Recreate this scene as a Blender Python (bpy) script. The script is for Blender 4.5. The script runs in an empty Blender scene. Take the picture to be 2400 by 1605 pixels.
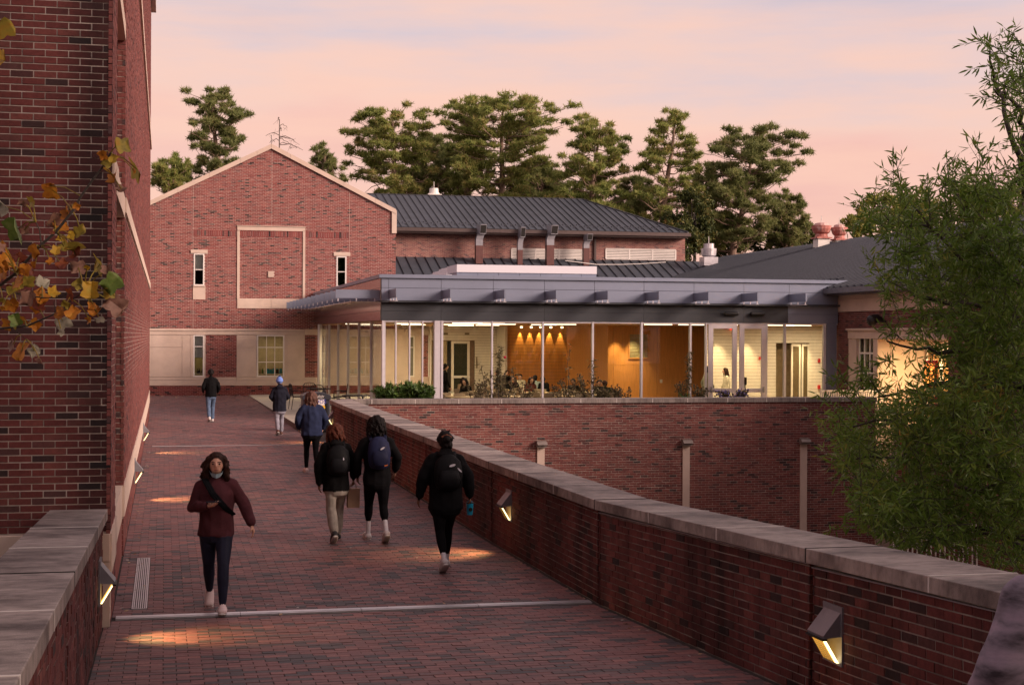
import bpy, math, random
import numpy as np
from mathutils import Vector, Matrix, noise
random.seed(7); RNG = np.random.default_rng(7)
SC = bpy.context.scene
# ------------------------------------------------------------------ camera
YAW, ROLL, FPX, HOR, CAMZ = math.radians(12.74), math.radians(0.28), 3600.0, 787.5, 2.82
FW = Vector((math.sin(YAW), math.cos(YAW), 0)); RT = Vector((math.cos(YAW), -math.sin(YAW), 0)); UPV = Vector((0, 0, 1))
CAM = Vector((0, 0, CAMZ))
cam = bpy.data.cameras.new('camera'); camo = bpy.data.objects.new('camera', cam); SC.collection.objects.link(camo)
cam.sensor_width = 36; cam.lens = 54; cam.shift_y = -15/2400; cam.clip_end = 2000; cam.clip_start = .1
r_ = RT*math.cos(ROLL)+UPV*math.sin(ROLL); u_ = -RT*math.sin(ROLL)+UPV*math.cos(ROLL)
camo.matrix_world = Matrix((( r_.x, u_.x, -FW.x, 0), (r_.y, u_.y, -FW.y, 0), (r_.z, u_.z, -FW.z, CAMZ), (0, 0, 0, 1)))
SC.camera = camo
# ------------------------------------------------------------------ world, sun, exposure
SUN_EL, SUN_AZ = math.radians(20), math.radians(126)      # direction towards the sun, azimuth counted from +y towards +x
world = bpy.data.worlds.new('World'); SC.world = world; world.use_nodes = True
def nd(nt, t, **k):
    n = nt.nodes.new(t)
    for a, v in k.items():
        if a.startswith('i_'): n.inputs[a[2:].replace('_', ' ')].default_value = v
        else: setattr(n, a, v)
    return n
def ramp(nt, stops, interp='LINEAR'):
    n = nt.nodes.new('ShaderNodeValToRGB'); cr = n.color_ramp; cr.interpolation = interp
    while len(cr.elements) < len(stops): cr.elements.new(.5)
    for e, (p, c) in zip(cr.elements, stops): e.position = p; e.color = (*c, 1)
    return n
def build_world():
    nt = world.node_tree; nt.nodes.clear(); L = nt.links.new
    out = nd(nt, 'ShaderNodeOutputWorld'); bg = nd(nt, 'ShaderNodeBackground'); L(bg.outputs[0], out.inputs[0])
    sky = nd(nt, 'ShaderNodeTexSky', sky_type='NISHITA', sun_disc=False, sun_elevation=math.radians(4), sun_rotation=SUN_AZ)
    tc = nd(nt, 'ShaderNodeTexCoord'); sp = nd(nt, 'ShaderNodeSeparateXYZ'); L(tc.outputs['Generated'], sp.inputs[0])
    # evening cloud layer: colour by height above the horizon, broken by long wind-drawn streaks
    mp = nd(nt, 'ShaderNodeMapping'); mp.inputs['Scale'].default_value = (2.6, 2.6, 10); mp.inputs['Rotation'].default_value = (0.12, -.22, 0); mp.inputs['Location'].default_value = (1.3, .2, .6)
    L(tc.outputs['Generated'], mp.inputs[0])
    n1 = nd(nt, 'ShaderNodeTexNoise', i_Scale=1.5, i_Detail=6, i_Roughness=.5); L(mp.outputs[0], n1.inputs['Vector'])
    mp2 = nd(nt, 'ShaderNodeMapping'); mp2.inputs['Scale'].default_value = (5, 5, 40); mp2.inputs['Rotation'].default_value = (.0, .3, .3); mp2.inputs['Location'].default_value = (3.1, 1.7, .4)
    L(tc.outputs['Generated'], mp2.inputs[0])
    n2 = nd(nt, 'ShaderNodeTexNoise', i_Scale=1.1, i_Detail=8, i_Roughness=.55); L(mp2.outputs[0], n2.inputs['Vector'])
    add = nd(nt, 'ShaderNodeMath', operation='MULTIPLY_ADD'); L(n1.outputs['Fac'], add.inputs[0]); add.inputs[1].default_value = .50; L(sp.outputs['Z'], add.inputs[2])
    g = ramp(nt, [(.15, (.74, .41, .38)), (.28, (.84, .47, .425)), (.34, (.88, .52, .46)), (.40, (.89, .58, .50)), (.445, (.81, .58, .55)), (.49, (.68, .56, .61)), (.62, (.57, .48, .56)), (1, (.50, .45, .52))])
    L(add.outputs[0], g.inputs[0])
    s2 = ramp(nt, [(.35, (0, 0, 0)), (.62, (1, 1, 1))]); L(n2.outputs['Fac'], s2.inputs[0])
    mul = nd(nt, 'ShaderNodeMath', operation='MULTIPLY'); L(s2.outputs[0], mul.inputs[0]); mul.inputs[1].default_value = .62
    mx = nd(nt, 'ShaderNodeMixRGB', blend_type='MIX'); L(mul.outputs[0], mx.inputs[0]); L(g.outputs[0], mx.inputs[1]); mx.inputs[2].default_value = (.96, .59, .47, 1)
    sk = nd(nt, 'ShaderNodeMixRGB', blend_type='MULTIPLY'); sk.inputs[0].default_value = 1; L(sky.outputs[0], sk.inputs[1]); sk.inputs[2].default_value = (.02, .02, .02, 1)
    fin = nd(nt, 'ShaderNodeMixRGB', blend_type='ADD'); fin.inputs[0].default_value = 1; L(mx.outputs[0], fin.inputs[1]); L(sk.outputs[0], fin.inputs[2])
    L(fin.outputs[0], bg.inputs[0]); bg.inputs[1].default_value = .92
build_world()
sun = bpy.data.lights.new('sun', 'SUN'); sun.energy = 5.0; sun.angle = math.radians(28); sun.color = (1, .74, .62)
suno = bpy.data.objects.new('sun', sun); SC.collection.objects.link(suno)
sd = Vector((math.sin(SUN_AZ)*math.cos(SUN_EL), math.cos(SUN_AZ)*math.cos(SUN_EL), math.sin(SUN_EL)))
suno.rotation_euler = sd.to_track_quat('Z', 'Y').to_euler(); suno.location = (20, -20, 30)
SC.view_settings.view_transform = 'Standard'; SC.view_settings.look = 'None'; SC.view_settings.gamma = 1
SC.view_settings.exposure = 0.14; SC.view_settings.use_curve_mapping = False
SC.cycles.use_denoising = True; SC.cycles.max_bounces = 8; SC.cycles.transparent_max_bounces = 16; SC.cycles.caustics_reflective = False; SC.cycles.caustics_refractive = False
SC.cycles.sample_clamp_indirect = 6
# ------------------------------------------------------------------ photo ray -> place
CR, SR = math.cos(ROLL), math.sin(ROLL)
def ray(px, py):
    a, b = (px-1200)/FPX, (HOR-py)/FPX
    return FW + RT*(a*CR-b*SR) + UPV*(a*SR+b*CR)
def onY(px, py, y): d = ray(px, py); return CAM + d*(y/d.y)
def onX(px, py, x): d = ray(px, py); return CAM + d*(x/d.x)
def onZ(px, py, z=0): d = ray(px, py); return CAM + d*((z-CAMZ)/d.z)
def atD(px, py, D): return CAM + ray(px, py)*D
def proj(p):
    q = p-CAM; D = q.dot(FW); a = q.dot(RT)/D; b = q.z/D
    return (1200+FPX*(a*CR+b*SR), HOR-FPX*(-a*SR+b*CR), D)
def deck_z(y): return max(0.0, (15.6-y)*.042)
# ------------------------------------------------------------------ materials
def bsdf(m): return m.node_tree.nodes['Principled BSDF']
MATS = {}
def mat(name, col, rough=.7, metal=0, var=.12, scale=6, bump=0, bscale=60, stretch=None, col2=None, spec=.4, emit=None, est=0, trans=0, dark=None):
    if name in MATS: return MATS[name]
    m = bpy.data.materials.new(name); m.use_nodes = True; nt = m.node_tree; b = bsdf(m); L = nt.links.new
    b.inputs['Roughness'].default_value = rough; b.inputs['Metallic'].default_value = metal; b.inputs['Specular IOR Level'].default_value = spec
    c1 = tuple(col); b.inputs['Base Color'].default_value = (*c1, 1)
    if emit: b.inputs['Emission Color'].default_value = (*emit, 1); b.inputs['Emission Strength'].default_value = est
    if var or col2:
        g = nd(nt, 'ShaderNodeNewGeometry'); mp = nd(nt, 'ShaderNodeMapping'); L(g.outputs['Position'], mp.inputs[0])
        if stretch: mp.inputs['Scale'].default_value = stretch
        n = nd(nt, 'ShaderNodeTexNoise', i_Scale=scale, i_Detail=6, i_Roughness=.6); L(mp.outputs[0], n.inputs['Vector'])
        lo = tuple(x*(1-var*1.6) for x in c1); hi = col2 if col2 else tuple(min(1, x*(1+var*1.3)) for x in c1)
        r = ramp(nt, [(.3, lo), (.5, c1), (.72, hi)]); L(n.outputs['Fac'], r.inputs[0])
        src = r.outputs[0]
        if dark:      # large stains
            n3 = nd(nt, 'ShaderNodeTexNoise', i_Scale=dark[0], i_Detail=5, i_Roughness=.65); mp3 = nd(nt, 'ShaderNodeMapping'); mp3.inputs['Scale'].default_value = dark[3] if len(dark) > 3 else (1, 1, 1)
            L(g.outputs['Position'], mp3.inputs[0]); L(mp3.outputs[0], n3.inputs['Vector'])
            r3 = ramp(nt, [(.42, (1, 1, 1)), (.66, dark[1])]); L(n3.outputs['Fac'], r3.inputs[0])
            mx = nd(nt, 'ShaderNodeMixRGB', blend_type='MULTIPLY'); mx.inputs[0].default_value = dark[2]; L(src, mx.inputs[1]); L(r3.outputs[0], mx.inputs[2]); src = mx.outputs[0]
        L(src, b.inputs['Base Color'])
    if bump:
        g2 = nd(nt, 'ShaderNodeNewGeometry'); n2 = nd(nt, 'ShaderNodeTexNoise', i_Scale=bscale, i_Detail=4); L(g2.outputs['Position'], n2.inputs['Vector'])
        bp = nd(nt, 'ShaderNodeBump', i_Strength=bump, i_Distance=.01); L(n2.outputs['Fac'], bp.inputs['Height']); L(bp.outputs[0], b.inputs['Normal'])
    MATS[name] = m; return m
def brick_mat(name, stops, grime=(.5, (.4, .37, .36), .6), rough=.85, gscale=(1, 1, .35), island=True, bump=.5, streak=None):
    m = bpy.data.materials.new(name); m.use_nodes = True; nt = m.node_tree; b = bsdf(m); L = nt.links.new
    g = nd(nt, 'ShaderNodeNewGeometry'); oi = nd(nt, 'ShaderNodeObjectInfo')
    a = nd(nt, 'ShaderNodeMath', operation='ADD'); L(g.outputs['Random Per Island'], a.inputs[0]); L(oi.outputs['Random'], a.inputs[1])
    f = nd(nt, 'ShaderNodeMath', operation='FRACT'); L(a.outputs[0], f.inputs[0])
    r = ramp(nt, stops, 'CONSTANT' if False else 'LINEAR'); L(f.outputs[0], r.inputs[0])
    n = nd(nt, 'ShaderNodeTexNoise', i_Scale=30, i_Detail=5, i_Roughness=.7); L(g.outputs['Position'], n.inputs['Vector'])
    rr = ramp(nt, [(.3, (.72, .72, .72)), (.7, (1.15, 1.15, 1.15))]); L(n.outputs['Fac'], rr.inputs[0])
    m1 = nd(nt, 'ShaderNodeMixRGB', blend_type='MULTIPLY'); m1.inputs[0].default_value = 1; L(r.outputs[0], m1.inputs[1]); L(rr.outputs[0], m1.inputs[2])
    mp = nd(nt, 'ShaderNodeMapping'); mp.inputs['Scale'].default_value = gscale; L(g.outputs['Position'], mp.inputs[0])
    n3 = nd(nt, 'ShaderNodeTexNoise', i_Scale=grime[0], i_Detail=6, i_Roughness=.6); L(mp.outputs[0], n3.inputs['Vector'])
    r3 = ramp(nt, [(.40, (1, 1, 1)), (.66, grime[1])]); L(n3.outputs['Fac'], r3.inputs[0])
    m2 = nd(nt, 'ShaderNodeMixRGB', blend_type='MULTIPLY'); m2.inputs[0].default_value = grime[2]; L(m1.outputs[0], m2.inputs[1]); L(r3.outputs[0], m2.inputs[2])
    src = m2.outputs[0]
    if streak:      # soot run down beside the corner
        sx = nd(nt, 'ShaderNodeSeparateXYZ'); L(g.outputs['Position'], sx.inputs[0]); nn = nd(nt, 'ShaderNodeMath', operation='MULTIPLY_ADD'); L(n3.outputs['Fac'], nn.inputs[0]); nn.inputs[1].default_value = .7; L(sx.outputs['X'], nn.inputs[2])
        mr = nd(nt, 'ShaderNodeMapRange'); L(nn.outputs[0], mr.inputs[0]); mr.inputs[1].default_value = streak[0]+.35; mr.inputs[2].default_value = streak[1]+.35
        m4 = nd(nt, 'ShaderNodeMixRGB', blend_type='MULTIPLY'); L(mr.outputs[0], m4.inputs[0]); L(src, m4.inputs[1]); m4.inputs[2].default_value = (.36, .40, .44, 1); src = m4.outputs[0]
    L(src, b.inputs['Base Color']); b.inputs['Roughness'].default_value = rough; b.inputs['Specular IOR Level'].default_value = .3
    if bump:
        bp = nd(nt, 'ShaderNodeBump', i_Strength=bump, i_Distance=.004); L(n.outputs['Fac'], bp.inputs['Height']); L(bp.outputs[0], b.inputs['Normal'])
    return m
K = lambda *a: a
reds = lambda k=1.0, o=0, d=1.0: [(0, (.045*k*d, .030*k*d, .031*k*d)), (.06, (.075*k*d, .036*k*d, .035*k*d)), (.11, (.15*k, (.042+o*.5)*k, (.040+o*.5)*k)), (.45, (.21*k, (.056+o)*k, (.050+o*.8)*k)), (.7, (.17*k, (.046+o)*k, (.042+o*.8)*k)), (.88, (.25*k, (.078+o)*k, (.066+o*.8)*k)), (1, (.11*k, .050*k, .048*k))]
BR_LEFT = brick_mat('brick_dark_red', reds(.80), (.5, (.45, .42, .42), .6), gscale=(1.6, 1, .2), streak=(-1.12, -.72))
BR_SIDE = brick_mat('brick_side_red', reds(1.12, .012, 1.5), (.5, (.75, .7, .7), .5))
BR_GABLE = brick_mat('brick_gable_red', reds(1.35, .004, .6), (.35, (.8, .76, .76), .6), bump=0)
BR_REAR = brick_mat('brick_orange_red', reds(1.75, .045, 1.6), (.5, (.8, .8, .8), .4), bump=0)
BR_RET = brick_mat('brick_retaining', reds(1.05, .012), (.45, (.55, .52, .55), .7), gscale=(1, 1, .3), bump=.2)
BR_PAR = brick_mat('brick_parapet_sooty', reds(.80), (1.3, (.16, .155, .165), .95), gscale=(1.3, 1.3, .25))
PAVE = brick_mat('brick_paver', [(0, (.075, .072, .082)), (.22, (.11, .090, .095)), (.30, (.20, .100, .102)), (.6, (.25, .116, .113)), (.8, (.18, .110, .112)), (.93, (.33, .150, .138)), (1, (.13, .10, .105))], (.22, (.62, .60, .62), .7), rough=.62, gscale=(1.2, .45, 1))
MORTAR = mat('mortar', (.44, .385, .335), .9, var=.15, scale=9)
MORT_D = mat('mortar_dark', (.27, .235, .205), .9, var=.25, scale=7, dark=(1.2, (.35, .33, .32), .8))
MORT_G = mat('mortar_gable', (.58, .49, .43), .9, var=.1, scale=5)
JOINT = mat('paver_joint_sand', (.035, .028, .026), .95, var=.2)
STONE = mat('cast_stone', (.60, .48, .40), .75, var=.06, scale=1.5, dark=(.8, (.85, .82, .8), .6), bump=.1)
STONE_P = mat('cast_stone_pilaster', (.52, .41, .35), .8, var=.05, scale=3)
COPE = mat('coping_stone_weathered', (.31, .265, .245), .62, var=.25, scale=7, stretch=(1, 1.8, 1), dark=(1.3, (.25, .24, .25), .95, (1, 1.2, 1)), bump=.5, bscale=120)
COPE_R = mat('coping_stone_retaining', (.24, .21, .195), .85, var=.25, scale=12, stretch=(4, 4, .3), dark=(1.6, (.4, .38, .4), .8))
CJOINT = mat('pale_mortar_joint', (.62, .58, .55), .8, var=.08)
DARKJ = mat('dark_sealant', (.03, .027, .025), .9, var=0)
FLASH = mat('lead_flashing', (.30, .30, .33), .45, .6, var=.1)
METAL = mat('silver_metal_panel', (.25, .285, .38), .42, .45, var=.06, scale=.7)
METAL_D = mat('charcoal_metal_panel', (.050, .056, .066), .6, .1, var=.08, scale=.7)
METAL_S = mat('soffit_mirror_panel', (.46, .40, .42), .16, .9, var=.04, scale=.7)
MULL = mat('painted_aluminium_mullion', (.62, .60, .64), .4, .2, var=.04)
WHITE = mat('white_frame_paint', (.74, .70, .66), .5, var=.04)
ROOF = mat('standing_seam_slate', (.062, .072, .090), .55, .1, var=.12, scale=1.2, spec=.25)
ROOF_K = mat('ribbed_roof_dark', (.018, .021, .027), .6, 0, var=.1, scale=1.2, spec=.12)
ROOF_R = mat('standing_seam_seam', (.045, .048, .056), .45, .3, var=.1)
GUTTER = mat('brown_gutter_metal', (.10, .075, .072), .45, .3, var=.1)
CONC = mat('patio_concrete', (.42, .39, .33), .85, var=.1, scale=2, stretch=(.4, 3, 1))
CURBF = mat('curb_brown', (.12, .075, .06), .85, var=.1)
STEEL = mat('galvanised_strip', (.62, .62, .66), .35, .6, var=.08)
BLACK = mat('black_metal', (.015, .015, .016), .45, .3, var=0)
DARKM = mat('lamp_housing_grey', (.26, .26, .29), .45, .5, var=.1)
EARTH = mat('ground_soil', (.06, .05, .035), .95, var=.3, scale=2)
FLOOR = mat('cafe_floor', (.30, .25, .20), .5, var=.08)
SLAT = mat('white_slat_board', (.72, .66, .57), .55, var=.04)
WOOD = mat('orange_wood_panel', (.62, .27, .07), .5, var=.10, scale=3, stretch=(8, 8, .5))
CEIL = mat('ceiling_wood', (.42, .22, .09), .6, var=.1, scale=4, stretch=(.5, 8, 1))
DARKG = mat('dark_glass_backing', (.012, .013, .013), .2, var=0)
def glass_mat(name, tint=(1, 1, 1), f=.9, rough=.0):
    m = bpy.data.materials.new(name); m.use_nodes = True; nt = m.node_tree; nt.nodes.clear(); L = nt.links.new
    out = nd(nt, 'ShaderNodeOutputMaterial'); mix = nd(nt, 'ShaderNodeMixShader'); tr = nd(nt, 'ShaderNodeBsdfTransparent'); gl = nd(nt, 'ShaderNodeBsdfGlossy'); gl.inputs['Roughness'].default_value = rough
    tr.inputs[0].default_value = (*tint, 1); fr = nd(nt, 'ShaderNodeFresnel'); fr.inputs[0].default_value = 1.45
    mu = nd(nt, 'ShaderNodeMath', operation='MULTIPLY'); mu.inputs[1].default_value = f; L(fr.outputs[0], mu.inputs[0])
    L(mu.outputs[0], mix.inputs[0]); L(tr.outputs[0], mix.inputs[1]); L(gl.outputs[0], mix.inputs[2]); L(mix.outputs[0], out.inputs[0]); return m
GLASS = glass_mat('clear_glass', (.96, .97, .95), .55); GLASS_W = glass_mat('window_glass', (.92, .94, .92), 1.0)
def emis(name, col, s):
    m = bpy.data.materials.new(name); m.use_nodes = True; b = bsdf(m); b.inputs['Base Color'].default_value = (*col, 1)
    b.inputs['Emission Color'].default_value = (*col, 1); b.inputs['Emission Strength'].default_value = s; return m
# ------------------------------------------------------------------ object helpers
COL = SC.collection
def tag(o, label=None, cat=None, group=None, kind=None):
    if label: o['label'] = label
    if cat: o['category'] = cat
    if group: o['group'] = group
    if kind: o['kind'] = kind
    return o
def thing(name, label, cat, loc=(0, 0, 0), group=None):
    o = bpy.data.objects.new(name, None); COL.objects.link(o); o.location = loc; o.empty_display_size = .2
    return tag(o, label, cat, group)
def link(name, me, parent=None, local=False):
    o = bpy.data.objects.new(name, me); COL.objects.link(o)
    if parent is not None:
        o.parent = parent
        if not local:
            p = parent; off = Vector((0, 0, 0))
            while p is not None: off = off + p.location; p = p.parent
            # parts made in world coordinates
            o.matrix_parent_inverse = Matrix.Translation(-off) if parent.parent is None else Matrix.Identity(4)
    return o
def mesh_np(name, V, F, mats, fm=None, smooth=False):
    """V (n,3), F (m,k) array or list of polygons"""
    me = bpy.data.meshes.new(name)
    if isinstance(F, np.ndarray):
        m, k = F.shape
        me.vertices.add(len(V)); me.vertices.foreach_set('co', np.asarray(V, dtype=np.float32).ravel())
        me.loops.add(m*k); me.loops.foreach_set('vertex_index', F.astype(np.int32).ravel())
        me.polygons.add(m); me.polygons.foreach_set('loop_start', np.arange(0, m*k, k, dtype=np.int32))
        me.update(calc_edges=True)
    else:
        me.from_pydata([tuple(v) for v in V], [], F)
    if not isinstance(mats, (list, tuple)): mats = [mats]
    for mm in mats: me.materials.append(mm)
    if fm is not None: me.polygons.foreach_set('material_index', np.asarray(fm, dtype=np.int32))
    me.polygons.foreach_set('use_smooth', np.full(len(me.polygons), bool(smooth)))
    me.update(); return me
class MB:
    def __init__(s): s.v = []; s.f = []; s.m = []; s.cur = 0
    def poly(s, pts, m=None):
        i = len(s.v); s.v += [Vector(p) for p in pts]; s.f.append(list(range(i, i+len(pts)))); s.m.append(s.cur if m is None else m); return s
    def hexa(s, p):    # p: 8 points, bottom 4 ccw then top 4
        i = len(s.v); s.v += [Vector(q) for q in p]
        for f in ((3, 2, 1, 0), (4, 5, 6, 7), (0, 1, 5, 4), (1, 2, 6, 5), (2, 3, 7, 6), (3, 0, 4, 7)):
            s.f.append([i+j for j in f]); s.m.append(s.cur)
        return s
    def box(s, x0, x1, y0, y1, z0, z1):
        if x1 < x0: x0, x1 = x1, x0
        if y1 < y0: y0, y1 = y1, y0
        if z1 < z0: z0, z1 = z1, z0
        return s.hexa([(x0, y0, z0), (x1, y0, z0), (x1, y1, z0), (x0, y1, z0), (x0, y0, z1), (x1, y0, z1), (x1, y1, z1), (x0, y1, z1)])
    def bar(s, a, b, w, h, up=(0, 0, 1)):
        a, b = Vector(a), Vector(b); d = (b-a).normalized(); sd = d.cross(Vector(up)); 
        if sd.length < 1e-4: sd = d.cross(Vector((1, 0, 0)))
        sd.normalize(); u = sd.cross(d).normalized(); sd = sd*w/2; u = u*h/2
        return s.hexa([a-sd-u, a+sd-u, b+sd-u, b-sd-u, a-sd+u, a+sd+u, b+sd+u, b-sd+u])
    def prism(s, pts, vec):
        n = len(pts); i = len(s.v); vec = Vector(vec); s.v += [Vector(p) for p in pts]+[Vector(p)+vec for p in pts]
        s.f.append(list(range(i+n-1, i-1, -1))); s.f.append(list(range(i+n, i+2*n))); s.m += [s.cur]*2
        for k in range(n): s.f.append([i+k, i+(k+1) % n, i+n+(k+1) % n, i+n+k]); s.m.append(s.cur)
        return s
    def loft(s, pts, rad, n=10, side=(1, 0, 0), dome=True):
        """closed tube through pts; rad: number or (r_side, r_other) each"""
        P = [Vector(p) for p in pts]; R = [(r, r) if not isinstance(r, (tuple, list)) else r for r in rad]
        if dome:
            d0 = (P[0]-P[1]).normalized(); d1 = (P[-1]-P[-2]).normalized(); m0 = min(R[0]); m1 = min(R[-1])
            P = [P[0]+d0*m0*.75, P[0]+d0*m0*.5]+P+[P[-1]+d1*m1*.5, P[-1]+d1*m1*.75]
            sc = lambda r, k: (r[0]*k, r[1]*k)
            R = [sc(R[0], .35), sc(R[0], .8)]+R+[sc(R[-1], .8), sc(R[-1], .35)]
        base = len(s.v); side = Vector(side); k = len(P)
        for j, p in enumerate(P):
            d = (P[min(j+1, k-1)]-P[max(j-1, 0)]).normalized()
            a = side-d*side.dot(d)
            if a.length < .05: a = Vector((0, 1, 0))-d*d.y
            a.normalize(); b = d.cross(a)
            for q in range(n):
                t = 2*math.pi*q/n; s.v.append(p+a*(R[j][0]*math.cos(t))+b*(R[j][1]*math.sin(t)))
        for j in range(k-1):
            for q in range(n):
                s.f.append([base+j*n+q, base+j*n+(q+1) % n, base+(j+1)*n+(q+1) % n, base+(j+1)*n+q]); s.m.append(s.cur)
        s.f.append([base+q for q in range(n-1, -1, -1)]); s.f.append([base+(k-1)*n+q for q in range(n)]); s.m += [s.cur]*2
        return s
    def ball(s, c, r, n=10, rings=6):
        c = Vector(c); r = r if isinstance(r, (tuple, list)) else (r, r, r); base = len(s.v)
        for j in range(1, rings):
            ph = math.pi*j/rings
            for q in range(n):
                t = 2*math.pi*q/n; s.v.append(c+Vector((r[0]*math.sin(ph)*math.cos(t), r[1]*math.sin(ph)*math.sin(t), -r[2]*math.cos(ph))))
        for j in range(rings-2):
            for q in range(n): s.f.append([base+j*n+q, base+j*n+(q+1) % n, base+(j+1)*n+(q+1) % n, base+(j+1)*n+q]); s.m.append(s.cur)
        b = len(s.v); s.v += [c-Vector((0, 0, r[2])), c+Vector((0, 0, r[2]))]
        for q in range(n):
            s.f.append([b, base+(q+1) % n, base+q]); s.f.append([b+1, base+(rings-2)*n+q, base+(rings-2)*n+(q+1) % n]); s.m += [s.cur]*2
        return s
    def mesh(s, name, mats, smooth=False): return mesh_np(name, s.v, s.f, mats, s.m, smooth)
    def build(s, name, mats, parent=None, smooth=False, local=False, bevel=0, **t):
        o = link(name, s.mesh(name, mats, smooth), parent, local)
        if bevel:
            md = o.modifiers.new('b', 'BEVEL'); md.width = bevel; md.segments = 2; md.limit_method = 'ANGLE'; md.angle_limit = .7
        return tag(o, **t) if t else o
def struct(mb, name, mats, **k): return mb.build(name, mats, kind='structure', **k)
# ---- bricks
BL, BH, BJ = .2127, .0677, .0095
def cells(u0, u1, z0, z1, holes=(), clip=None, L=BL, H=BH, J=BJ, jit=.004, rnd=None, phase=0):
    out = []; r = 0; z = z0
    while z < z1-.02:
        zt = min(z+H, z1); zm = (z+zt)/2
        iv = [(u0, u1)] if clip is None else clip(zm)
        for (a, b, c, d) in holes:
            if c < zm < d:
                nv = []
                for (p, q) in iv:
                    if b <= p or a >= q: nv.append((p, q)); continue
                    if a > p: nv.append((p, a))
                    if b < q: nv.append((b, q))
                iv = nv
        off = (L/2 if r % 2 else 0)+phase
        for (p, q) in iv:
            k = math.floor((p-off)/L); x = off+k*L
            while x < q:
                a, b = max(x, p), min(x+L, q)
                if b-a > .03: out.append((a+(J/2 if a > p else 0), b-(J/2 if b < q else 0), z+J/2, zt-J/2))
                x += L
        z += H; r += 1
    return np.array(out).reshape(-1, 4)
def brick_geo(c, O, U, N, W=(0, 0, 1), slope=0, uref=0, depth=.05, proud=.0, jit=.003):
    proud -= .0035; jit *= .6; n = len(c); O, U, N, W = (np.array(q, dtype=float) for q in (O, U, N, W))
    j = RNG.normal(0, jit, n).clip(-2*jit, 2*jit)+proud; du = RNG.normal(0, .0012, (n, 4))
    V = np.empty((n, 8, 3))
    idx = 0
    for dep in (0, 1):
        for (iu, iw) in ((0, 2), (1, 2), (1, 3), (0, 3)):
            u = c[:, iu]+du[:, iu]; w = c[:, iw]+du[:, iw]
            dd = j if dep == 0 else -depth*np.ones(n)
            V[:, idx] = O+u[:, None]*U+(w+slope*(u-uref))[:, None]*W+dd[:, None]*N; idx += 1
    F = np.array([(0, 1, 2, 3), (0, 4, 5, 1), (1, 5, 6, 2), (2, 6, 7, 3), (3, 7, 4, 0)])
    if np.dot(np.cross(U, W), N) < 0: F = F[:, ::-1]
    F = (np.arange(n)[:, None, None]*8+F[None]).reshape(-1, 4)
    return V.reshape(-1, 3), F
UNIT = {}
def unit_brick(m):
    if m.name not in UNIT:
        b = MB(); e = .03
        # unit brick, front face chamfered a little: x width, y depth (front at 0), z height
        pf = [(e*.3, 0, e), (1-e*.3, 0, e), (1-e*.3, 0, 1-e), (e*.3, 0, 1-e)]; pm = [(0, .08, 0), (1, .08, 0), (1, .08, 1), (0, .08, 1)]; pb = [(0, 1, 0), (1, 1, 0), (1, 1, 1), (0, 1, 1)]
        b.poly(pf)
        for k in range(4):
            q = (k+1) % 4; b.poly([pf[k], pm[k], pm[q], pf[q]]); b.poly([pm[k], pb[k], pb[q], pm[q]])
        UNIT[m.name] = b.mesh('brick', m)
    return UNIT[m.name]
def brickwall(parent, c, O, U, N, m, W=(0, 0, 1), slope=0, uref=0, single=True, pname='brick', stuff='brickwork', mort=None, back=.009, limit=300, depth=.05, jit=.003, minpx=9):
    """bricks of one face; the ones that show largest become parts, the rest one mesh"""
    O, U, N, W = Vector(O), Vector(U), Vector(N), Vector(W)
    keep = np.ones(len(c), bool)
    if single and limit:
        sc = []
        for i, q in enumerate(c):
            um = (q[0]+q[1])/2; p = O+U*um+W*((q[2]+q[3])/2+slope*(um-uref))
            a = proj(p)
            if a[2] < .5 or not (-10 < a[0] < 2410 and -10 < a[1] < 1615): continue
            p2 = proj(p+U*(q[1]-q[0])*.5); p1 = proj(p-U*(q[1]-q[0])*.5)
            wpx = math.hypot(p2[0]-p1[0], p2[1]-p1[1])
            if wpx < minpx or q[1]-q[0] < .08: continue
            p4 = proj(p+W*(q[3]-q[2])); sc.append((wpx*math.hypot(p4[0]-a[0], p4[1]-a[1]), i))
        sc.sort(reverse=True)
        me = unit_brick(m)
        for _, i in sc[:limit]:
            q = c[i]; keep[i] = False; um = q[0]
            o = link(pname, me, parent)
            Ud = (U+W*slope).normalized(); Wd = (W-Ud*W.dot(Ud)).normalized(); Nd = -N
            p = O+U*um+W*(q[2]+slope*(um-uref))+N*(max(-.0035, min(.004, random.gauss(0, jit*.6)))-.0035)
            R = Matrix((Ud, Nd, Wd)).transposed()
            o.matrix_basis = Matrix.Translation(p) @ R.to_4x4() @ Matrix.Diagonal((q[1]-q[0], depth, q[3]-q[2], 1))
    cc = c[keep]
    if len(cc):
        V, F = brick_geo(cc, O, U, N, W, slope, uref, depth=depth, jit=jit)
        o = link(stuff, mesh_np(stuff, V, F, m), parent); o['kind'] = 'stuff'
def plane_uv(mb, O, U, W, N, u0, u1, w0, w1, off, slope=0, uref=0):
    O, U, W, N = Vector(O), Vector(U), Vector(W), Vector(N); P = lambda u, w: O+U*u+W*(w+slope*(u-uref))+N*off
    mb.poly([P(u0, w0), P(u1, w0), P(u1, w1), P(u0, w1)])
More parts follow.
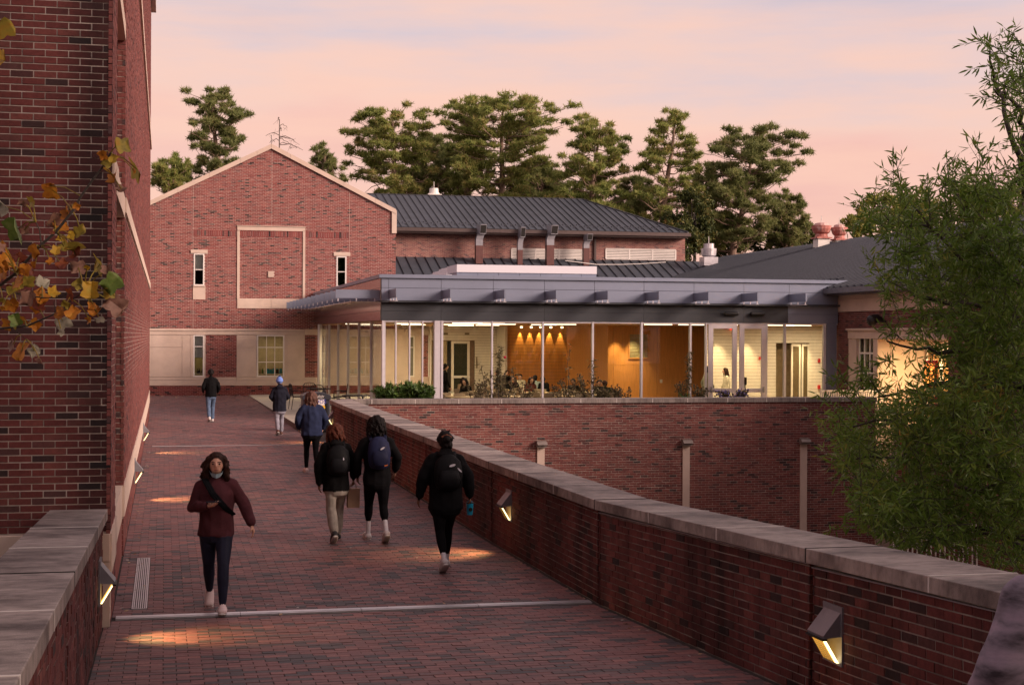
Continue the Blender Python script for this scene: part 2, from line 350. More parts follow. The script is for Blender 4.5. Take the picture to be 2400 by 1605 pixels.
# ================================================================== SETTING
X, Y, Z = Vector((1, 0, 0)), Vector((0, 1, 0)), Vector((0, 0, 1))
G = 72.6                                   # gable facade plane
PV = 49.7                                  # pavilion front plane
RTW = [(-3, 4.90), (0, 4.82), (5.1, 4.66), (10.34, 4.516), (15.61, 4.43), (20.6, 4.335), (25.93, 4.32), (31.0, 4.29), (36.0, 4.285), (40.96, 4.283)]   # inner line of the right parapet (y, x)
def rtx(y):
    for (a, xa), (b, xb) in zip(RTW, RTW[1:]):
        if a <= y <= b: return xa+(xb-xa)*(y-a)/(b-a)
    return RTW[-1][1] if y > 40 else RTW[0][1]
mb = MB(); mb.poly([(-700, -300, -4.4), (700, -300, -4.4), (700, 1100, -4.4), (-700, 1100, -4.4)]); struct(mb, 'ground', EARTH)
mb = MB(); mb.poly([(-90, 72, -.03), (160, 72, -.03), (160, 300, -.03), (-90, 300, -.03)]); mb.poly([(-90, 72, -4.4), (160, 72, -4.4), (160, 72, -.03), (-90, 72, -.03)]); struct(mb, 'upper_ground', EARTH)
# brick deck: bed of joint sand, pavers laid on it
def deck():
    mb = MB()
    for y0, y1 in ((-4, 5.1), (5.1, 15.6), (15.6, 41.4)):
        mb.poly([(-.7, y0, deck_z(y0)-.006), (rtx(y0)+.05, y0, deck_z(y0)-.006), (rtx(y1)+.05, y1, deck_z(y1)-.006), (-.7, y1, deck_z(y1)-.006)])
    mb.poly([(-12, 41.4, -.006), (14, 41.4, -.006), (14, G+.2, -.006), (-12, G+.2, -.006)])
    mb.poly([(-12, 50, -.0062), (-.7, 50, -.0062), (-.7, 41.4, -.0062), (-12, 41.4, -.0062)])
    bed = struct(mb, 'walkway', JOINT)
    slabA, slabB = SLAB
    PL, PW, J = .2032+.004, .1016+.003, .007
    C = []; y = 2.0; r = 0
    while y < G:
        x1 = rtx(y+.05)-.004 if y < 41 else 6.5
        x0 = -.56 if y < 15.1 else -.5 if y < 53.6 else -9
        if y > 41:
            t = (y-slabA[1])/(slabB[1]-slabA[1])
            if 0 <= t <= 1: x1 = slabA[0]+(slabB[0]-slabA[0])*t
            elif t < 0: x1 = slabA[0]
        # expansion strips
        if not (15.64 < y+.05 < 15.84 or abs(y+.05-39.75) < .05):
            far = y > 60
            k = math.floor((x0-(PL/2 if r % 2 else 0))/PL); x = (PL/2 if r % 2 else 0)+k*PL
            while x < x1:
                a, b = max(x, x0), min(x+PL, x1)
                ps = [(a, b)]
                if GRATE[2]-.06 < y < GRATE[3]-.03 and b > GRATE[0]-.01 and a < GRATE[1]+.01: ps = [(a, min(b, GRATE[0]-.004)), (max(a, GRATE[1]+.004), b)]
                for a_, b_ in ps:
                    if b_-a_ > .025: C.append((a_+J/2, b_-J/2, y+J/2, y+PW-J/2))
                x += PL
        y += PW; r += 1
    C = np.array(C)
    # wavy courses: the rows wander a little
    score = []
    for i, q in enumerate(C):
        if q[2] > 30: break
        xm, ym = (q[0]+q[1])/2, (q[2]+q[3])/2; a = proj(Vector((xm, ym, deck_z(ym))))
        if 0 < a[0] < 2400 and 0 < a[1] < 1612: score.append((a[1], i))
    score.sort(reverse=True); keep = np.ones(len(C), bool); me = unit_brick(PAVE)
    for _, i in score[:300]:
        q = C[i]; keep[i] = False; o = link('paver', me, bed); sl = -.042 if q[2] < 15.5 else 0
        # unit brick lies flat: its front face is the top
        R = Matrix(((1, 0, 0), (0, 0, 1), (0, -1, 0)))   # x->x, y(depth)->-z, z(height)->y
        T = Matrix.Translation((q[0], q[2]+yw(q[0], q[2]), deck_z(q[2])+random.gauss(0, .0012)))
        tilt = Matrix.Rotation(math.atan(sl), 4, 'X') @ Matrix.Rotation(random.gauss(0, .004), 4, 'Z')
        o.matrix_basis = T @ tilt @ R.to_4x4() @ Matrix.Diagonal((q[1]-q[0], .05, q[3]-q[2], 1))
    c = C[keep]; n = len(c); V = np.empty((n, 8, 3)); k = 0; zj = RNG.normal(0, .0013, n)
    for dep in (0, .03):
        for iu, iv in ((0, 2), (1, 2), (1, 3), (0, 3)):
            u, v = c[:, iu], c[:, iv]; V[:, k, 0] = u; V[:, k, 1] = v+YW(u, c[:, 2]); V[:, k, 2] = np.maximum(0, (15.6-v)*.042)+zj-dep+RNG.normal(0, .0006, n); k += 1
    F = np.array([(0, 1, 2, 3), (0, 4, 5, 1), (1, 5, 6, 2), (2, 6, 7, 3), (3, 7, 4, 0)]); F = (np.arange(n)[:, None, None]*8+F[None]).reshape(-1, 4)
    o = link('paving', mesh_np('paving', V.reshape(-1, 3), F, PAVE), bed); o['kind'] = 'stuff'
def YW(x, y): return .012*np.sin(x*1.3+y*.7)+.006*np.sin(x*4.1-y*.9)
def yw(x, y): return float(YW(x, y))
pA, pB = onZ(692, 1006), onZ(594, 934)
SLAB = ((pA.x, pA.y), (pB.x, pB.y)); GRATE = (-.32, -.165, 16.25, 19.9)
deck()
# metal expansion strips and the slotted drain
mb = MB(); x = -.46; e = rtx(15.7)
for i in range(4):
    b = x+(e+.46)/4; mb.box(x, b-.006, 15.66, 15.82, -.01, .012); mb.box(x, b-.006, 15.70, 15.78, .012, .016); x = b
st = mb.build('expansion_strip', STEEL, label='white metal strip across the near walkway at the feet of the woman', cat='metal strip')
mb = MB(); mb.box(-.3, rtx(39.7), 39.72, 39.78, -.01, .008); mb.build('expansion_strip', STEEL, label='thin pale metal strip across the far walkway', cat='metal strip')
gt = thing('drain_grate', 'long narrow slotted metal drain let into the bricks at left', 'drain grate', (-.24, 18, 0))
mb = MB(); mb.box(GRATE[0], GRATE[0]+.012, GRATE[2], GRATE[3], -.02, .006); mb.box(GRATE[1]-.012, GRATE[1], GRATE[2], GRATE[3], -.02, .006); mb.box(GRATE[0], GRATE[1], GRATE[2]-.01, GRATE[2], -.02, .006); mb.box(GRATE[0], GRATE[1], GRATE[3], GRATE[3]+.01, -.02, .006); mb.build('frame', STEEL, gt)
for i in range(6):
    mb = MB(); xx = GRATE[0]+.018+i*.0215; mb.box(xx, xx+.011, GRATE[2], GRATE[3], -.02, .004); mb.build('bar', STEEL, gt)
mb = MB(); mb.box(GRATE[0], GRATE[1], GRATE[2], GRATE[3], -.05, -.02); mb.build('drain_bed', DARKJ, gt)
# raised concrete patio slab with its brown kerb face
mb = MB(); a, b = SLAB; zt = .17
top = [(a[0], a[1], zt), (14, a[1], zt), (14, G, zt), (b[0], G, .02), (b[0], b[1], .02)]
mb.poly(top); struct(mb, 'patio', CONC)
mb = MB(); mb.poly([(a[0]-.003, a[1]-.003, 0), (a[0]-.003, a[1]-.003, zt-.001), (b[0]-.003, b[1], .019), (b[0]-.003, b[1], 0)]); mb.poly([(a[0], a[1]-.003, 0), (9, a[1]-.003, 0), (9, a[1]-.003, zt-.001), (a[0], a[1]-.003, zt-.001)]); struct(mb, 'patio_kerb', CURBF)

# ------------------------------------------------------------------ coping stones
def coping(parent, inner, outer, ys, zf, th=.105, m=COPE, over=0, name='coping_stone', dark=()):
    """stones between successive ys; inner/outer: functions x(y); zf: top height"""
    for k, (a, b) in enumerate(zip(ys, ys[1:])):
        mb = MB(); g = .005; a2, b2 = a+g, b-g; rz = random.uniform(-.002, .002)
        mb.hexa([(inner(a2), a2, zf(a2)-th), (outer(a2), a2, zf(a2)-th), (outer(b2), b2, zf(b2)-th), (inner(b2), b2, zf(b2)-th),
                 (inner(a2), a2, zf(a2)+rz), (outer(a2), a2, zf(a2)+rz), (outer(b2), b2, zf(b2)+rz), (inner(b2), b2, zf(b2)+rz)])
        if inner(a) > outer(a):
            mb.f = [f[::-1] for f in mb.f]
        o = mb.build(name, m, parent, bevel=.006)
    for k, y in enumerate(ys[1:-1]):
        mb = MB(); i0, o0 = inner(y), outer(y); e = -.002 if inner(y) < outer(y) else .002
        mb.box(min(i0, o0)-.0015, max(i0, o0)+.0015, y-.009, y+.009, zf(y)-th+.003, zf(y)+.0035); mb.build('mortar_joint', DARKJ if y in dark else CJOINT, parent)
# right parapet ----------------------------------------------------
def parapet_right():
    t = thing('parapet_wall', 'long right hand brick parapet with weathered stone coping beside the walkway', 'parapet wall', (4.6, 20, 0), )
    segs = RTW
    zc = lambda y: 1.10+max(0, 15.6-y)*.038
    for s, ((y0, x0), (y1, x1)) in enumerate(zip(segs, segs[1:])):
        g = .028; L = math.hypot(y1-y0, x1-x0); U = Vector(((x1-x0)/L, (y1-y0)/L, 0)); N = Vector((-U.y, U.x, 0)); O = Vector((x0+.045, y0, 0))
        sl = 0 if y0 > 15 else -.042; dz = deck_z(y0)
        Oz = O+Z*dz
        h = (zc(y0)-.105)-dz
        c = cells(g, L-g, 0, h, L=BL)
        lim = {10.34: 90, 15.61: 70, 5.1: 110, 20.6: 30}.get(y0, 0)
        brickwall(t, c, Oz, U, N, BR_PAR, slope=sl, uref=0, limit=lim, jit=.0035)
        # end returns of each segment (dark joints between them)
        for uu, nn in ((g, -U), (L-g, U)):
            ce = cells(0, .42, 0, h, L=BL); V, F = brick_geo(ce, Oz+U*uu+Z*(sl*uu), -N, nn, depth=.03); o = link('brickwork', mesh_np('brickwork', V, F, BR_PAR), t); o['kind'] = 'stuff'
        # core in mortar and the outer face
        mb = MB(); P = lambda u, n, w: Oz+U*u-N*n+Z*(w+sl*u)
        mb.hexa([P(g+.01, .009, -.1), P(L-g-.01, .009, -.1), P(L-g-.01, .43, -.1), P(g+.01, .43, -.1), P(g+.01, .009, h), P(L-g-.01, .009, h), P(L-g-.01, .43, h), P(g+.01, .43, h)])
        mb.build('mortar_core', MORT_D, t)
        mb = MB(); Pq = lambda u, n, w: Oz+U*u-N*n+Z*w
        mb.hexa([Pq(0, .06, -4.5), Pq(L, .06, -4.5), Pq(L, .45, -4.5), Pq(0, .45, -4.5), Pq(0, .06, -.06), Pq(L, .06, -.06), Pq(L, .45, -.06), Pq(0, .45, -.06)]); mb.build('bridge_side', MORT_D, t)
        # flashing under the coping
        mb = MB(); mb.hexa([P(g, -.012, h-.012), P(L-g, -.012, h-.012), P(L-g, .1, h-.004), P(g, .1, h-.004), P(g, -.010, h-.004), P(L-g, -.010, h-.004), P(L-g, .1, h), P(g, .1, h)]); 
        if y0 < 22: mb.build('flashing', FLASH, t)
    ys = [-3, -1.3, .4, 2.0, 3.6, 5.1, 6.85, 8.6, 10.34, 12.1, 13.85, 15.61, 17.25, 18.95, 20.6, 22.4, 24.15, 25.93, 27.6, 29.3, 31, 32.7, 34.4, 36, 37.7, 39.3, 41.0]
    dk = {10.34, 15.61, 20.6, 25.93, 31, 36, 5.1}
    coping(t, rtx, lambda y: rtx(y)+.60, ys, zc, dark=dk)
    return t
PARR = parapet_right()
# left parapet ------------------------------------------------------
def parapet_left():
    t = thing('parapet_wall', 'left hand parapet with broad dark stone coping ending against the brick facade', 'parapet wall', (-.8, 9, 0))
    y1 = 15.22; zc = lambda y: 1.148+(y1-y)*.042
    U, N = -Y, X
    for a, b in ((y1-.02, 9.74), (9.66, -3)):
        O = Vector((-.565, a, deck_z(a))); L = a-b; h = zc(a)-.105-deck_z(a)
        c = cells(0, L, 0, h)
        brickwall(t, c, O, U, N, BR_PAR, slope=.042, limit=110 if a > 10 else 60, jit=.0035, minpx=3)
        mb = MB(); P = lambda u, n, w: O+U*u-N*n+Z*(w+.042*u)
        mb.hexa([P(0, .41, -.1), P(L, .41, -.1), P(L, .009, -.1), P(0, .009, -.1), P(0, .41, h), P(L, .41, h), P(L, .009, h), P(0, .009, h)]); mb.build('mortar_core', MORT_D, t)
        mb = MB(); mb.hexa([P(0, .1, h-.004), P(L, .1, h-.004), P(L, -.02, h-.014), P(0, -.02, h-.014), P(0, .1, h), P(L, .1, h), P(L, -.018, h-.004), P(0, -.018, h-.004)]); mb.build('flashing', WHITE if 0 else FLASH, t)
    ys = [-3, -1.2, .4, 2.0, 3.6, 5.6, 6.05, 7.75, 9.7, 11.4, 13.2, y1]
    ys = [-3, -1.0, .8, 2.6, 4.35, 6.05, 7.9, 9.65, 11.3, 13.05, y1]
    coping(t, lambda y: -.525, lambda y: -1.06, ys, zc, dark={9.65})
parapet_left()

# ------------------------------------------------------------------ left building
LB = dict(yf=15.25, x=-.5)
def left_building():
    t = thing('brick_building', 'tall red brick building filling the left edge, its side wall running away along the walkway', 'building', (-6, 34, 0))
    xf, yf, YE = -.5, 15.25, 54.2
    TOP = 17.0
    # front facade faces the camera
    x0 = -6.2
    c = cells(0, xf-x0, .92, TOP, phase=.08)
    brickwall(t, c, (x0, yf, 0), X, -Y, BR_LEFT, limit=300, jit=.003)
    mb = MB(); mb.box(x0, xf-.012, yf+.009, yf+.4, -4.4, TOP); mb.build('mortar_wall', MORTAR, t)
    # stone base band
    for a, b in ((x0, -2.2), (-2.2, xf)):
        mb = MB(); mb.box(a+.003, b-.003, yf-.02, yf+.3, .64, .905); mb.build('stone_band', STONE, t, bevel=.006)
        mb = MB(); mb.box(a+.003, b-.003, yf-.012, yf+.3, -4.4, .63); mb.build('stone_band', STONE, t)
    # side wall; recess between RA and RB
    RA, RB, DEP = 16.78, 20.15, .75
    segs = [(yf, RA), (RB, YE)]
    for a, b in segs:
        holes = [(a-9, b+9, .50, .905), (a-9, b+9, 4.36, 4.56), (a-9, b+9, 9.15, 9.35)]
        if a > 18: holes += [(35.2, 35.45, .9, TOP), (50.9, 51.3, .0, TOP), (38, 38.4, 7.0, 8.2)]
        c = cells(a, b, 0, TOP, holes)
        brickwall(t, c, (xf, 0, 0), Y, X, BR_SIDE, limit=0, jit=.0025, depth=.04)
        mb = MB(); mb.box(xf-.4, xf-.009, a+.03, b, -.2, TOP); mb.build('mortar_wall', MORTAR, t)
        for (z0, z1, pr) in ((.50, .905, .012), (4.36, 4.56, .02), (9.15, 9.35, .04)):
            y = a+(.06 if a < 18 and z0 > 1 else 0)
            while y < b-.01:
                e = min(y+(1.5 if z0 < 4 else 2.6), b); mb = MB(); mb.box(xf-.08, xf+pr, y+.003, e-.003, z0+.004, z1-.004); mb.build('stone_band', STONE, t); y = e
    # recess: returns, back wall, window
    for yy, nn in ((RB, -Y), (RA, Y)):
        c = cells(0, DEP, 0, TOP, [(0, 9, .50, .905)]); V, F = brick_geo(c, (xf-DEP, yy, 0), X, nn, depth=.04); o = link('brickwork', mesh_np('brickwork', V, F, BR_SIDE), t); o['kind'] = 'stuff'
        mb = MB(); s = 1 if nn.y < 0 else -1; mb.box(xf-DEP, xf-.02, yy+.009*s, yy+.2*s, -.2, TOP); mb.build('mortar_wall', MORTAR, t)
        mb = MB(); mb.box(xf-DEP, xf-.005, yy-.006*s, yy+.1*s, .504, .9); mb.build('stone_band', STONE, t)
    mb = MB(); mb.box(xf-DEP-.2, xf-DEP, RA, RB, -.2, TOP); mb.build('recess_back', MORT_D, t)
    mb = MB(); mb.box(xf-.30, xf-.02, RA, RB-.0, .46, .9); mb.build('stone_sill', STONE, t)
    mb = MB(); mb.box(xf-.30, xf-.02, RA, RB, .0, .455); mb.build('brick_apron', BR_SIDE, t)
    mb = MB(); mb.box(xf-.28, xf+.0, RA+.01, RB-.01, 4.30, 4.56); mb.build('lintel', STONE, t)
    mb = MB(); mb.box(xf-.32, xf+.0, RA+.01, RB-.01, 6.55, 6.75); mb.build('lintel', STONE, t)
    w = MB(); w.box(xf-.27, xf-.2, RA+.01, RA+.34, 2.75, 4.29); w.box(xf-.27, xf-.2, RB-.3, RB-.02, 2.75, 4.29); w.box(xf-.27, xf-.2, RA+.34, RB-.3, 4.2, 4.29); w.box(xf-.27, xf-.2, RA+.34, RB-.3, .905, 1.0)
    wo = w.build('window', STONE, t); mb = MB(); mb.box(xf-.25, xf-.24, RA+.3, RB-.3, 1.0, 4.2); mb.build('pane', DARKG, wo)
    # dark movement joints with downspout, far slots
    mb = MB(); mb.box(xf-.06, xf-.04, 35.2, 35.45, .9, TOP); mb.build('movement_joint', DARKJ, t)
    mb = MB(); mb.box(xf-.3, xf-.1, 50.9, 51.3, 0, TOP); mb.build('movement_joint', DARKJ, t)
    for yy, zz in ((37.95, 7.0), (40.2, 6.6)):
        w = MB(); w.box(xf-.1, xf-.02, yy+.02, yy+.38, zz, zz+1.3); wo = w.build('window', WHITE, t); mb = MB(); mb.box(xf-.03, xf-.012, yy+.06, yy+.34, zz+.06, zz+1.24); mb.build('pane', DARKG, wo)
    # upper cornice at the far end and a plain roof mass
    mb = MB(); mb.box(xf-.3, xf+.16, 44, YE+.2, 13.9, 14.15); mb.build('cornice', STONE, t)
    mb = MB(); mb.box(-6.2, xf-.41, yf+.41, YE-.02, -4.4, TOP+.02); mb.build('building_mass', BR_SIDE, t)
    mb = MB(); mb.box(xf-.4, xf-.012, YE-.4, YE, -.2, TOP); mb.build('end_wall', BR_SIDE, t)
left_building()

# ------------------------------------------------------------------ retaining wall across the lower courtyard
RY = 41.12
RX1 = onY(2052, 1000, RY).x
def retaining():
    t = thing('retaining_wall', 'wide brick retaining wall below the glass pavilion with three pale stone strips', 'retaining wall', (10, RY, -2))
    z0, z1 = -4.4, .985; c = cells(4.9, RX1, z0+.031, z1, phase=.03)
    brickwall(t, c, (0, RY, 0), X, -Y, BR_RET, limit=300, jit=.003)
    mb = MB(); mb.box(4.6, RX1-.01, RY+.009, RY+.42, z0, z1); mb.build('mortar_core', MORT_G if 0 else MORTAR, t)
    jx = [5.0]+[onY(p, 938, RY).x for p in (972.3, 1074.3, 1175, 1273.7, 1360.2, 1444.2, 1528.3, 1610.5, 1704, 1795.4, 1885.9, 1974)]+[RX1+.03]
    jx[0] = onY(871, 938, RY).x; jx = [4.6]+jx
    for a, b in zip(jx, jx[1:]):
        mb = MB(); mb.box(a+.005, b-.005, RY-.05, RY+.5, .972, 1.10); mb.build('coping_stone', COPE_R, t, bevel=.006)
    for x in jx[1:-1]: mb = MB(); mb.box(x-.009, x+.009, RY-.056, RY+.45, .98, 1.094); mb.build('mortar_joint', CJOINT, t)
    for px in (1267, 1607.5, 1882.5):
        x = onY(px, 1100, RY).x
        ps = MB(); ps.box(x-.105, x+.105, RY-.035, RY+.02, -4.4, -.10); p = ps.build('pilaster', STONE_P, t, bevel=.004)
        mb = MB(); mb.box(x-.13, x+.13, RY-.16, RY, -.235, -.06); mb.prism([(x-.14, RY-.12, -.06), (x-.14, RY-.25, -.16), (x-.14, RY-.04, -.24)], (.28, 0, 0)); mb.build('pilaster_cap', mat('grey_corbel_stone', (.22, .19, .175), .8), p)
    mb = MB(); mb.box(RX1-.42, RX1, RY+.43, RY+9, -4.4, -.03); mb.build('return_wall', BR_RET, t)
retaining()
mb = MB(); mb.box(4.3, RX1-.43, RY+.44, PV+.6, -.6, -.05); struct(mb, 'terrace', CONC)
mb = MB(); mb.box(5.4, RX1-.43, RY+.5, PV-1.6, -.05, .62); pl = mb.build('planter_bed', EARTH, kind='structure')
# ------------------------------------------------------------------ gable building
def gx(px, py=800): return onY(px, py, G).x
def gz(px, py): return onY(px, py, G).z
def rect(px0, py0, px1, py1, y=None):
    y = G if y is None else y
    a = onY(px0, (py0+py1)/2, y).x; b = onY(px1, (py0+py1)/2, y).x; m = (px0+px1)/2
    return a, b, onY(m, py1, y).z, onY(m, py0, y).z
def sbox(t, name, px0, py0, px1, py1, m, pr=.03, back=.1, y=None, parent=None, **k):
    y0 = G if y is None else y; a, b, c, d = rect(px0, py0, px1, py1, y0); mb = MB(); mb.box(a+.004, b-.004, y0-pr, y0+back, c+.004, d-.004)
    return mb.build(name, m, parent or t, **k)
def window(t, px0, py0, px1, py1, cols, rows, y=None, frame=.06, m=WHITE, glass=GLASS_W, room=True, bar=.03, roomcol=None, label=None):
    """frame with muntins and one pane per light; rows given as image heights of the bars"""
    y = G if y is None else y
    a, b, z0, z1 = rect(px0, py0, px1, py1, y); mb = MB(); fy0, fy1 = y-.02, y+.08
    mb.box(a, a+frame, fy0, fy1, z0, z1); mb.box(b-frame, b, fy0, fy1, z0, z1); mb.box(a+frame, b-frame, fy0, fy1, z0, z0+frame); mb.box(a+frame, b-frame, fy0, fy1, z1-frame, z1)
    xs = [a+frame+(b-a-2*frame)*i/cols for i in range(cols+1)]; zs = [z0+frame]+sorted(onY((px0+px1)/2, r, y).z for r in rows)+[z1-frame]
    for x in xs[1:-1]: mb.box(x-bar/2, x+bar/2, fy0+.01, fy1, z0+frame, z1-frame)
    for z in zs[1:-1]:
        for p, q in zip(xs, xs[1:]): mb.box(p+bar/2, q-bar/2, fy0+.01, fy1, z-bar/2*1.3, z+bar/2*1.3)
    w = mb.build('window', m, t)
    if label: w['label'] = label
    for p, q in zip(xs, xs[1:]):
        for r, s in zip(zs, zs[1:]):
            g = MB(); g.box(p+bar*.45, q-bar*.45, y+.03, y+.04, r+bar*.5, s-bar*.5); g.build('pane', glass, w)
    return w, (a, b, z0, z1)
def room(t, a, b, z0, z1, y, depth=2.2, wall=None, floor=None, name='room', pad=.35):
    mb = MB(); a, b, z0, z1 = a-pad, b+pad, z0-pad, z1+pad*.4; y0 = y+.1; y1 = y+depth
    mb.poly([(a, y1, z0), (b, y1, z0), (b, y1, z1), (a, y1, z1)]); mb.poly([(a, y0, z0), (a, y1, z0), (a, y1, z1), (a, y0, z1)]); mb.poly([(b, y0, z0), (b, y0, z1), (b, y1, z1), (b, y1, z0)])
    mb.poly([(a, y0, z0), (b, y0, z0), (b, y1, z0), (a, y1, z0)]); mb.poly([(a, y0, z1), (a, y1, z1), (b, y1, z1), (b, y0, z1)])
    return mb.build(name, wall, t)
def area(name, loc, size, power, col=(1, .72, .42), rot=(0, 0, 0), parent=None, sy=None, spread=None):
    l = bpy.data.lights.new(name, 'AREA'); l.energy = power; l.color = col; l.size = size; l.shape = 'RECTANGLE' if sy else 'SQUARE'
    if sy: l.size_y = sy
    if spread: l.spread = spread
    o = link(name, l, parent); o.location = loc; o.rotation_euler = rot; return o
def spot(name, loc, to, power, ang=60, blend=.8, col=(1, .6, .28), r=.03, parent=None):
    l = bpy.data.lights.new(name, 'SPOT'); l.energy = power; l.color = col; l.spot_size = math.radians(ang); l.spot_blend = blend; l.shadow_soft_size = r
    o = link(name, l, parent); o.location = loc; o.rotation_euler = (Vector(loc)-Vector(to)).to_track_quat('Z', 'Y').to_euler(); return o
ROOMW = mat('room_wall_beige', (.35, .28, .18), .8, var=.1)
def gable():
    t = thing('gabled_building', 'red brick gable building with a square stone frame at the end of the walkway', 'building', (-3, G, 0))
    ax, az = gx(636, 338), gz(636, 338); sx, sz = gx(928, 491), gz(928, 491); ex, ez = gx(357, 468), gz(357, 468)
    sl = (az-sz)/(sx-ax); sll = (az-ez)/(ax-ex); xl = ax-(az-4.5)/sll
    L0 = gx(300)
    def clip(z):
        a = max(L0-3, ax-(az-.12-z)/sll) if z > 0 else L0-3
        b = min(sx, ax+(az-.12-z)/sl)
        return [(a, b)] if b-a > .1 else []
    H = []
    def hole(*r, grow=0):
        a, b, c, d = rect(*r); H.append((a-grow, b+grow, c-grow, d+grow))
    # upper part -------------------------------------------------
    hole(556, 531, 715.5, 541.5); hole(555.5, 531, 562, 723); hole(709.5, 531, 715.5, 723); hole(556, 701, 715.5, 723); hole(628.2, 636.2, 641.8, 650)
    hole(447, 586, 487, 594); hole(454, 594, 479, 669.5); hole(452, 669.5, 481.5, 702); hole(782, 592.5, 821, 600.5); hole(788.5, 600.5, 812, 672)
    hole(300, 771, 1040, 785)
    hole(453, 541.5, 555, 552); hole(715.5, 545, 820, 555.5); hole(562, 543, 709.5, 553)
    c = cells(L0-3, sx, gz(600, 771)+.0, az, H, clip, J=.013)
    brickwall(t, c, (0, G, 0), X, -Y, BR_GABLE, limit=300, jit=.002, depth=.03, minpx=9)
    # soldier course
    for r in ((453, 541.5, 555, 552), (715.5, 545, 820, 555.5), (562, 543, 709.5, 553)):
        a, b, z0, z1 = rect(*r); n = int((b-a)/.0813); cc = np.array([(a+i*(b-a)/n+.008, a+(i+1)*(b-a)/n-.008, z0-.035, z1+.03) for i in range(n)])
        V, F = brick_geo(cc, (0, G, 0), X, -Y, depth=.03, proud=.003); o = link('soldier_course', mesh_np('soldier_course', V, F, BR_GABLE), t); o['kind'] = 'stuff'
    # lower part: brick panels and base
    H2 = []
    for r in ((447, 785, 482, 886),): a, b, z0, z1 = rect(*r); H2.append((a, b, z0, z1))
    zb, zt = 0, gz(600, 785)
    for p0, p1 in ((482, 554.5), (714.5, 765)):
        a, b, z0, z1 = rect(p0, 785, p1, 884); V, F = brick_geo(cells(a, b, z0, z1), (0, G, 0), X, -Y, depth=.03); o = link('brickwork', mesh_np('brickwork', V, F, BR_GABLE), t); o['kind'] = 'stuff'
    a, b, z0, z1 = rect(300, 903.5, 1040, 930); V, F = brick_geo(cells(a, b, -.02, z1), (0, G, 0), X, -Y, depth=.03, proud=.02); o = link('brickwork', mesh_np('brickwork', V, F, BR_GABLE), t); o['kind'] = 'stuff'
    # mortar backing (with window openings cut as separate strips)
    openings = [rect(454, 594, 479, 669.5), rect(788.5, 600.5, 812, 672), rect(453, 785, 478.5, 883), rect(602, 785, 666.5, 883)]
    def backing(x0, x1, z0, z1):
        xs = sorted({x0, x1}|{v for o in openings for v in o[:2] if x0 < v < x1}); zs = sorted({z0, z1}|{v for o in openings for v in o[2:] if z0 < v < z1})
        mb = MB()
        for p, q in zip(xs, xs[1:]):
            for r, s in zip(zs, zs[1:]):
                xm, zm = (p+q)/2, (r+s)/2
                if not any(o[0] < xm < o[1] and o[2] < zm < o[3] for o in openings): mb.poly([(p, G+.012, r), (q, G+.012, r), (q, G+.012, s), (p, G+.012, s)])
        return mb
    zl_ = az-(ax-L0+3)*sll-.1; zr_ = min(zl_, sz); mb = backing(L0-3, sx, -.1, zr_); mb.poly([(L0-3, G+.012, zr_), (sx, G+.012, zr_), (sx, G+.012, sz-.1), (ax, G+.012, az-.1), (L0-3, G+.012, zl_)])
    x9 = gx(1040); mb.poly([(sx, G+.012, -.1), (x9, G+.012, -.1), (x9, G+.012, 3.4), (sx, G+.012, 3.4)])
    mb.build('mortar_wall', MORT_G, t)
    # stone trim -------------------------------------------------
    S = lambda *r, pr=.03, name='stone_trim': sbox(t, name, *r, STONE, pr=pr)
    S(554.5, 529.5, 717, 531.5, pr=.07); S(556, 532, 715.5, 541.2); S(555.5, 541.5, 562, 701); S(709.5, 541.5, 715.5, 701); S(556, 701.3, 635, 723); S(635.3, 701.3, 715.5, 723)
    S(628.2, 636.2, 641.8, 650, name='stone_boss', pr=.05)
    S(447, 586.3, 487, 593.7, name='lintel', pr=.05); S(782, 592.7, 821, 600.3, name='lintel', pr=.05); S(451.5, 670, 482, 672.5, name='sill', pr=.06); S(452, 672.8, 481.6, 702, name='stone_panel', pr=.02)
    for p0, p1 in ((300, 485), (485, 555), (555, 714), (714, 770), (770, 880), (880, 1040)):
        S(p0, 775.6, p1, 784.6, name='stone_band', pr=.035); S(p0, 770.8, p1, 775.4, name='stone_band', pr=.07)
    for r in ((300, 785, 356, 813.5), (356, 785, 426.5, 813.5), (300, 813.8, 356, 883), (356, 813.8, 426.5, 883), (426.8, 785, 446.3, 883), (446.5, 785, 453, 883),
              (554.5, 785, 600, 814), (554.5, 814.3, 600, 883), (667.5, 785, 673, 883), (673.3, 785, 714.3, 814.3), (673.3, 814.6, 714.3, 883), (554.5, 883.3, 714.5, 890.5)): S(*r, name='stone_panel', pr=.02)
    for p0, p1 in ((300, 446), (446, 553.5), (715, 800), (800, 900), (900, 1040)): S(p0, 883.5, p1, 890.5, name='stone_panel', pr=.03)
    for p0, p1 in ((300, 387), (387, 446), (446, 553), (553, 594), (594, 635), (635, 675), (675, 720), (720, 770), (770, 850), (850, 940), (940, 1040)): S(p0, 890.8, p1, 903.3, name='stone_panel', pr=.04)
    # part that shows through the glass pavilion
    for r in ((765, 785, 800, 883), (800, 785, 893, 883), (893, 785, 928, 883), (928, 785, 958, 813), (928, 813.3, 958, 883), (972, 785, 990, 883)): S(*r, name='stone_panel', pr=.02)
    a, b, z0, z1 = rect(990, 785, 1003, 883); V, F = brick_geo(cells(a, b, z0, z1), (0, G, 0), X, -Y, depth=.03); o = link('brickwork', mesh_np('brickwork', V, F, BR_GABLE), t); o['kind'] = 'stuff'
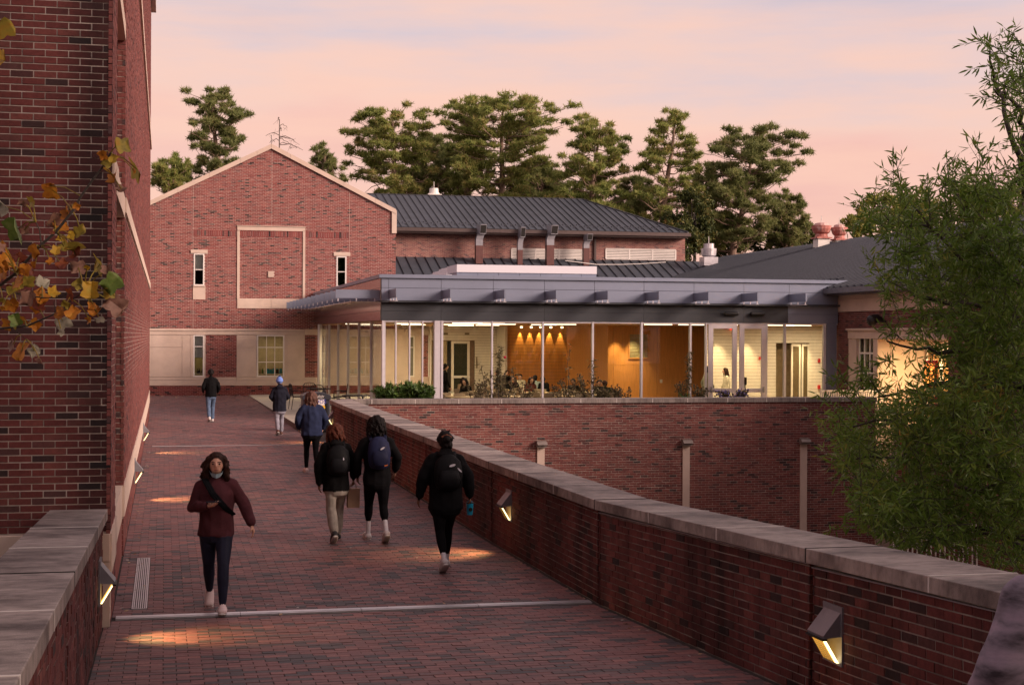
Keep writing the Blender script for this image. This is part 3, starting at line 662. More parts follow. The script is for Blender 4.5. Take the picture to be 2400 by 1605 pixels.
    # coping along the gable
    def slope_stones(xa, za, xb, zb, cuts):
        for u, v in zip(cuts, cuts[1:]):
            p0 = Vector((xa+(xb-xa)*u, 0, za+(zb-za)*u)); p1 = Vector((xa+(xb-xa)*v, 0, za+(zb-za)*v)); d = (p1-p0).normalized()*.004; n = Vector((0, 0, -.22))
            mb = MB(); mb.prism([p0+d+Y*(G-.10), p1-d+Y*(G-.10), p1-d+n+Y*(G-.10), p0+d+n+Y*(G-.10)], (0, .45, 0)); mb.build('coping_stone', STONE, t)
    slope_stones(ax, az, sx, sz, [0, .15, .33, .575, .83, 1]); xe = L0-3; slope_stones(xe, az-(ax-xe)*sll, ax, az, [0, .1, .25, .40, .55, .70, .85, .93, 1])
    mb = MB(); z0 = gz(926, 547); mb.box(sx-.2, sx+.03, G-.08, G+.3, z0, sz-.05); mb.build('kneeler_stone', STONE, t)
    mb = MB(); mb.loft([(ax, G, az), (ax, G, az+.42)], [.012, .012], n=5); mb.build('lightning_rod', BLACK, t)
    for px, y0, y1 in ((452.5, 430, 586), (452.5, 702, 771), (637, 350, 530), (819, 450, 592)):
        a = gx(px, (y0+y1)/2); mb = MB(); mb.box(a-.006, a+.006, G-.003, G+.02, gz(px, y1), gz(px, y0)); mb.build('control_joint', MORT_G, t)
    # body behind the facade
    mb = MB(); b0 = G+.35; mb.box(L0-3, sx-.05, G+3.0, G+14, -.1, min(sz, zl_)-.3); 
    mb.prism([(L0-3, b0, zl_-.6), (sx-.05, b0, sz-.5), (ax, b0, az-.35), (L0-3, b0, zl_-.3)], (0, 14, 0)); mb.build('roof', ROOF, t)
    mb = MB(); mb.box(sx-.25, sx-.02, G+.32, G+14, 2.9, sz-.3); mb.build('side_wall', BR_GABLE, t)
    # windows
    blind = mat('roller_blind', (.70, .73, .72), .8, var=.03)
    for (r, rows, bl) in (((454, 594, 479, 669.5), (632,), 632), ((788.5, 600.5, 812, 672), (637,), None), ((453, 785, 478.5, 883), (812, 812.1), 838)):
        w, q = window(t, *r, 1, rows[:1]); rm = room(t, *q, G, wall=ROOMW if bl else DARKG, name='window_room')
        if bl:
            a, b, z0, z1 = rect(r[0]+2, r[1]+2, r[2]-2, bl); mb = MB(); mb.box(a, b, G+.12, G+.14, z0, z1); mb.build('blind', blind, w)
    w, q = window(t, 602, 785, 666.5, 883, 3, (814, 848.5)); room(t, *q, G, wall=ROOMW, name='window_room', depth=2.6)
    a, b, z0, z1 = q; sh = gz(634, 876)
    mb = MB(); mb.box(a-.3, b+.3, G+.5, G+.9, sh-.04, sh); shelf = mb.build('shelf', SLAT, t)
    area('room_light', ((a+b)/2+.2, G+1.3, z1), .8, 22, (1, .75, .45), parent=t)
    a2, b2 = rect(453, 785, 478.5, 883)[:2]; area('room_light', ((a2+b2)/2, G+1.3, z1), .5, 9, (1, .8, .4), parent=t)
    mb = MB(); mb.box(a2-.2, b2+.2, G+.4, G+.8, gz(466, 875)-.04, gz(466, 875)); mb.build('shelf', SLAT, t)
    teal = mat('teal_bag', (.03, .30, .36), .5); brown = mat('kraft_package', (.30, .20, .10), .8)
    for k, px in enumerate((630, 637, 644, 652, 660)):
        x = gx(px, 870); s = thing('coffee_bag', ['teal packet at the left end of the window shelf', 'second teal packet on the window shelf', 'teal packet in the middle of the window shelf', 'dark mug shaped container among the teal packets', 'teal packet at the right end of the window shelf'][k], 'packet', (x, G+.6, sh), 'packets on the shelf behind the big window')
        mb = MB(); mb.hexa([(-.07, -.05, 0), (.07, -.05, 0), (.07, .05, 0), (-.07, .05, 0), (-.06, -.02, .2), (.06, -.02, .2), (.06, .02, .2), (-.06, .02, .2)]); mb.build('bag', teal if k != 3 else BLACK, s, local=True)
        mb = MB(); mb.box(-.055, .055, -.015, .015, .2, .235); mb.build('seal', brown if k == 1 else teal, s, local=True)
    for k, px in enumerate((611, 617, 622)):
        x = gx(px, 870); mb = MB(); mb.loft([(x, G+.6, sh), (x, G+.6, sh+.15), (x, G+.6, sh+.19), (x, G+.6, sh+.25)], [.04, .04, .018, .018], n=8, dome=False); mb.build('bottle', [brown, mat('green_bottle', (.08, .16, .05), .2), WHITE][k], label=['brown bottle left on the shelf behind the big window', 'green bottle on the shelf behind the big window', 'white bottle nearest the teal packets'][k], cat='bottle', group='bottles on the shelf behind the big window')
    for k, px in enumerate((464, 468, 475)):
        x = gx(px, 872); z = gz(466, 875); mb = MB(); mb.loft([(x, G+.55, z), (x, G+.55, z+.12), (x, G+.55, z+.15), (x, G+.55, z+.2)], [.05, .05, .02, .02], n=8, dome=False); mb.build('jar', BLACK, label=['left black jar on the shelf in the narrow ground window', 'middle black jar on the shelf in the narrow ground window', 'right black jar on the shelf in the narrow ground window'][k], cat='jar', group='jars in the narrow window')
    # window with a lamp, seen through the pavilion glass
    for r in ((958.5, 787, 971.5, 883), (1003.5, 787, 1017, 883)):
        w, q = window(t, *r, 1, (814,)); mb = MB(); a, b, z0, z1 = q; mb.box(a, b, G+.005, G+.012, z0, z1); 
        mb.build('backing', mat('window_backing', (.16, .15, .12), .5), w)
    return t
gable()
# ------------------------------------------------------------------ rear building with slate-coloured metal roofs
def seam_roof(t, mbpts, seams, m=ROOF, th=.12, sw=.03, sh=.05, name='roof', only=None):
    mb = MB(); mb.prism([Vector(p)-Z*th for p in mbpts], (0, 0, th)); r = mb.build(name, m, t)
    for k, (a, b) in enumerate(seams):
        mb = MB(); a, b = Vector(a)+Z*sh/2, Vector(b)+Z*sh/2; mb.bar(a, b, sw, sh); mb.build('seam', ROOF_R, r)
    return r
def rear():
    RYY = 86.0
    t = thing('rear_building', 'low brick building with a slate grey hipped metal roof behind the glass pavilion', 'building', (18, RYY+5, 0))
    f = lambda px, py, y=RYY: onY(px, py, y)
    xR = f(1605.6, 580).x; xL = 8.5; zt = f(1300, 549).z; zb = 6.2
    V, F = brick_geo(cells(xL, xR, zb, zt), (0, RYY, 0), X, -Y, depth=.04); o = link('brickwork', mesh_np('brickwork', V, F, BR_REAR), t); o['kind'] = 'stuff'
    mb = MB(); mb.box(xL, xR-.01, RYY+.012, RYY+9.5, 0, zt); mb.build('mortar_wall', MORT_G, t)
    mb = MB(); mb.box(xL, xR+.1, RYY-.08, RYY, zt-.02, zt+.14); mb.box(xL, xR+.16, RYY-.16, RYY, zt+.14, zt+.22); mb.build('frieze', WHITE, t)
    # eave, roof
    ze = f(1300, 541).z; yE = RYY-.75; x1 = f(1612, 556, yE).x
    mb = MB(); mb.box(xL, x1, yE, RYY, ze-.33, ze-.20); mb.build('soffit', GUTTER, t)
    mb = MB(); mb.box(xL, x1+.15, yE-.16, yE, ze-.24, ze-.04); mb.build('gutter', GUTTER, t)
    mb = MB(); mb.box(xL, x1, yE, yE+.12, ze-.20, ze-.01); mb.build('fascia', mat('copper_brown_fascia', (.13, .07, .05), .6), t)
    yR = 93.2; zR = onY(1100, 460.5, yR).z; xr = onY(1364.7, 466, yR).x; xh = x1
    P = [(xL, yE, ze), (xh, yE, ze), (xr, yR, zR), (xL, yR, zR)]
    seams = []; x = xL+.3
    while x < xh:
        if x <= xr: seams.append(((x, yE, ze), (x, yR, zR)))
        else:
            k = (xh-x)/(xh-xr); seams.append(((x, yE, ze), (x, yE+(yR-yE)*k, ze+(zR-ze)*k)))
        x += .41
    r = seam_roof(t, P, seams)
    mb = MB(); mb.prism([(xh, yE, ze-.1), (xh, yE+15, ze-.1), (xr, yR, zR-.1)], (0, 0, .1)); mb.build('hip_face', ROOF, t)
    mb = MB(); mb.bar((xL, yR, zR), (xr, yR, zR), .16, .08); mb.build('ridge_cap', ROOF_R, t); mb = MB(); mb.bar((xr, yR, zR), (xh, yE, ze+.02), .16, .08); mb.build('hip_cap', ROOF_R, t)
    sg = MB(); x = xL+.5; i = 0
    while x < xh-1:
        for dx, k in ((0, .11+.03*(i % 2)), (.1, .07+.02*(i % 2))): sg.ball((x+dx, yE+(yR-yE)*k, ze+(zR-ze)*k+.05), (.045, .05, .045), 6, 4)
        x += .41; i += 1
    sg.build('snow_guards', mat('snow_guard_metal', (.16, .16, .18), .3, .7), t, kind='stuff')
    # louvred vents
    for (p0, p1, cols) in ((1199, 1365, 3), (1420, 1583, 3)):
        a, b, z0, z1 = rect(p0, 583, p1, 608, RYY); 
        if p0 > 1400: a, b, z0, z1 = rect(p0, 583, p1, 609.5, RYY)
        mb = MB(); y0, y1 = RYY-.05, RYY+.02; mb.box(a, b, y0, y1, z0, z0+.05); mb.box(a, b, y0, y1, z1-.05, z1)
        xs = [a+(b-a)*i/cols for i in range(cols+1)]
        for x in xs: mb.box(x-.04, x+.04, y0, y1, z0+.05, z1-.05)
        v = mb.build('louvre_vent', WHITE, t); mb = MB(); mb.box(a, b, RYY-.004, RYY-.002, z0, z1); mb.build('vent_backing', DARKJ, v)
        for p, q in zip(xs, xs[1:]):
            for k in range(6):
                z = z0+.07+k*(z1-z0-.1)/6; mb = MB(); mb.hexa([(p+.04, y0, z), (q-.04, y0, z), (q-.04, y1-.03, z+.05), (p+.04, y1-.03, z+.05), (p+.04, y0, z+.025), (q-.04, y0, z+.025), (q-.04, y1-.03, z+.07), (p+.04, y1-.03, z+.07)]); mb.build('slat', WHITE, v)
    # downspout
    x = f(1394, 580).x; mb = MB(); mb.box(x-.06, x+.06, RYY-.12, RYY-.02, zb, zt+.2); mb.build('downspout', GUTTER, t)
    # lower roof in front of the wall
    za = f(1200, 606).z; yF = 74.5; zf = za-4.2; xl, xr2 = xL+.0, f(1625, 612).x+1
    seams = []; x = xl+.35
    while x < xr2-.1: seams.append(((x, yF, zf), (x, RYY-.05, za))); x += .55
    t2 = thing('lean_to_roof', 'dark standing seam lean-to roof below the louvred wall', 'roof', (18, yF, 0))
    seam_roof(t2, [(xl, yF, zf), (xr2, yF, zf), (xr2, RYY-.03, za), (xl, RYY-.03, za)], seams, name='roof_deck')
    mb = MB(); mb.box(xl, xr2, yF+.2, RYY-.2, 0, zf-.2); mb.build('wall', BR_REAR, t2)
    # ducts with turned hoods rising through the lower roof
    for k, (px, pb, ptop, ph, w) in enumerate(((1122, 603, 527, 576, 17), (1218, 606, 533, 586, 12.5), (1288, 607, 529, 575, 18.5), (1373, 608, 549, 582, 14.5))):
        D = t3 = thing('vent_duct', ['leftmost metal vent duct with a turned hood rising from the lower roof', 'second narrower metal duct with a turned hood, left of the tall one', 'tallest metal duct with a turned hood in front of the louvres', 'rightmost and shortest metal duct with a turned hood'][k], 'duct', tuple(onY(px, pb, RYY-1)), 'hooded ducts on the lower roof')
        b = onY(px, pb+3, RYY-1.0); m_ = onY(px, ph, RYY-1.0); tp = onY(px, ptop, RYY-1.0); hw = w/3600*84/2
        mb = MB(); mb.box(b.x-hw, b.x+hw, b.y-hw, b.y+hw, b.z-.3, m_.z); mb.build('duct', mat('maroon_duct', (.12, .05, .045), .5), t3)
        H = tp.z-m_.z; mb = MB(); o = Vector((b.x, b.y, m_.z)); q = lambda x, y, z: o+Vector((x*hw, y*hw, z*H))
        S2 = [((0, 0), 0), ((0, 0), .28), ((.25, -.1), .45), ((.7, -.3), .62)]
        pr = None
        for (cx, cy), z in S2:
            ring = [q(cx-1, cy-1, z), q(cx+1, cy-1, z), q(cx+1, cy+1, z), q(cx-1, cy+1, z)]
            if pr: mb.hexa(pr+ring)
            pr = ring
        mb.build('duct_neck', FLASH, t3)
        mb = MB(); mb.hexa([q(-.1, -1.9, .55), q(1.7, -1.9, .55), q(1.5, .9, .55), q(-.7, .9, .6), q(.15, -1.9, 1), q(1.95, -1.9, 1), q(1.7, .9, 1), q(-.5, .9, 1)]); h = mb.build('hood', FLASH, t3)
        mb = MB(); a0, b0, c0, d0 = q(-.02, -1.93, .58), q(1.62, -1.93, .58), q(1.85, -1.93, .97), q(.22, -1.93, .97); mb.poly([a0, b0, c0, d0]); mb.build('opening', DARKG, h)
    # roof fan on the ridge
    for k, (px, py, yy, s, mt, lab) in enumerate(((1017, 456, 94, 1.0, WHITE, 'white roof fan on the ridge beside the pines'), (1661, 603, 84, 1.0, mat('bright_galvanised', (.62, .6, .64), .35, .5), 'shiny round roof ventilator in front of the pines'))):
        p = onY(px, py, yy); f2 = thing('roof_fan', lab, 'roof fan', tuple(p), 'roof fans')
        mb = MB(); s_ = s*.36
        if k == 0: mb.loft([(0, 0, -.5), (0, 0, .08), (0, 0, .09), (0, 0, .38*s)], [.36*s, .36*s, .30*s, .27*s], n=14, dome=False); mb.build('drum', mt, f2, local=True)
        else:
            mb.loft([(0, 0, -.9), (0, 0, -.02), (0, 0, .1), (0, 0, .5)], [.24, .24, .42, .45], n=16, dome=False); mb.build('bowl', mt, f2, local=True)
            mb = MB(); mb.loft([(0, 0, .51), (0, 0, .78)], [.30, .30], n=14, dome=False); mb.build('cap', mt, f2, local=True)
        mb = MB(); z = .38 if k == 0 else .78; mb.loft([(0, 0, z), (0, 0, z+.4)], [.02, .02], n=5); mb.build('lightning_rod', WHITE, f2, local=True)
        mb = MB(); mb.box(-.42*s, .42*s, -.42*s, .42*s, -.5, 0); mb.build('curb', mt, f2, local=True)
    # cable sagging over the lower roof
    pts = [onY(a, b, 82) for a, b in ((1325, 611), (1350, 614), (1398, 620), (1450, 620), (1500, 618.5), (1560, 614.5))]
    mb = MB(); mb.loft(pts, [.022]*6, n=5); mb.build('lightning_cable', WHITE, label='pale cable sagging over the lower metal roof', cat='cable')
rear()
# ------------------------------------------------------------------ right building with ribbed roof
RXF = 22.9
def right_building():
    t = thing('entrance_building', 'right hand building with ribbed dark roof and lit stone entrance behind the willow oak', 'building', (RXF, 44, 0))
    yN, yS = 50.6, 30.0
    fz = lambda px, py: onX(px, py, RXF).z
    zf1 = fz(1963, 703); zf0 = fz(1963, 731)
    ent = (onX(1993, 850, RXF).y, onX(2222, 850, RXF).y)      # far, near
    zl = fz(1995, 770)
    holes = [(ent[1], ent[0], -.1, zl)]
    c = cells(yS, yN, -4.4+.03, zf0, [(ent[1], ent[0], .05, zl)])
    brickwall(t, c, (RXF, 0, 0), Y, -X, BR_RET, limit=40, jit=.003)
    mb = MB()
    for (a, b, z0, z1) in ((yS, ent[1], -4.4, zf0), (ent[0], yN, -4.4, zf0), (ent[1], ent[0], zl, zf0), (ent[1], ent[0], -4.4, .05)): mb.poly([(RXF+.01, a, z0), (RXF+.01, a, z1), (RXF+.01, b, z1), (RXF+.01, b, z0)])
    mb.build('mortar_wall', MORTAR, t)
    y = yS
    while y < yN-.01:
        e = min(y+1.3, yN); mb = MB(); mb.box(RXF-.04, RXF+.1, y+.004, e-.004, zf0, zf1); mb.build('frieze_stone', STONE, t); y = e
    mb = MB(); mb.box(RXF-.02, RXF+.3, yS, yN, zf1+.004, fz(1975, 686)); mb.build('eave_wall', STONE, t)
    # stone entrance surround, thick; window; lit alcove
    e0, e1 = ent; zt2 = fz(1995, 770)
    mb = MB(); mb.box(RXF-.10, RXF+.35, e1, e0, zt2-.34, zt2-.07); mb.build('entablature', STONE, t); mb = MB(); mb.box(RXF-.16, RXF+.1, e1-.1, e0+.05, zt2-.065, zt2); mb.build('cornice', STONE, t)
    w0, w1 = onX(2012, 850, RXF).y, onX(2050, 850, RXF).y; wz0, wz1 = fz(2030, 922), fz(2030, 791)
    mb = MB(); mb.box(RXF-.07, RXF+.35, w0+.02, e0, 0, zt2-.35); mb.build('pier', STONE, t)
    mb = MB(); mb.box(RXF-.07, RXF+.35, w1-.35, w1-.02, 0, zt2-.35); mb.build('pier', STONE, t)
    mb = MB(); mb.box(RXF-.05, RXF+.3, w1, w0, 0, wz0); mb.build('sill', STONE, t)
    fr = MB(); n = 3; ys = [w1+(w0-w1)*i/n for i in range(n+1)]; zs = [wz0, wz0+(wz1-wz0)*.36, wz0+(wz1-wz0)*.72, wz1]
    for yv in ys: fr.box(RXF+.02, RXF+.08, yv-.03, yv+.03, wz0, wz1)
    for zv in zs: fr.box(RXF+.025, RXF+.075, w1, w0, zv-.03, zv+.03)
    w = fr.build('window', WHITE, t)
    for a, b in zip(ys, ys[1:]):
        for r, s in zip(zs, zs[1:]): g = MB(); g.box(RXF+.045, RXF+.055, a+.03, b-.03, r+.03, s-.03); g.build('pane', GLASS_W, w)
    WARM = mat('lit_lobby_wall', (.62, .50, .34), .7, var=.05)
    mb = MB(); x1 = RXF+1.6; ya, yb = w1-.36, e1+.0; zc = zt2-.36
    mb.poly([(x1, yb, 0), (x1, ya, 0), (x1, ya, zc), (x1, yb, zc)]); mb.poly([(RXF, ya, 0), (x1, ya, 0), (x1, ya, zc), (RXF, ya, zc)]); mb.poly([(RXF, yb, 0), (RXF, yb, zc), (x1, yb, zc), (x1, yb, 0)]); mb.poly([(RXF, yb, zc), (RXF, ya, zc), (x1, ya, zc), (x1, yb, zc)]); mb.poly([(RXF, yb, 0), (x1, yb, 0), (x1, ya, 0), (RXF, ya, 0)])
    mb.build('entrance_alcove', STONE, t)
    mb = MB(); mb.box(RXF+.4, RXF+3, w1, w0+.5, -.05, 0); mb.poly([(RXF+2.6, w1-.5, 0), (RXF+2.6, w0+1, 0), (RXF+2.6, w0+1, 3.2), (RXF+2.6, w1-.5, 3.2)]); mb.build('lobby_wall', WARM, t)
    # double glass door in the alcove
    for k in range(2):
        y1 = ya-.35-k*1.0; fr = MB(); X0 = x1-.12; fr.box(X0, X0+.06, y1-.09, y1, 0, 2.5); fr.box(X0, X0+.06, y1-1.0, y1-.91, 0, 2.5); fr.box(X0, X0+.06, y1-.91, y1-.09, 2.38, 2.5); fr.box(X0, X0+.06, y1-.91, y1-.09, 0, .25); d = fr.build('door', WHITE, t)
        g = MB(); g.box(X0+.025, X0+.035, y1-.91, y1-.09, .25, 2.38); g.build('pane', mat('amber_door_glass', (.28, .15, .06), .2), d)
        g = MB(); g.box(X0-.06, X0-.02, y1-.85, y1-.15, 1.0, 1.05); g.build('push_bar', FLASH, d)
    area('alcove_light', (RXF+.7, (ya+yb)/2, zc-.05), .5, 260, (1, .68, .32), parent=t)
    spot('porch_light', (RXF-.5, w1-.9, zt2+.12), (RXF-.1, w1-.7, 0), 420, 130, .6, (1, .7, .36), parent=t)
    lf = MB(); lf.loft([(RXF-.05, w1-.9, zt2+.22), (RXF-.35, w1-.9, zt2+.32), (RXF-.55, w1-.9, zt2+.24)], [.03, .14, .2], n=10, side=(0, 1, 0)); lf.build('porch_lamp', BLACK, t)
    sg = MB(); sg.box(RXF-.28, RXF-.2, yb+.25, yb+.95, 1.35, 2.15); sg.box(RXF-.27, RXF-.21, yb+.25, yb+.31, 0, 1.35); sgo = sg.build('sign', mat('red_sign', (.5, .02, .02), .5, var=0), label='red and orange lit sign standing at the entrance behind the leaves', cat='sign')
    mb = MB(); mb.box(RXF-.30, RXF-.285, yb+.32, yb+.88, 1.45, 2.05); mb.build('sign_face', emis('sign_glow', (1, .30, .05), 2.6), sgo)
    area('lobby_light', (RXF+1.5, w0-.5, 3.0), .6, 40, (1, .8, .5), parent=t)
    # eave, gutter, roof running towards the camera
    zE = fz(1975, 686); xE = RXF-.45
    mb = MB(); mb.box(xE, RXF+.1, yS, yN+.7, zE-.10, zE+.0); mb.build('soffit', GUTTER, t)
    mb = MB(); mb.box(xE-.16, xE, yS, yN+.85, zE-.04, zE+.14); mb.build('gutter', mat('grey_gutter', (.18, .18, .20), .4, .5), t)
    xr = 33.5; kz = (onX(1693, 604, xr)); zR = kz.z; x0 = xE; z0 = zE+.12
    yFar = kz.y
    # the roof continues far behind the pavilion, its lower edge hidden by it
    s = (zR-z0)/(xr-x0); r = None
    P = [(x0, yS, z0), (xr, yS, zR), (xr, yFar, zR), (x0, yN+.6, z0)]
    x0b = 23.8; z0b = z0-(x0-x0b)*s; yb0 = yN+.62
    mb = MB(); mb.prism([(x0, yS, z0-.1), (xr, yS, zR-.1), (xr, yb0, zR-.1), (x0, yb0, z0-.1)], (0, 0, .1)); r = mb.build('roof', ROOF_K, t)
    mb = MB(); mb.prism([(x0b, yb0, z0b-.1), (xr, yb0, zR-.1), (xr, yFar, zR-.1), (x0b, yFar, z0b-.1)], (0, 0, .1)); mb.build('roof', ROOF_K, t)
    y = yS+.2; n = 0; ms = mat('grey_rib', (.055, .062, .078), .55, 0, spec=.15)
    while y < yFar:
        a = x0 if y < yb0 else x0b; za = z0 if y < yb0 else z0b
        mb = MB(); mb.bar((a, y, za+.045), (xr, y, zR+.045), .16, .09); mb.build('rib', ms, r); y += .54; n += 1
    mb = MB(); mb.prism([(xr, yS, zR-.1), (xr+11, yS, z0), (xr+11, yFar, z0), (xr, yFar, zR-.1)], (0, 0, .1)); mb.build('roof', ROOF, t)
    mb = MB(); mb.box(RXF+3, xr+10, yS+.1, yFar-1, -4.4, z0-.1) if 0 else mb.box(RXF+3.1, xr+10, yS+.1, 49, -4.4, z0-.1); mb.build('building_mass', BR_RET, t)
    mb = MB(); mb.box(24, xr+10, 62.5, yFar-1, 0, z0b); mb.build('building_mass', BR_RET, t)
    # red exhaust fans on the ridge
    for k, (px, s_) in enumerate(((1925, .74), (1952, .62))):
        p = onX(px, 576, xr-1.2); 
        if k: p = p+Vector((.9, 1.2, 0))
        f = thing('exhaust_fan', ['larger rusty red mushroom exhaust fan on a white curb on the ribbed roof', 'smaller rusty red exhaust fan behind the larger one'][k], 'exhaust fan', tuple(p), 'rusty exhaust fans')
        rd = mat('rusty_red_paint', (.46, .16, .13), .6, var=.25, scale=3, col2=(.62, .45, .42)); q = .38*s_
        mb = MB(); mb.box(-.42*s_, .42*s_, -.42*s_, .42*s_, -.9, .35); mb.build('curb', WHITE, f, local=True)
        mb = MB(); mb.box(-.55*s_, .55*s_, -.55*s_, .55*s_, .35, .42); mb.build('base_plate', rd, f, local=True)
        mb = MB(); mb.loft([(0, 0, .42), (0, 0, .58), (0, 0, .66), (0, 0, .84), (0, 0, 1.0)], [.45*s_, .40*s_, .55*s_, .66*s_, .68*s_], n=16, dome=False); mb.build('bowl', rd, f, local=True, smooth=False)
        mb = MB(); mb.loft([(0, 0, 1.0), (0, 0, 1.12), (0, 0, 1.17)], [.48*s_, .44*s_, .2*s_], n=12, dome=False); mb.build('cap', mat('pale_red_cap', (.55, .36, .33), .6), f, local=True)
        mb = MB(); mb.loft([(0, 0, 1.15), (0, 0, 1.5)], [.02, .02], n=5); mb.build('lightning_rod', WHITE, f, local=True)
right_building()
# lower terrace beyond the retaining wall: white railing, pale cheek wall, steps
def railing(name, p0, p1, h, n, label, m=WHITE):
    t = thing(name, label, 'railing', tuple(p0)); p0, p1 = Vector(p0), Vector(p1)
    mb = MB(); mb.bar(p0+Z*h, p1+Z*h, .06, .06); mb.build('top_rail', m, t); mb = MB(); mb.bar(p0+Z*.12, p1+Z*.12, .04, .04); mb.build('bottom_rail', m, t)
    for i in range(n+1):
        q = p0.lerp(p1, i/n); mb = MB(); mb.bar(q+Z*.12, q+Z*(h-.03), .03, .03); mb.build('baluster', m, t)
mb = MB(); mb.box(RX1-.2, RXF, 45.6, 52, -4.4, -.02); mb.build('landing', CONC, kind='structure')
railing('railing', (RX1+.25, 45.5, 0), (RXF-.3, 45.5, 0), 1.12, 30, 'pale metal railing in front of the lit stone entrance')
mb = MB(); mb.box(RX1+.0, RXF, 45.3, 45.58, -4.4, .0); mb.build('cheek_wall', STONE_P, label='pale stone wall below the entrance railing, half hidden by leaves', cat='wall')
ra_, rb_ = onY(2095, 1260, 37.5).x, onY(2290, 1260, 37.5).x
railing('railing', (ra_, 37.5, -3.4), (rb_, 37.5, -3.4), 1.2, 18, 'white baluster railing farther back in the courtyard below the oak')
# ------------------------------------------------------------------ glass pavilion
def px_(px, y=PV, py=800): return onY(px, py, y).x
def pavilion():
    t = thing('glass_pavilion', 'modern glass pavilion with grey metal fascia and warm lit interior', 'pavilion', (14, PV, 0))
    xL, xR = 6.87, px_(1963); zG, zS, zT = 3.31, 3.93, 4.81; zM = 4.37; cap0 = 4.68
    yb = G-.05; xg = 6.95
    # upper fascia: cap, two rows of panels
    pj = [893, 910, 1033, 1155, 1275, 1392, 1508, 1625, 1742, 1848, 1963]; xs = [px_(p) for p in pj]
    for a, b in zip(xs, xs[1:]):
        for z0, z1 in ((zS+.03, zM), (zM, cap0)):
            mb = MB(); mb.box(a+.006, b-.006, PV-.04, PV, z0+.006, z1-.006); mb.build('fascia_panel', METAL, t)
    for a, b in zip([xs[0]-.08, xs[3], xs[6], xs[8]], [xs[3], xs[6], xs[8], xs[10]+.35]):
        mb = MB(); mb.box(a, b-.004, PV-.12, PV+.3, cap0+.012, zT); mb.build('roof_edge_cap', METAL, t)
    mb = MB(); mb.box(xL+.01, xR, PV, PV+.02, zG, cap0+.01); mb.build('backing', METAL_D, t)
    mb = MB(); mb.box(xL-.02, xR, PV-.22, PV-.005, zS-.03, zS+.02); mb.build('ledge', METAL_D, t)
    # lower dark band
    ln = [893, 1033, 1275, 1508, 1742, 1846, 1963]; lx = [px_(p) for p in ln]
    for k, (a, b) in enumerate(zip(lx, lx[1:])):
        m = METAL_D if k < 5 else METAL
        for z0, z1 in ((zG, (zG+zS)/2), ((zG+zS)/2, zS-.035)): mb = MB(); mb.box(a+.004, b-.004, PV-.03, PV-.002, z0+.004, z1-.004); mb.build('band_panel', m, t)
    # side: mirror-like panels running back to the gable
    n = 12; ys = [PV+(yb-PV)*i/n for i in range(n+1)]
    for a, b in zip(ys, ys[1:]):
        for z0, z1, m in ((zG, (zG+zS)/2, METAL_S), ((zG+zS)/2, zS, METAL_S), (zS+.02, zM, METAL_S), (zM, cap0, METAL_S)):
            mb = MB(); mb.box(xL-.03, xL, a+.008, b-.008, z0+.006, z1-.006); mb.build('side_panel', m, t)
    mb = MB(); mb.box(xL, xL+.02, PV+.02, yb, zG, cap0); mb.build('backing', METAL_D, t)
    mb = MB(); mb.box(xL-.06, xL+.3, PV+.3, yb, cap0+.012, zT); mb.build('roof_edge_cap', METAL, t)
    mb = MB(); mb.box(xL+.05, 23.4, PV+.05, yb, zT-.35, zT-.15); mb.box(23.4, 28.6, PV+1.1, 62, 3.32, 3.45); mb.build('roof_deck', METAL, t)
    mb = MB(); mb.box(xL+.06, 23.4, PV+.06, yb-.02, zG-.03, zG); mb.box(23.4, 28.6, PV+1.1, 62, zG-.03, zG); mb.build('ceiling', CEIL, t)
    # white rooflight upstand, stepped back to the left
    a, b = px_(1070, 56), px_(1398, 56); zt = onY(1230, 622, 56).z; zb = 4.7
    mb = MB(); zz = onY(1230, 640, 56).z; mb.box(a, b, 56, 58, zz, zt); u = mb.build('rooflight', mat('white_membrane', (.70, .69, .74), .5, var=0), t)
    x = a
    while x < b: mb = MB(); e = min(x+.8, b); mb.box(x+.006, e-.006, 56.04, 57, zb, zz-.004); mb.build('upstand_panel', METAL, u); x = e
    for k, (p0, p1, y) in enumerate(((1038, 1060, 58.5), (1022, 1040, 61), (1008, 1024, 63.5), (995, 1010, 66))):
        a1, b1 = px_(p0, y), px_(p1, y)+.6; z1 = zt-.02*k-.0; mb = MB(); mb.hexa([(a1, y, zb), (b1, y, zb), (b1, y+2, zb), (a1, y+2, zb), (a1+.2, y, z1), (b1, y, z1), (b1, y+2, z1), (a1+.2, y+2, z1)]); mb.build('rooflight', MATS['white_membrane'], t)
    # projecting fins, front
    for px in (930, 1057, 1184, 1305, 1426, 1546, 1662, 1777, 1890):
        x = onY(px, 690, PV-1.5).x; mb = MB(); mb.box(x-.028, x+.028, PV-1.5, PV-.04, 4.03, 4.31); f = mb.build('fin', METAL, t)
        for yy in (PV-1.42, PV-.8, PV-.2): mb = MB(); mb.box(x-.015, x+.015, yy-.015, yy+.015, 3.93, 4.03); mb.build('peg', MULL, f)
        mb = MB(); mb.box(x-.05, x+.05, PV-1.45, PV-.2, 3.915, 3.93); mb.build('bracket', MULL, f)
    # fins, side: long blades reaching out over the patio
    y = PV+.35; k = 0
    while y < yb-.3:
        mb = MB(); mb.box(5.42, xL-.03, y-.028, y+.028, 4.03, 4.31); f = mb.build('fin', METAL, t)
        for xx in (5.5, 6.1, 6.7): mb = MB(); mb.box(xx-.015, xx+.015, y-.015, y+.015, 3.93, 4.03); mb.build('peg', MULL, f)
        y += 1.72; k += 1
    mb = MB(); mb.box(5.9, xL-.03, PV+.1, yb-.05, 3.905, 3.925); mb.build('sunshade_plate', METAL_S, t)
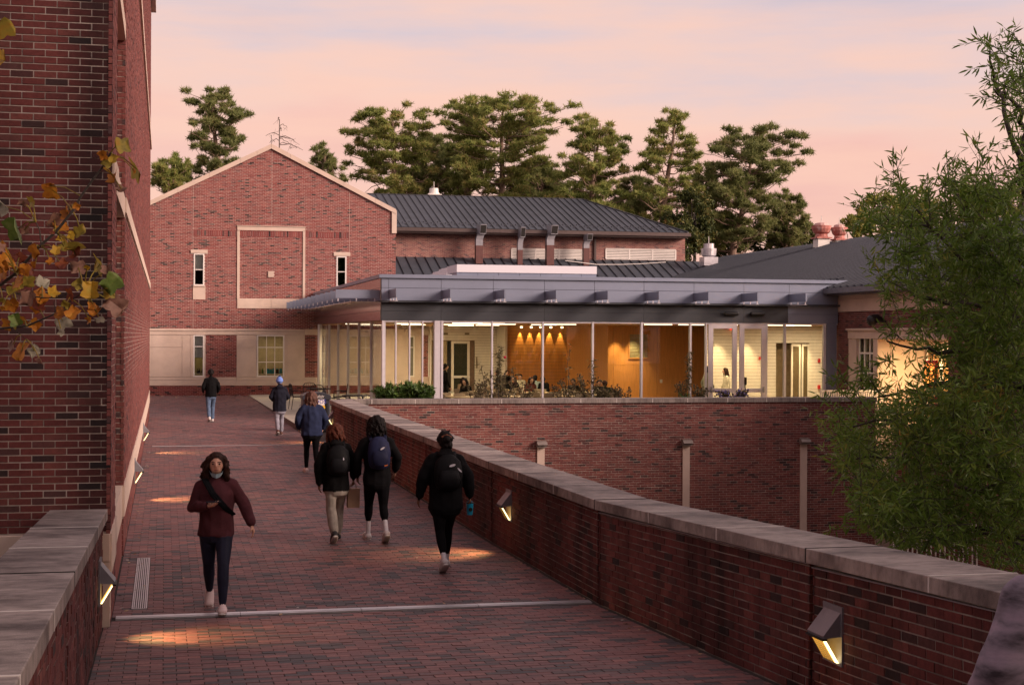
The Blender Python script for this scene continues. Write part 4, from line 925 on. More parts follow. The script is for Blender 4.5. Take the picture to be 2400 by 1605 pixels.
    # front glazing -------------------------------------------------
    def post(x, w, m=MULL, y0=PV-.02, y1=PV+.12, z1=zG, name='mullion'): mb = MB(); mb.box(x-w/2, x+w/2, y0, y1, 0, z1); return mb.build(name, m, t, bevel=.004)
    c0, c1 = px_(1017), px_(1036.5); mb = MB(); mb.box(c0, c1, PV-.10, PV+.15, 0, zG); mb.box(c1-.06, c1+.01, PV-.12, PV-.1, 0, zG); mb.build('column', MULL, t, bevel=.006)
    ms = [(897, .05), (928, .045), (960, .045), (990.6, .045), (1153.5, .055), (1272.5, .06), (1389.5, .065), (1504, .07), (1618.5, .065), (1655, .05), (1797, .05), (1840, .07), (1933, .09)]
    for p, w in ms: post(px_(p), w)
    mb = MB(); mb.box(px_(1937), px_(1960), PV-.03, PV+.1, 0, zG); mb.build('end_panel', METAL, t)
    mb = MB(); mb.box(xg, xR, PV-.01, PV+.1, -.02, .06); mb.build('sill', MULL, t); mb = MB(); mb.box(xg, xR, PV+.0, PV+.1, zG-.05, zG-.001); mb.build('head', MULL, t)
    gl = [897, 928, 960, 990.6, 1017, 1036.5, 1153.5, 1272.5, 1389.5, 1504, 1618.5, 1655]
    for p, q in list(zip(gl, gl[1:]))+[(1797, 1840), (1840, 1933)]:
        if p == 1017: continue
        a, b = px_(p)+.03, px_(q)-.03; mb = MB(); mb.box(a, b, PV+.04, PV+.055, .06, zG-.05); mb.build('pane', GLASS, t)
    # pair of tall doors
    for k, (p, q) in enumerate(((1660, 1727), (1733, 1795))):
        a, b = px_(p)+.0, px_(q); fr = MB(); w = .17; fr.box(a, a+w, PV-.03, PV+.03, .02, zG-.06); fr.box(b-w, b, PV-.03, PV+.03, .02, zG-.06); fr.box(a+w, b-w, PV-.03, PV+.03, zG-.2, zG-.06); zk = onY((p+q)/2, 914, PV).z; fr.box(a+w, b-w, PV-.03, PV+.03, zk-.08, zk+.06); fr.box(a+w, b-w, PV-.03, PV+.03, .02, .25)
        d = fr.build('door', mat('pale_grey_door', (.60, .56, .58), .45, .1, var=.03), t, bevel=.003)
        for z0, z1 in ((.25, zk-.08), (zk+.06, zG-.2)): g = MB(); g.box(a+w, b-w, PV-.006, PV+.006, z0, z1); g.build('pane', GLASS, d)
        hx = a+.09 if k == 0 else b-.09; g = MB(); g.box(hx-.03, hx+.03, PV-.06, PV-.03, zk-.08, zk+.12); g.bar((hx, PV-.09, zk), (hx+(.22 if k == 0 else -.22), PV-.09, zk-.02), .03, .03); g.build('handle', FLASH, d)
    for p in (1711, 1772): x0 = px_(p-9); mb = MB(); mb.loft([(px_(p-14), PV-.12, 3.62), (px_(p+14), PV-.12, 3.62)], [.07, .07], n=8, side=(0, 1, 0)); mb.build('wall_light', BLACK, t)
    # side glazing --------------------------------------------------
    for i, yy in enumerate([PV+.05, 52.9, 56.3, 59.8, 63.3, 66.8, 70.2]):
        mb = MB(); mb.box(xg-.02, xg+.07, yy-.03, yy+.03, .0, zG); mb.build('mullion', MULL, t)
    yy = [PV+.05, 52.9, 56.3, 59.8, 63.3, 66.8, 70.2, yb]
    for a, b in zip(yy, yy[1:]): g = MB(); g.box(xg+.02, xg+.035, a+.035, b-.035, .06, zG-.04); g.build('pane', GLASS, t)
    mb = MB(); mb.loft([(xL-.02, 69.8, 0), (xL-.02, 69.8, zG)], [.09, .09], n=12, dome=False); mb.build('round_post', WHITE, t, smooth=True)
    # interior -------------------------------------------------------
    mb = MB(); mb.box(xg, 23.3, PV+.1, G-.05, -.06, .0); mb.box(23.3, 28.6, PV+1.1, 62, -.06, 0); mb.build('floor', FLOOR, t)
    W = G-.35                                       # slatted white wall in front of the gable line
    SGAP = mat('slat_gap_brown', (.22, .15, .08), .8)
    def slats(name, xa, xb, y, z0, z1, m, holes=(), step=.13, parent=None, back=True, gap=.010):
        mb = MB(); z = z0
        while z < z1-.02:
            e = min(z+step, z1)
            iv = [(xa, xb)]
            for h in holes:
                if h[2] < (z+e)/2 < h[3]:
                    nv = []
                    for p, q in iv:
                        if h[1] <= p or h[0] >= q: nv.append((p, q)); continue
                        if h[0] > p: nv.append((p, h[0]))
                        if h[1] < q: nv.append((h[1], q))
                    iv = nv
            for p, q in iv: mb.box(p, q, y-.02, y, z+gap, e-gap)
            z = e
        o = mb.build(name, m, t); o['kind'] = 'stuff'
        mb = MB(); mb.box(xa, xb, y+.003, y+.1, z0, z1)
        if back and not holes: mb.build('wall_core', SGAP, t)
        elif holes:
            h = holes[0]; mb = MB(); mb.box(xa, h[0], y+.003, y+.1, z0, z1); mb.box(h[1], xb, y+.003, y+.1, z0, z1); mb.box(h[0], h[1], y+.003, y+.1, h[3], z1); mb.build('wall_core', SGAP, t)
    x0, x1 = px_(1037, W), px_(1192, W); dh = rect(1037, 799, 1112, 950, W)
    slats('slat_wall', x0-.6, x1+.2, W, 0, 3.28, SLAT, [(dh[0]-.6, dh[1], -.1, dh[3])], gap=.005)
    mb = MB(); mb.box(x0-.62, x0-.58, W-12 if 0 else W-.3, W, 0, 3.28); mb.build('wall_end', SLAT, t)
    # opening with glass door
    mb = MB(); mb.poly([(x0-2, W+3, 0), (dh[1]+1, W+3, 0), (dh[1]+1, W+3, 3), (x0-2, W+3, 3)]) if 0 else mb.box(dh[0]-.6, dh[1]+.0, W+.12, W+.16, 0, 3); mb.build('corridor_wall', mat('corridor_beige', (.36, .27, .15), .8), t)
    a, b, z0, z1 = rect(1057, 799, 1100, 960, W); fr = MB(); w = .12; fr.box(a, a+w, W-.08, W-.02, 0, z1); fr.box(b-w, b, W-.08, W-.02, 0, z1); fr.box(a+w, b-w, W-.08, W-.02, z1-.12, z1); zk = rect(1057, 799, 1100, 880, W)[2]; fr.box(a+w, b-w, W-.08, W-.02, zk-.12, zk); d = fr.build('inner_door', SLAT, t)
    g = MB(); g.box(a+w, b-w, W-.055, W-.045, 0, z1-.12); g.build('pane', mat('dark_olive_glass', (.035, .035, .02), .1), d); g = MB(); g.bar((a, W-.12, zk-.06), (b, W-.12, zk-.06), .05, .07); g.build('push_bar', WHITE, d)
    mb = MB(); xa, xb = px_(1100.5, W), px_(1111.5, W); mb.box(xa, xb, W-.04, W+.1, 0, dh[3]); mb.build('bronze_panel', mat('bronze_panel', (.20, .13, .09), .4, .3), t)
    mb = MB(); xa = px_(1049, W); mb.box(xa, xa+.13, W-.03, W+.1, 0, dh[3]-.02); mb.build('dark_jamb', BLACK, t)
    for p in (1044, 1094): a, b, z0, z1 = rect(p-5, 780, p+5.5, 784.5, W); mb = MB(); mb.box(a, b, W-.05, W-.02, z0, z1); mb.build('air_grille', mat('grille_brown', (.2, .16, .1), .6), t)
    a, b, z0, z1 = rect(1115.5, 836, 1118, 863, W); mb = MB(); mb.box(a, b, W-.06, W-.02, z0, z1); mb.build('handrail_plate', MATS['grille_brown'], t)
    # return pier and orange timber wall
    OW = 70.5; xa = px_(1188, OW); xo = px_(1427, OW)
    mb = MB(); mb.box(px_(1182.5, OW), xa, OW-.1, W, 0, 3.28); mb.build('white_pier', SLAT, t)
    slats('timber_wall', xa, xo+.5, OW, 0, 3.28, WOOD, step=.16, gap=.006)
    O2 = 62.0; xb, xc = px_(1424, O2), px_(1655, O2); vent = rect(1475, 782.5, 1517, 838, O2)
    pj = [xb, px_(1437, O2), px_(1540, O2), xc-.55, xc]; pj = sorted(pj)
    for a, b in zip(pj, pj[1:]):
        for z0, z1 in ((0, 1.62), (1.62, 3.28)): mb = MB(); mb.box(a+.005, b-.005, O2-.03, O2, z0+.005, z1-.005); mb.build('timber_panel', WOOD, t)
    mb = MB(); mb.box(xb+.01, xc, O2, W-3.5, 0, 3.28); mb.build('timber_core', WOOD, t)
    fr = MB(); a, b, z0, z1 = vent; fr.box(a-.05, b+.05, O2-.06, O2-.031, z0-.05, z0); fr.box(a-.05, b+.05, O2-.06, O2-.031, z1, z1+.05); fr.box(a-.05, a, O2-.06, O2-.031, z0, z1); fr.box(b, b+.05, O2-.06, O2-.031, z0, z1); v = fr.build('air_grille', WOOD, t)
    k = 0; z = z0
    while z < z1-.03: mb = MB(); mb.hexa([(a, O2-.05, z), (b, O2-.05, z), (b, O2-.033, z+.02), (a, O2-.033, z+.02), (a, O2-.05, z+.022), (b, O2-.05, z+.022), (b, O2-.033, z+.045), (a, O2-.033, z+.045)]); mb.build('slat', mat('olive_slat', (.30, .27, .14), .6), v); z += .062
    a, b, z0, z1 = rect(1427, 830, 1436, 840, O2); mb = MB(); x = px_(1417, OW); mb.box(x-.05, x+.05, OW-.1, OW-.02, *[onY(1417, q, OW).z for q in (844, 836)]); mb.build('alarm', mat('alarm_red', (.5, .02, .02), .4, var=0), t)
    a, b, z0, z1 = rect(1546, 889, 1551.5, 897, O2); mb = MB(); mb.box(a, b, O2-.06, O2-.03, z0, z1); mb.build('socket', WHITE, t)
    mb = MB(); mb.box(xc-.02, xc+.16, O2-.05, O2+.2, 0, 3.28); mb.build('white_pier', SLAT, t)
    # right hand white slatted lobby wall
    RW = 57.0; xd, xe = px_(1655, RW), 28.4; dr = rect(1818, 803, 1896, 960, RW)
    slats('slat_wall', px_(1657, RW), xe, RW, 0, 3.28, SLAT, [(dr[0], dr[1], -.1, dr[3])], gap=.005)
    mb = MB(); mb.box(xe-.1, xe, PV+1.1, RW, 0, 3.28); mb.box(23.2, xe, PV+1.0, PV+1.1, 0, 3.28); mb.build('side_wall', SLAT, t)
    mb = MB(); mb.box(dr[0]-.1, dr[1]+.1, RW+.9, RW+1, 0, 3); mb.build('corridor_wall', MATS['corridor_beige'], t)
    for k, (p, q) in enumerate(((1824, 1878), (1880, 1896))):
        a, b, z0, z1 = rect(p, 806, q, 960, RW); 
    for p, q in ((1854, 1876), (1878.5, 1896)):
        a, b, z0, z1 = rect(p, 806, q, 960, RW); fr = MB(); w = .07; fr.box(a, a+w, RW-.02, RW+.04, 0, z1); fr.box(b-w, b, RW-.02, RW+.04, 0, z1); fr.box(a+w, b-w, RW-.02, RW+.04, z1-.1, z1); d = fr.build('inner_door', SLAT, t); g = MB(); g.box(a+w, b-w, RW, RW+.01, 0, z1-.1); g.build('pane', mat('smoky_door_glass', (.12, .09, .05), .1), d)
    for (p, q, r, s, m, n) in ((1696, 764.5, 1702, 771, 'alarm_red', 'strobe'), (1710, 766, 1717, 773, 'alarm_red', 'exit_sign'), (1916, 840, 1920, 849, 'alarm_red', 'alarm_pull'), (1915.5, 902, 1920, 911, 'alarm_red', 'alarm_pull'), (1777.5, 836, 1781, 843, 'alarm_red', 'strobe')):
        a, b, z0, z1 = rect(p, q, r, s, RW); mb = MB(); mb.box(a, b, RW-.12, RW-.02, z0, z1); mb.build(n, emis('exit_red_glow', (.9, .03, .02), 1.2) if n == 'exit_sign' else MATS[m], t)
    st = MB(); a, b, z0, z1 = rect(1742, 884, 1749, 902, RW-3); st.box(a, b, RW-3.05, RW-3, z0, z1); st.box((a+b)/2-.02, (a+b)/2+.02, RW-3.04, RW-3.01, 0, z0); st.box(a, b, RW-3.2, RW-2.8, 0, .03); st.build('sign_stand', BLACK, label='black sign stand behind the right glass door', cat='sign stand')
    # ceiling strip lights: the lamps of the room
    strips = [(1060, 1130, 53), (1120, 1180, 54.5), (1148, 1175, 57), (1040, 1110, 60), (1115, 1170, 63), (1050, 1110, 66), (1245, 1265, 58), (1276, 1350, 56), (1510, 1575, 53.5), (1590, 1612, 53.5), (1668, 1700, 53.5), (1800, 1835, 53.5), (1842, 1866, 53.5), (925, 955, 57), (940, 975, 62), (840, 875, 66), (810, 850, 60)]
    warm = (1, .76, .46)
    STRIPM = emis('strip_glow', (1, .84, .60), 2.6); DLM = emis('downlight_glow', (1, .8, .45), 4)
    for p, q, y in strips:
        a, b = px_(p, y), px_(q, y); b = max(b, a+1.0); mb = MB(); mb.box(a, b, y-.03, y+.03, 3.25, 3.28); f = mb.build('strip_light', STRIPM, t)
    for x, y, w, p in ((9.5, 53, 3, 50), (9.8, 59, 3, 80), (10.2, 68, 2.2, 480), (13.0, 54, 3, 60), (13.2, 64.5, 3, 60) if 0 else (12.6, 58.5, 2, 150), (17, 54.5, 3, 170), (20.6, 54, 2, 130), (24.5, 55, 2, 120)):
        area('ceiling_light', (x, y, 3.2), w, p*.95, warm, parent=t, sy=.5)
    for k, p in enumerate((1222, 1245, 1267, 1291, 1317, 1344, 1373)):
        x = px_(p, OW-.35); mb = MB(); mb.loft([(x, OW-.35, 3.2), (x, OW-.35, 3.28)], [.06, .06], n=10, dome=False); f = mb.build('downlight', DLM, t)
        spot('wall_washer', (x, OW-.11, 3.21), (x, OW-.03, 1.6), 130, 38, .5, (1, .66, .26), .015, parent=t)
    for x, y in ((px_(1690, RW-.5), RW-.5), (px_(1758, RW-.5), RW-.5), (px_(1888, RW-.5), RW-.5), (px_(1450, O2-.5), O2-.5), (px_(1490, O2-.5), O2-.5)):
        spot('wall_washer', (x, y, 3.22), (x, y+.30, 0), 300, 64, .9, (1, .72, .36), .05, parent=t)
pavilion()
# ------------------------------------------------------------------ wall lamps
LENS = emis('lamp_lens_glow', (1, .50, .07), 1.15); TUBE = emis('lamp_tube_glow', (1, .82, .40), 3.0)
def wall_lamp(p, U, N, label, k=1.0, power=30, tilt=0, cast=True):
    """U along the wall, N away from the wall; p: middle of the plate"""
    t = thing('wall_lamp', label, 'wall lamp', tuple(p), 'glowing wall lamps low on the brick'); U, N, p = Vector(U), Vector(N), Vector(p)
    W, H = .15*k, .205*k; q = lambda u, n, w: p+U*u*k+N*n*k+Z*w*k
    def hx(name, pts, m, parent=t, **kw):
        mb = MB(); mb.hexa(pts)
        c = sum((v for v in mb.v), Vector())/8
        for i, f in enumerate(mb.f):
            a, b, cc = (mb.v[j] for j in f[:3]); 
            if (b-a).cross(cc-b).dot((a+cc)/2-c) < 0: mb.f[i] = f[::-1]
        return mb.build(name, m, parent, **kw)
    bx = lambda u0, u1, n0, n1, w0, w1: [q(u0, n0, w0), q(u1, n0, w0), q(u1, n1, w0), q(u0, n1, w0), q(u0, n0, w1), q(u1, n0, w1), q(u1, n1, w1), q(u0, n1, w1)]
    hx('back_plate', bx(-.15, .15, -.01, .008, -.205, .205), DARKM)
    # hood: wedge sloping out and down
    h = hx('hood', [q(-.13, .009, 0), q(.13, .009, 0), q(.13, .13, -.01), q(-.13, .13, -.01), q(-.13, .009, .165), q(.13, .009, .165), q(.13, .135, .01), q(-.13, .135, .01)], DARKM)
    hx('hood_lip', bx(-.14, .14, .11, .145, -.022, -.009), BLACK, h)
    # glowing lens slants back to the wall, dark fins across it
    hx('lens', [q(-.11, .009, -.185), q(.06, .009, -.185), q(.06, .02, -.185), q(-.11, .02, -.185), q(-.11, .108, -.02), q(.06, .108, -.02), q(.06, .118, -.02), q(-.11, .118, -.02)], LENS)
    hx('lamp_tube', [q(.075, .009, -.185), q(.108, .009, -.185), q(.108, .022, -.185), q(.075, .022, -.185), q(.075, .108, -.02), q(.108, .108, -.02), q(.108, .12, -.02), q(.075, .12, -.02)], TUBE)
    for i in range(7):
        u = -.108+i*.026; hx('fin', [q(u, .012, -.188), q(u+.005, .012, -.188), q(u+.005, .024, -.188), q(u, .024, -.188), q(u, .11, -.02), q(u+.005, .11, -.02), q(u+.005, .1215, -.02), q(u, .1215, -.02)], DARKM)
    if cast: spot('lamp_light', p+N*.16-Z*.03, p+N*.80-Z*1.0*(p.z), power*3.2, 92, 1.0, (1, .56, .20), .06, parent=t)
    return t
def rl(px, py):     # point on the right parapet's inner face
    lo, hi = 6.0, 40.9
    for _ in range(50):
        y = (lo+hi)/2; X0 = proj(Vector((rtx(y)+.04, y, .6)))[0]
        if X0 > px: lo = y
        else: hi = y
    D = proj(Vector((rtx(y)+.04, y, .6)))[2]; return Vector((rtx(y)+.045, y, atD(px, py, D).z))
Uw = Vector((-.02, 1, 0)).normalized()
wall_lamp(rl(1951, 1484), -Uw, -X, 'nearest glowing wall lamp at the lower right, set in the right parapet', 1.0)
wall_lamp(rl(1192, 1183), -Uw, -X, 'glowing wall lamp in the middle of the right parapet, beyond the first tall wall joint', 1.0, power=34)
wall_lamp(rl(779, 980), -Uw, -X, 'farthest glowing wall lamp on the right parapet, beside the trash bin', 1.0)
def ll(px, py, x):
    p = onX(px, py, x); return p
wall_lamp(Vector((-.56, 14.4, .58)), -Y, X, 'glowing wall lamp with a grey hood on the left parapet, by the metal strip', 1.0, power=40)
wall_lamp(Vector((-.485, 26.9, .50)), -Y, X, 'second glowing wall lamp along the left building wall', 1.05, power=36)
wall_lamp(Vector((-.485, 37.5, .50)), -Y, X, 'farthest glowing wall lamp on the left building wall', 1.05, power=34)
# ------------------------------------------------------------------ vegetation
def leaf_mat(name, stops, rough=.55, trans=.25):
    m = bpy.data.materials.new(name); m.use_nodes = True; nt = m.node_tree; b = bsdf(m); L = nt.links.new
    g = nd(nt, 'ShaderNodeNewGeometry'); oi = nd(nt, 'ShaderNodeObjectInfo'); a = nd(nt, 'ShaderNodeMath', operation='ADD'); L(g.outputs['Random Per Island'], a.inputs[0]); L(oi.outputs['Random'], a.inputs[1])
    f = nd(nt, 'ShaderNodeMath', operation='FRACT'); L(a.outputs[0], f.inputs[0])
    n = nd(nt, 'ShaderNodeTexNoise', i_Scale=.7, i_Detail=3); L(g.outputs['Position'], n.inputs['Vector'])
    ad = nd(nt, 'ShaderNodeMath', operation='MULTIPLY_ADD'); L(n.outputs['Fac'], ad.inputs[0]); ad.inputs[1].default_value = .9; sb = nd(nt, 'ShaderNodeMath', operation='MULTIPLY_ADD'); L(f.outputs[0], sb.inputs[0]); sb.inputs[1].default_value = .55; sb.inputs[2].default_value = -.22; L(sb.outputs[0], ad.inputs[2])
    r = ramp(nt, stops); L(ad.outputs[0], r.inputs[0]); L(r.outputs[0], b.inputs['Base Color']); b.inputs['Roughness'].default_value = rough; b.inputs['Specular IOR Level'].default_value = .35
    nt.nodes.remove(nt.nodes['Material Output']); out = nd(nt, 'ShaderNodeOutputMaterial'); mx = nd(nt, 'ShaderNodeMixShader'); mx.inputs[0].default_value = trans
    tr = nd(nt, 'ShaderNodeBsdfTranslucent'); L(r.outputs[0], tr.inputs[0]); L(b.outputs[0], mx.inputs[1]); L(tr.outputs[0], mx.inputs[2]); L(mx.outputs[0], out.inputs[0]); return m
PINE = leaf_mat('pine_needles', [(0, (.11, .15, .045)), (.35, (.24, .30, .08)), (.6, (.36, .40, .12)), (.8, (.46, .38, .15)), (1, (.5, .3, .15))], .6, .5)
PINE2 = leaf_mat('pine_needles_dusky', [(0, (.09, .12, .045)), (.4, (.20, .24, .08)), (.7, (.29, .31, .12)), (1, (.42, .28, .14))], .6, .5)
BROAD = leaf_mat('dark_broadleaf', [(0, (.02, .032, .012)), (.4, (.05, .075, .02)), (.7, (.12, .13, .03)), (.88, (.22, .12, .03)), (1, (.25, .07, .03))], .6, .2)
YELG = leaf_mat('yellow_green_leaf', [(0, (.12, .16, .04)), (.5, (.28, .30, .07)), (.8, (.42, .36, .08)), (1, (.4, .26, .08))], .6, .3)
OAK = leaf_mat('willow_oak_leaf', [(0, (.06, .12, .018)), (.4, (.12, .215, .032)), (.75, (.19, .28, .05)), (.9, (.28, .29, .055)), (.96, (.38, .20, .04)), (1, (.34, .12, .03))], .36, .42)
GREENP = leaf_mat('green_planter_leaf', [(0, (.03, .07, .02)), (.5, (.07, .14, .03)), (1, (.14, .2, .05))], .45, .25)
DRY = leaf_mat('dry_plant_leaf', [(0, (.04, .03, .015)), (.4, (.10, .085, .04)), (.7, (.16, .13, .06)), (1, (.12, .12, .05))], .7, .2)
BARK = mat('pine_bark', (.22, .15, .115), .9, var=.3, scale=4, stretch=(2, 2, .4))
BARK_D = mat('dark_bark', (.05, .042, .036), .85, var=.25, scale=9)
DEAD = mat('dead_wood', (.13, .10, .085), .9, var=.2)
def rv(s=1): return Vector((random.gauss(0, s), random.gauss(0, s), random.gauss(0, s)))
def tufts(centres, nb, ln, wd, m, name, parent, up=.35, kind=None):
    """star of thin needle blades around every centre"""
    C = np.array([tuple(c) for c in centres]); n = len(C)*nb; D = RNG.normal(0, 1, (n, 3)); D[:, 2] += up; D /= np.linalg.norm(D, axis=1)[:, None]
    S = RNG.normal(0, 1, (n, 3)); S = np.cross(D, S); S /= np.linalg.norm(S, axis=1)[:, None]
    B = np.repeat(C, nb, 0); l = ln*RNG.uniform(.6, 1.15, (n, 1)); V = np.empty((n, 3, 3)); V[:, 0] = B-S*wd; V[:, 1] = B+S*wd; V[:, 2] = B+D*l
    # blades of one tuft share an island so a tuft has one tint
    F = np.arange(n*3).reshape(-1, 3)
    o = link(name, mesh_np(name, V.reshape(-1, 3), F, m), parent); o['kind'] = 'stuff'; return o
def tube(mb, a, b, r0, r1, sag=0, n=6, seg=4, jit=.0):
    a, b = Vector(a), Vector(b); pts = []
    for i in range(seg+1):
        t = i/seg; p = a.lerp(b, t)+Z*sag*math.sin(math.pi*t)
        if 0 < i < seg: p += rv(jit)
        pts.append(p)
    mb.loft(pts, [r0+(r1-r0)*i/seg for i in range(seg+1)], n=n, dome=False); return pts
def pine(px, ptop, pbot, wpx, D, label, seed, prof='round', lean=0, m=PINE, name='pine_tree', base=0, dens=1.0, trunk_px=None, gaps=.0):
    random.seed(seed); top = atD(px, ptop, D); bot = atD(trunk_px or px, pbot, D); t = thing(name, label, 'tree', (bot.x, bot.y, base), 'tall pines behind the buildings')
    cb = bot.z; H = top.z-cb; R = wpx/FPX*D/2*1.16
    bx = Vector((bot.x-(top.x-bot.x)*.25, bot.y, base)); mb = MB(); pts = [bx]
    for i in range(1, 9): q = i/8; c = Vector((bot.x, bot.y, cb)).lerp(top, (q-.0)); pts.append(c+Vector((math.sin(q*5+seed)*.15, 0, 0)))
    rb = .26; mb.loft(pts, [rb]+[rb*(1-.85*i/8) for i in range(1, 9)], n=8, dome=False); mb.build('trunk', BARK, t, smooth=True)
    cen = []; lb = MB(); nl = int(43*dens)
    for k in range(nl):
        q = (k+.5)/nl; q = q**.85
        w = {'round': math.sin(math.pi*min(1, .18+q*.80))**.55, 'cone': (1.12-q*.62)*(.8+.3*math.sin(k*2.1)), 'flat': .5+.62*q if q < .8 else 1.15*(1-(q-.8)*3.0)}[prof]
        w = max(.16, w)*random.uniform(.55, 1.08); az = k*2.4+random.uniform(-.5, .5)
        s = Vector((bot.x, bot.y, cb)).lerp(top, q*.93)
        e = s+Vector((math.cos(az)*R*w, math.sin(az)*R*w*.9, H*random.uniform(.02, .11)))
        tube(lb, s, e, .07*(1.2-q), .02, sag=-.15, n=4, seg=4, jit=.08)
        npad = 3+int(3*w)
        for j in range(max(2, npad-1)):
            u = 1-j*.19+random.uniform(-.05, .05); c = s.lerp(e, max(.22, u))+Vector((random.gauss(0, R*.10), random.gauss(0, R*.10), random.gauss(.15, .18)))
            pr = R*random.uniform(.10, .17)
            tube(lb, s.lerp(e, max(.1, u-.2)), c, .025, .01, n=3, seg=1)
            for _ in range(int(24*dens)):
                d = rv(1); d.normalize(); rr = random.random()**.5; cen.append(c+Vector((d.x*pr*rr, d.y*pr*rr, d.z*pr*.34*rr+.1)))
    for _ in range(8):
        q = random.uniform(.0, .35); s = Vector((bot.x, bot.y, cb)).lerp(top, q); az = random.uniform(0, 6.3); e = s+Vector((math.cos(az)*R*.6, math.sin(az)*R*.5, random.uniform(-.8, .5))); tube(lb, s, e, .05, .01, sag=.25, n=4, seg=3, jit=.1)
    lb.build('limbs', BARK, t, kind='stuff')
    tufts(cen, 9, .34, .032, m, 'needles', t); return t
pine(505, 222, 470, 175, 100, 'cone shaped pine behind the left slope of the brick gable', 1, 'cone', dens=1.1, m=PINE2, trunk_px=512)
pine(402, 386, 470, 92, 98, 'low pine crown between the left building and the gable slope', 2, 'flat', dens=.6)
pine(757, 360, 470, 90, 100, 'small pine crown peeking over the right slope of the gable', 3, 'round', dens=.6, m=PINE2)
pine(915, 268, 500, 205, 104, 'broad pine just right of the gable shoulder', 4, 'flat', dens=1.15, trunk_px=930)
pine(1020, 330, 500, 160, 110, 'darker pine filling the gap left of the tallest pine', 5, 'round', dens=1.1, m=PINE2)
pine(1092, 248, 500, 105, 106, 'slim high pine with rusty tips touching the tallest pine', 6, 'flat', dens=.8)
pine(1185, 232, 500, 250, 104, 'tallest and widest pine in the middle of the row', 7, 'flat', dens=1.35, trunk_px=1168)
pine(1275, 400, 520, 130, 108, 'low pine filling behind the roof right of the tallest pine', 8, 'round', m=PINE2)
pine(1402, 290, 560, 190, 100, 'bright green pine above the end of the slate roof ridge', 9, 'round', dens=1.15, trunk_px=1385)
pine(1578, 264, 540, 165, 100, 'pine with a bare pale trunk beside the roof hip', 10, 'round', dens=.85, trunk_px=1556)
pine(1490, 430, 560, 150, 106, 'shadowy low pine between the bright pine and the bare trunked pine', 11, 'round', m=PINE2)
pine(1775, 312, 600, 240, 102, 'leaning pine with a wide umbrella crown at the right end of the row', 12, 'flat', dens=1.35, m=PINE2, trunk_px=1712)
pine(1660, 400, 600, 120, 104, 'mid height pine left of the leaning pine', 13, 'round', dens=.8)
pine(1850, 470, 600, 110, 104, 'low dusky pine crown under the leaning pine', 14, 'round', m=PINE2, dens=.8)
# dead snag
p = atD(655, 280, 100); b = Vector((p.x, p.y, 0)); t = thing('dead_tree', 'bare dead treetop with drooping twigs above the gable peak', 'tree', tuple(b)); mb = MB(); tube(mb, b, p, .14, .025, n=6); mb.build('trunk', DEAD, t)
mb = MB(); random.seed(3)
for q, w, s in ((283, -6, 0), (296, 20, 2), (305, 6, 1), (318, -32, 0), (319, 38, 14), (322, 44, 22), (330, -22, 4), (325, 30, 20), (338, 42, 8), (340, 55, 12)):
    a = atD(655, q, 100); e = atD(655+w, q+s, 100)+Y*random.uniform(-1, 1); tube(mb, a, e, .03, .012, sag=.18, n=4, seg=5, jit=.03)
    for _ in range(3): m_ = a.lerp(e, random.uniform(.4, .95)); tube(mb, m_, m_+rv(.22), .012, .006, n=3, seg=1)
mb.build('branches', DEAD, t, kind='stuff')
def broad(px, py, rx, ry, D, label, seed, m=BROAD, name='broadleaf_tree', n=26, base=0, leaf=.22, per=150, group='leafy trees behind the roofs'):
    random.seed(seed); c = atD(px, py, D); RX, RZ = rx/FPX*D, ry/FPX*D; t = thing(name, label, 'tree', (c.x, c.y, base), group)
    mb = MB(); tube(mb, (c.x, c.y, base), (c.x+.3, c.y, c.z+RZ*.3), .22, .06, n=6, jit=.05)
    cen = []
    for k in range(n):
        d = rv(1).normalized(); q = Vector((c.x+d.x*RX*.78, c.y+d.y*RX*.6, c.z+d.z*RZ*.78)); tube(mb, (c.x, c.y, c.z-RZ*.3), q, .05, .015, n=3, seg=2)
        r = RX*random.uniform(.2, .36)
        for _ in range(per//3): cen.append(q+rv(1).normalized()*r*random.random()**.4)
    mb.build('trunk', BARK_D, t); tufts(cen, 5, leaf, leaf*.28, m, 'leaves', t, up=0)
for k, (px, py, rx, ry, D, m, l) in enumerate(((1350, 500, 70, 60, 108, BROAD, 'dark leafy tree just behind the slate roof ridge end'), (1450, 520, 60, 55, 110, BROAD, 'dark tree behind the roof hip, left of the bare trunk'), (1620, 510, 70, 70, 96, BROAD, 'dark tree with orange leaves right of the bare trunk'), (1590, 570, 60, 55, 94, BROAD, 'rusty low bush tree behind the end of the slate roof'),
        (1700, 560, 75, 60, 108, BROAD, 'dark green tree behind the shiny roof ventilator'), (1800, 560, 70, 55, 106, BROAD, 'dark tree under the umbrella crown of the leaning pine'), (1880, 560, 40, 45, 106, BROAD, 'small dark tree left of the rusty exhaust fans'), (1000, 440, 60, 40, 112, BROAD, 'dark tree right behind the white roof fan'), (1240, 440, 55, 40, 112, BROAD, 'dark low tree behind the middle of the ridge'),
        (2010, 530, 42, 26, 120, YELG, 'small yellow green tree right of the rusty exhaust fans'), (2060, 500, 60, 50, 122, YELG, 'yellow green tree behind the ribbed roof'), (2150, 490, 60, 55, 124, YELG, 'yellow green tree behind the oak spire'), (2290, 480, 75, 45, 124, YELG, 'golden green treetop behind the oak at the right'), (2390, 480, 60, 50, 126, YELG, 'yellow treetop at the right edge behind the oak'))):
    broad(px, py, rx, ry, D, l, 40+k, m)
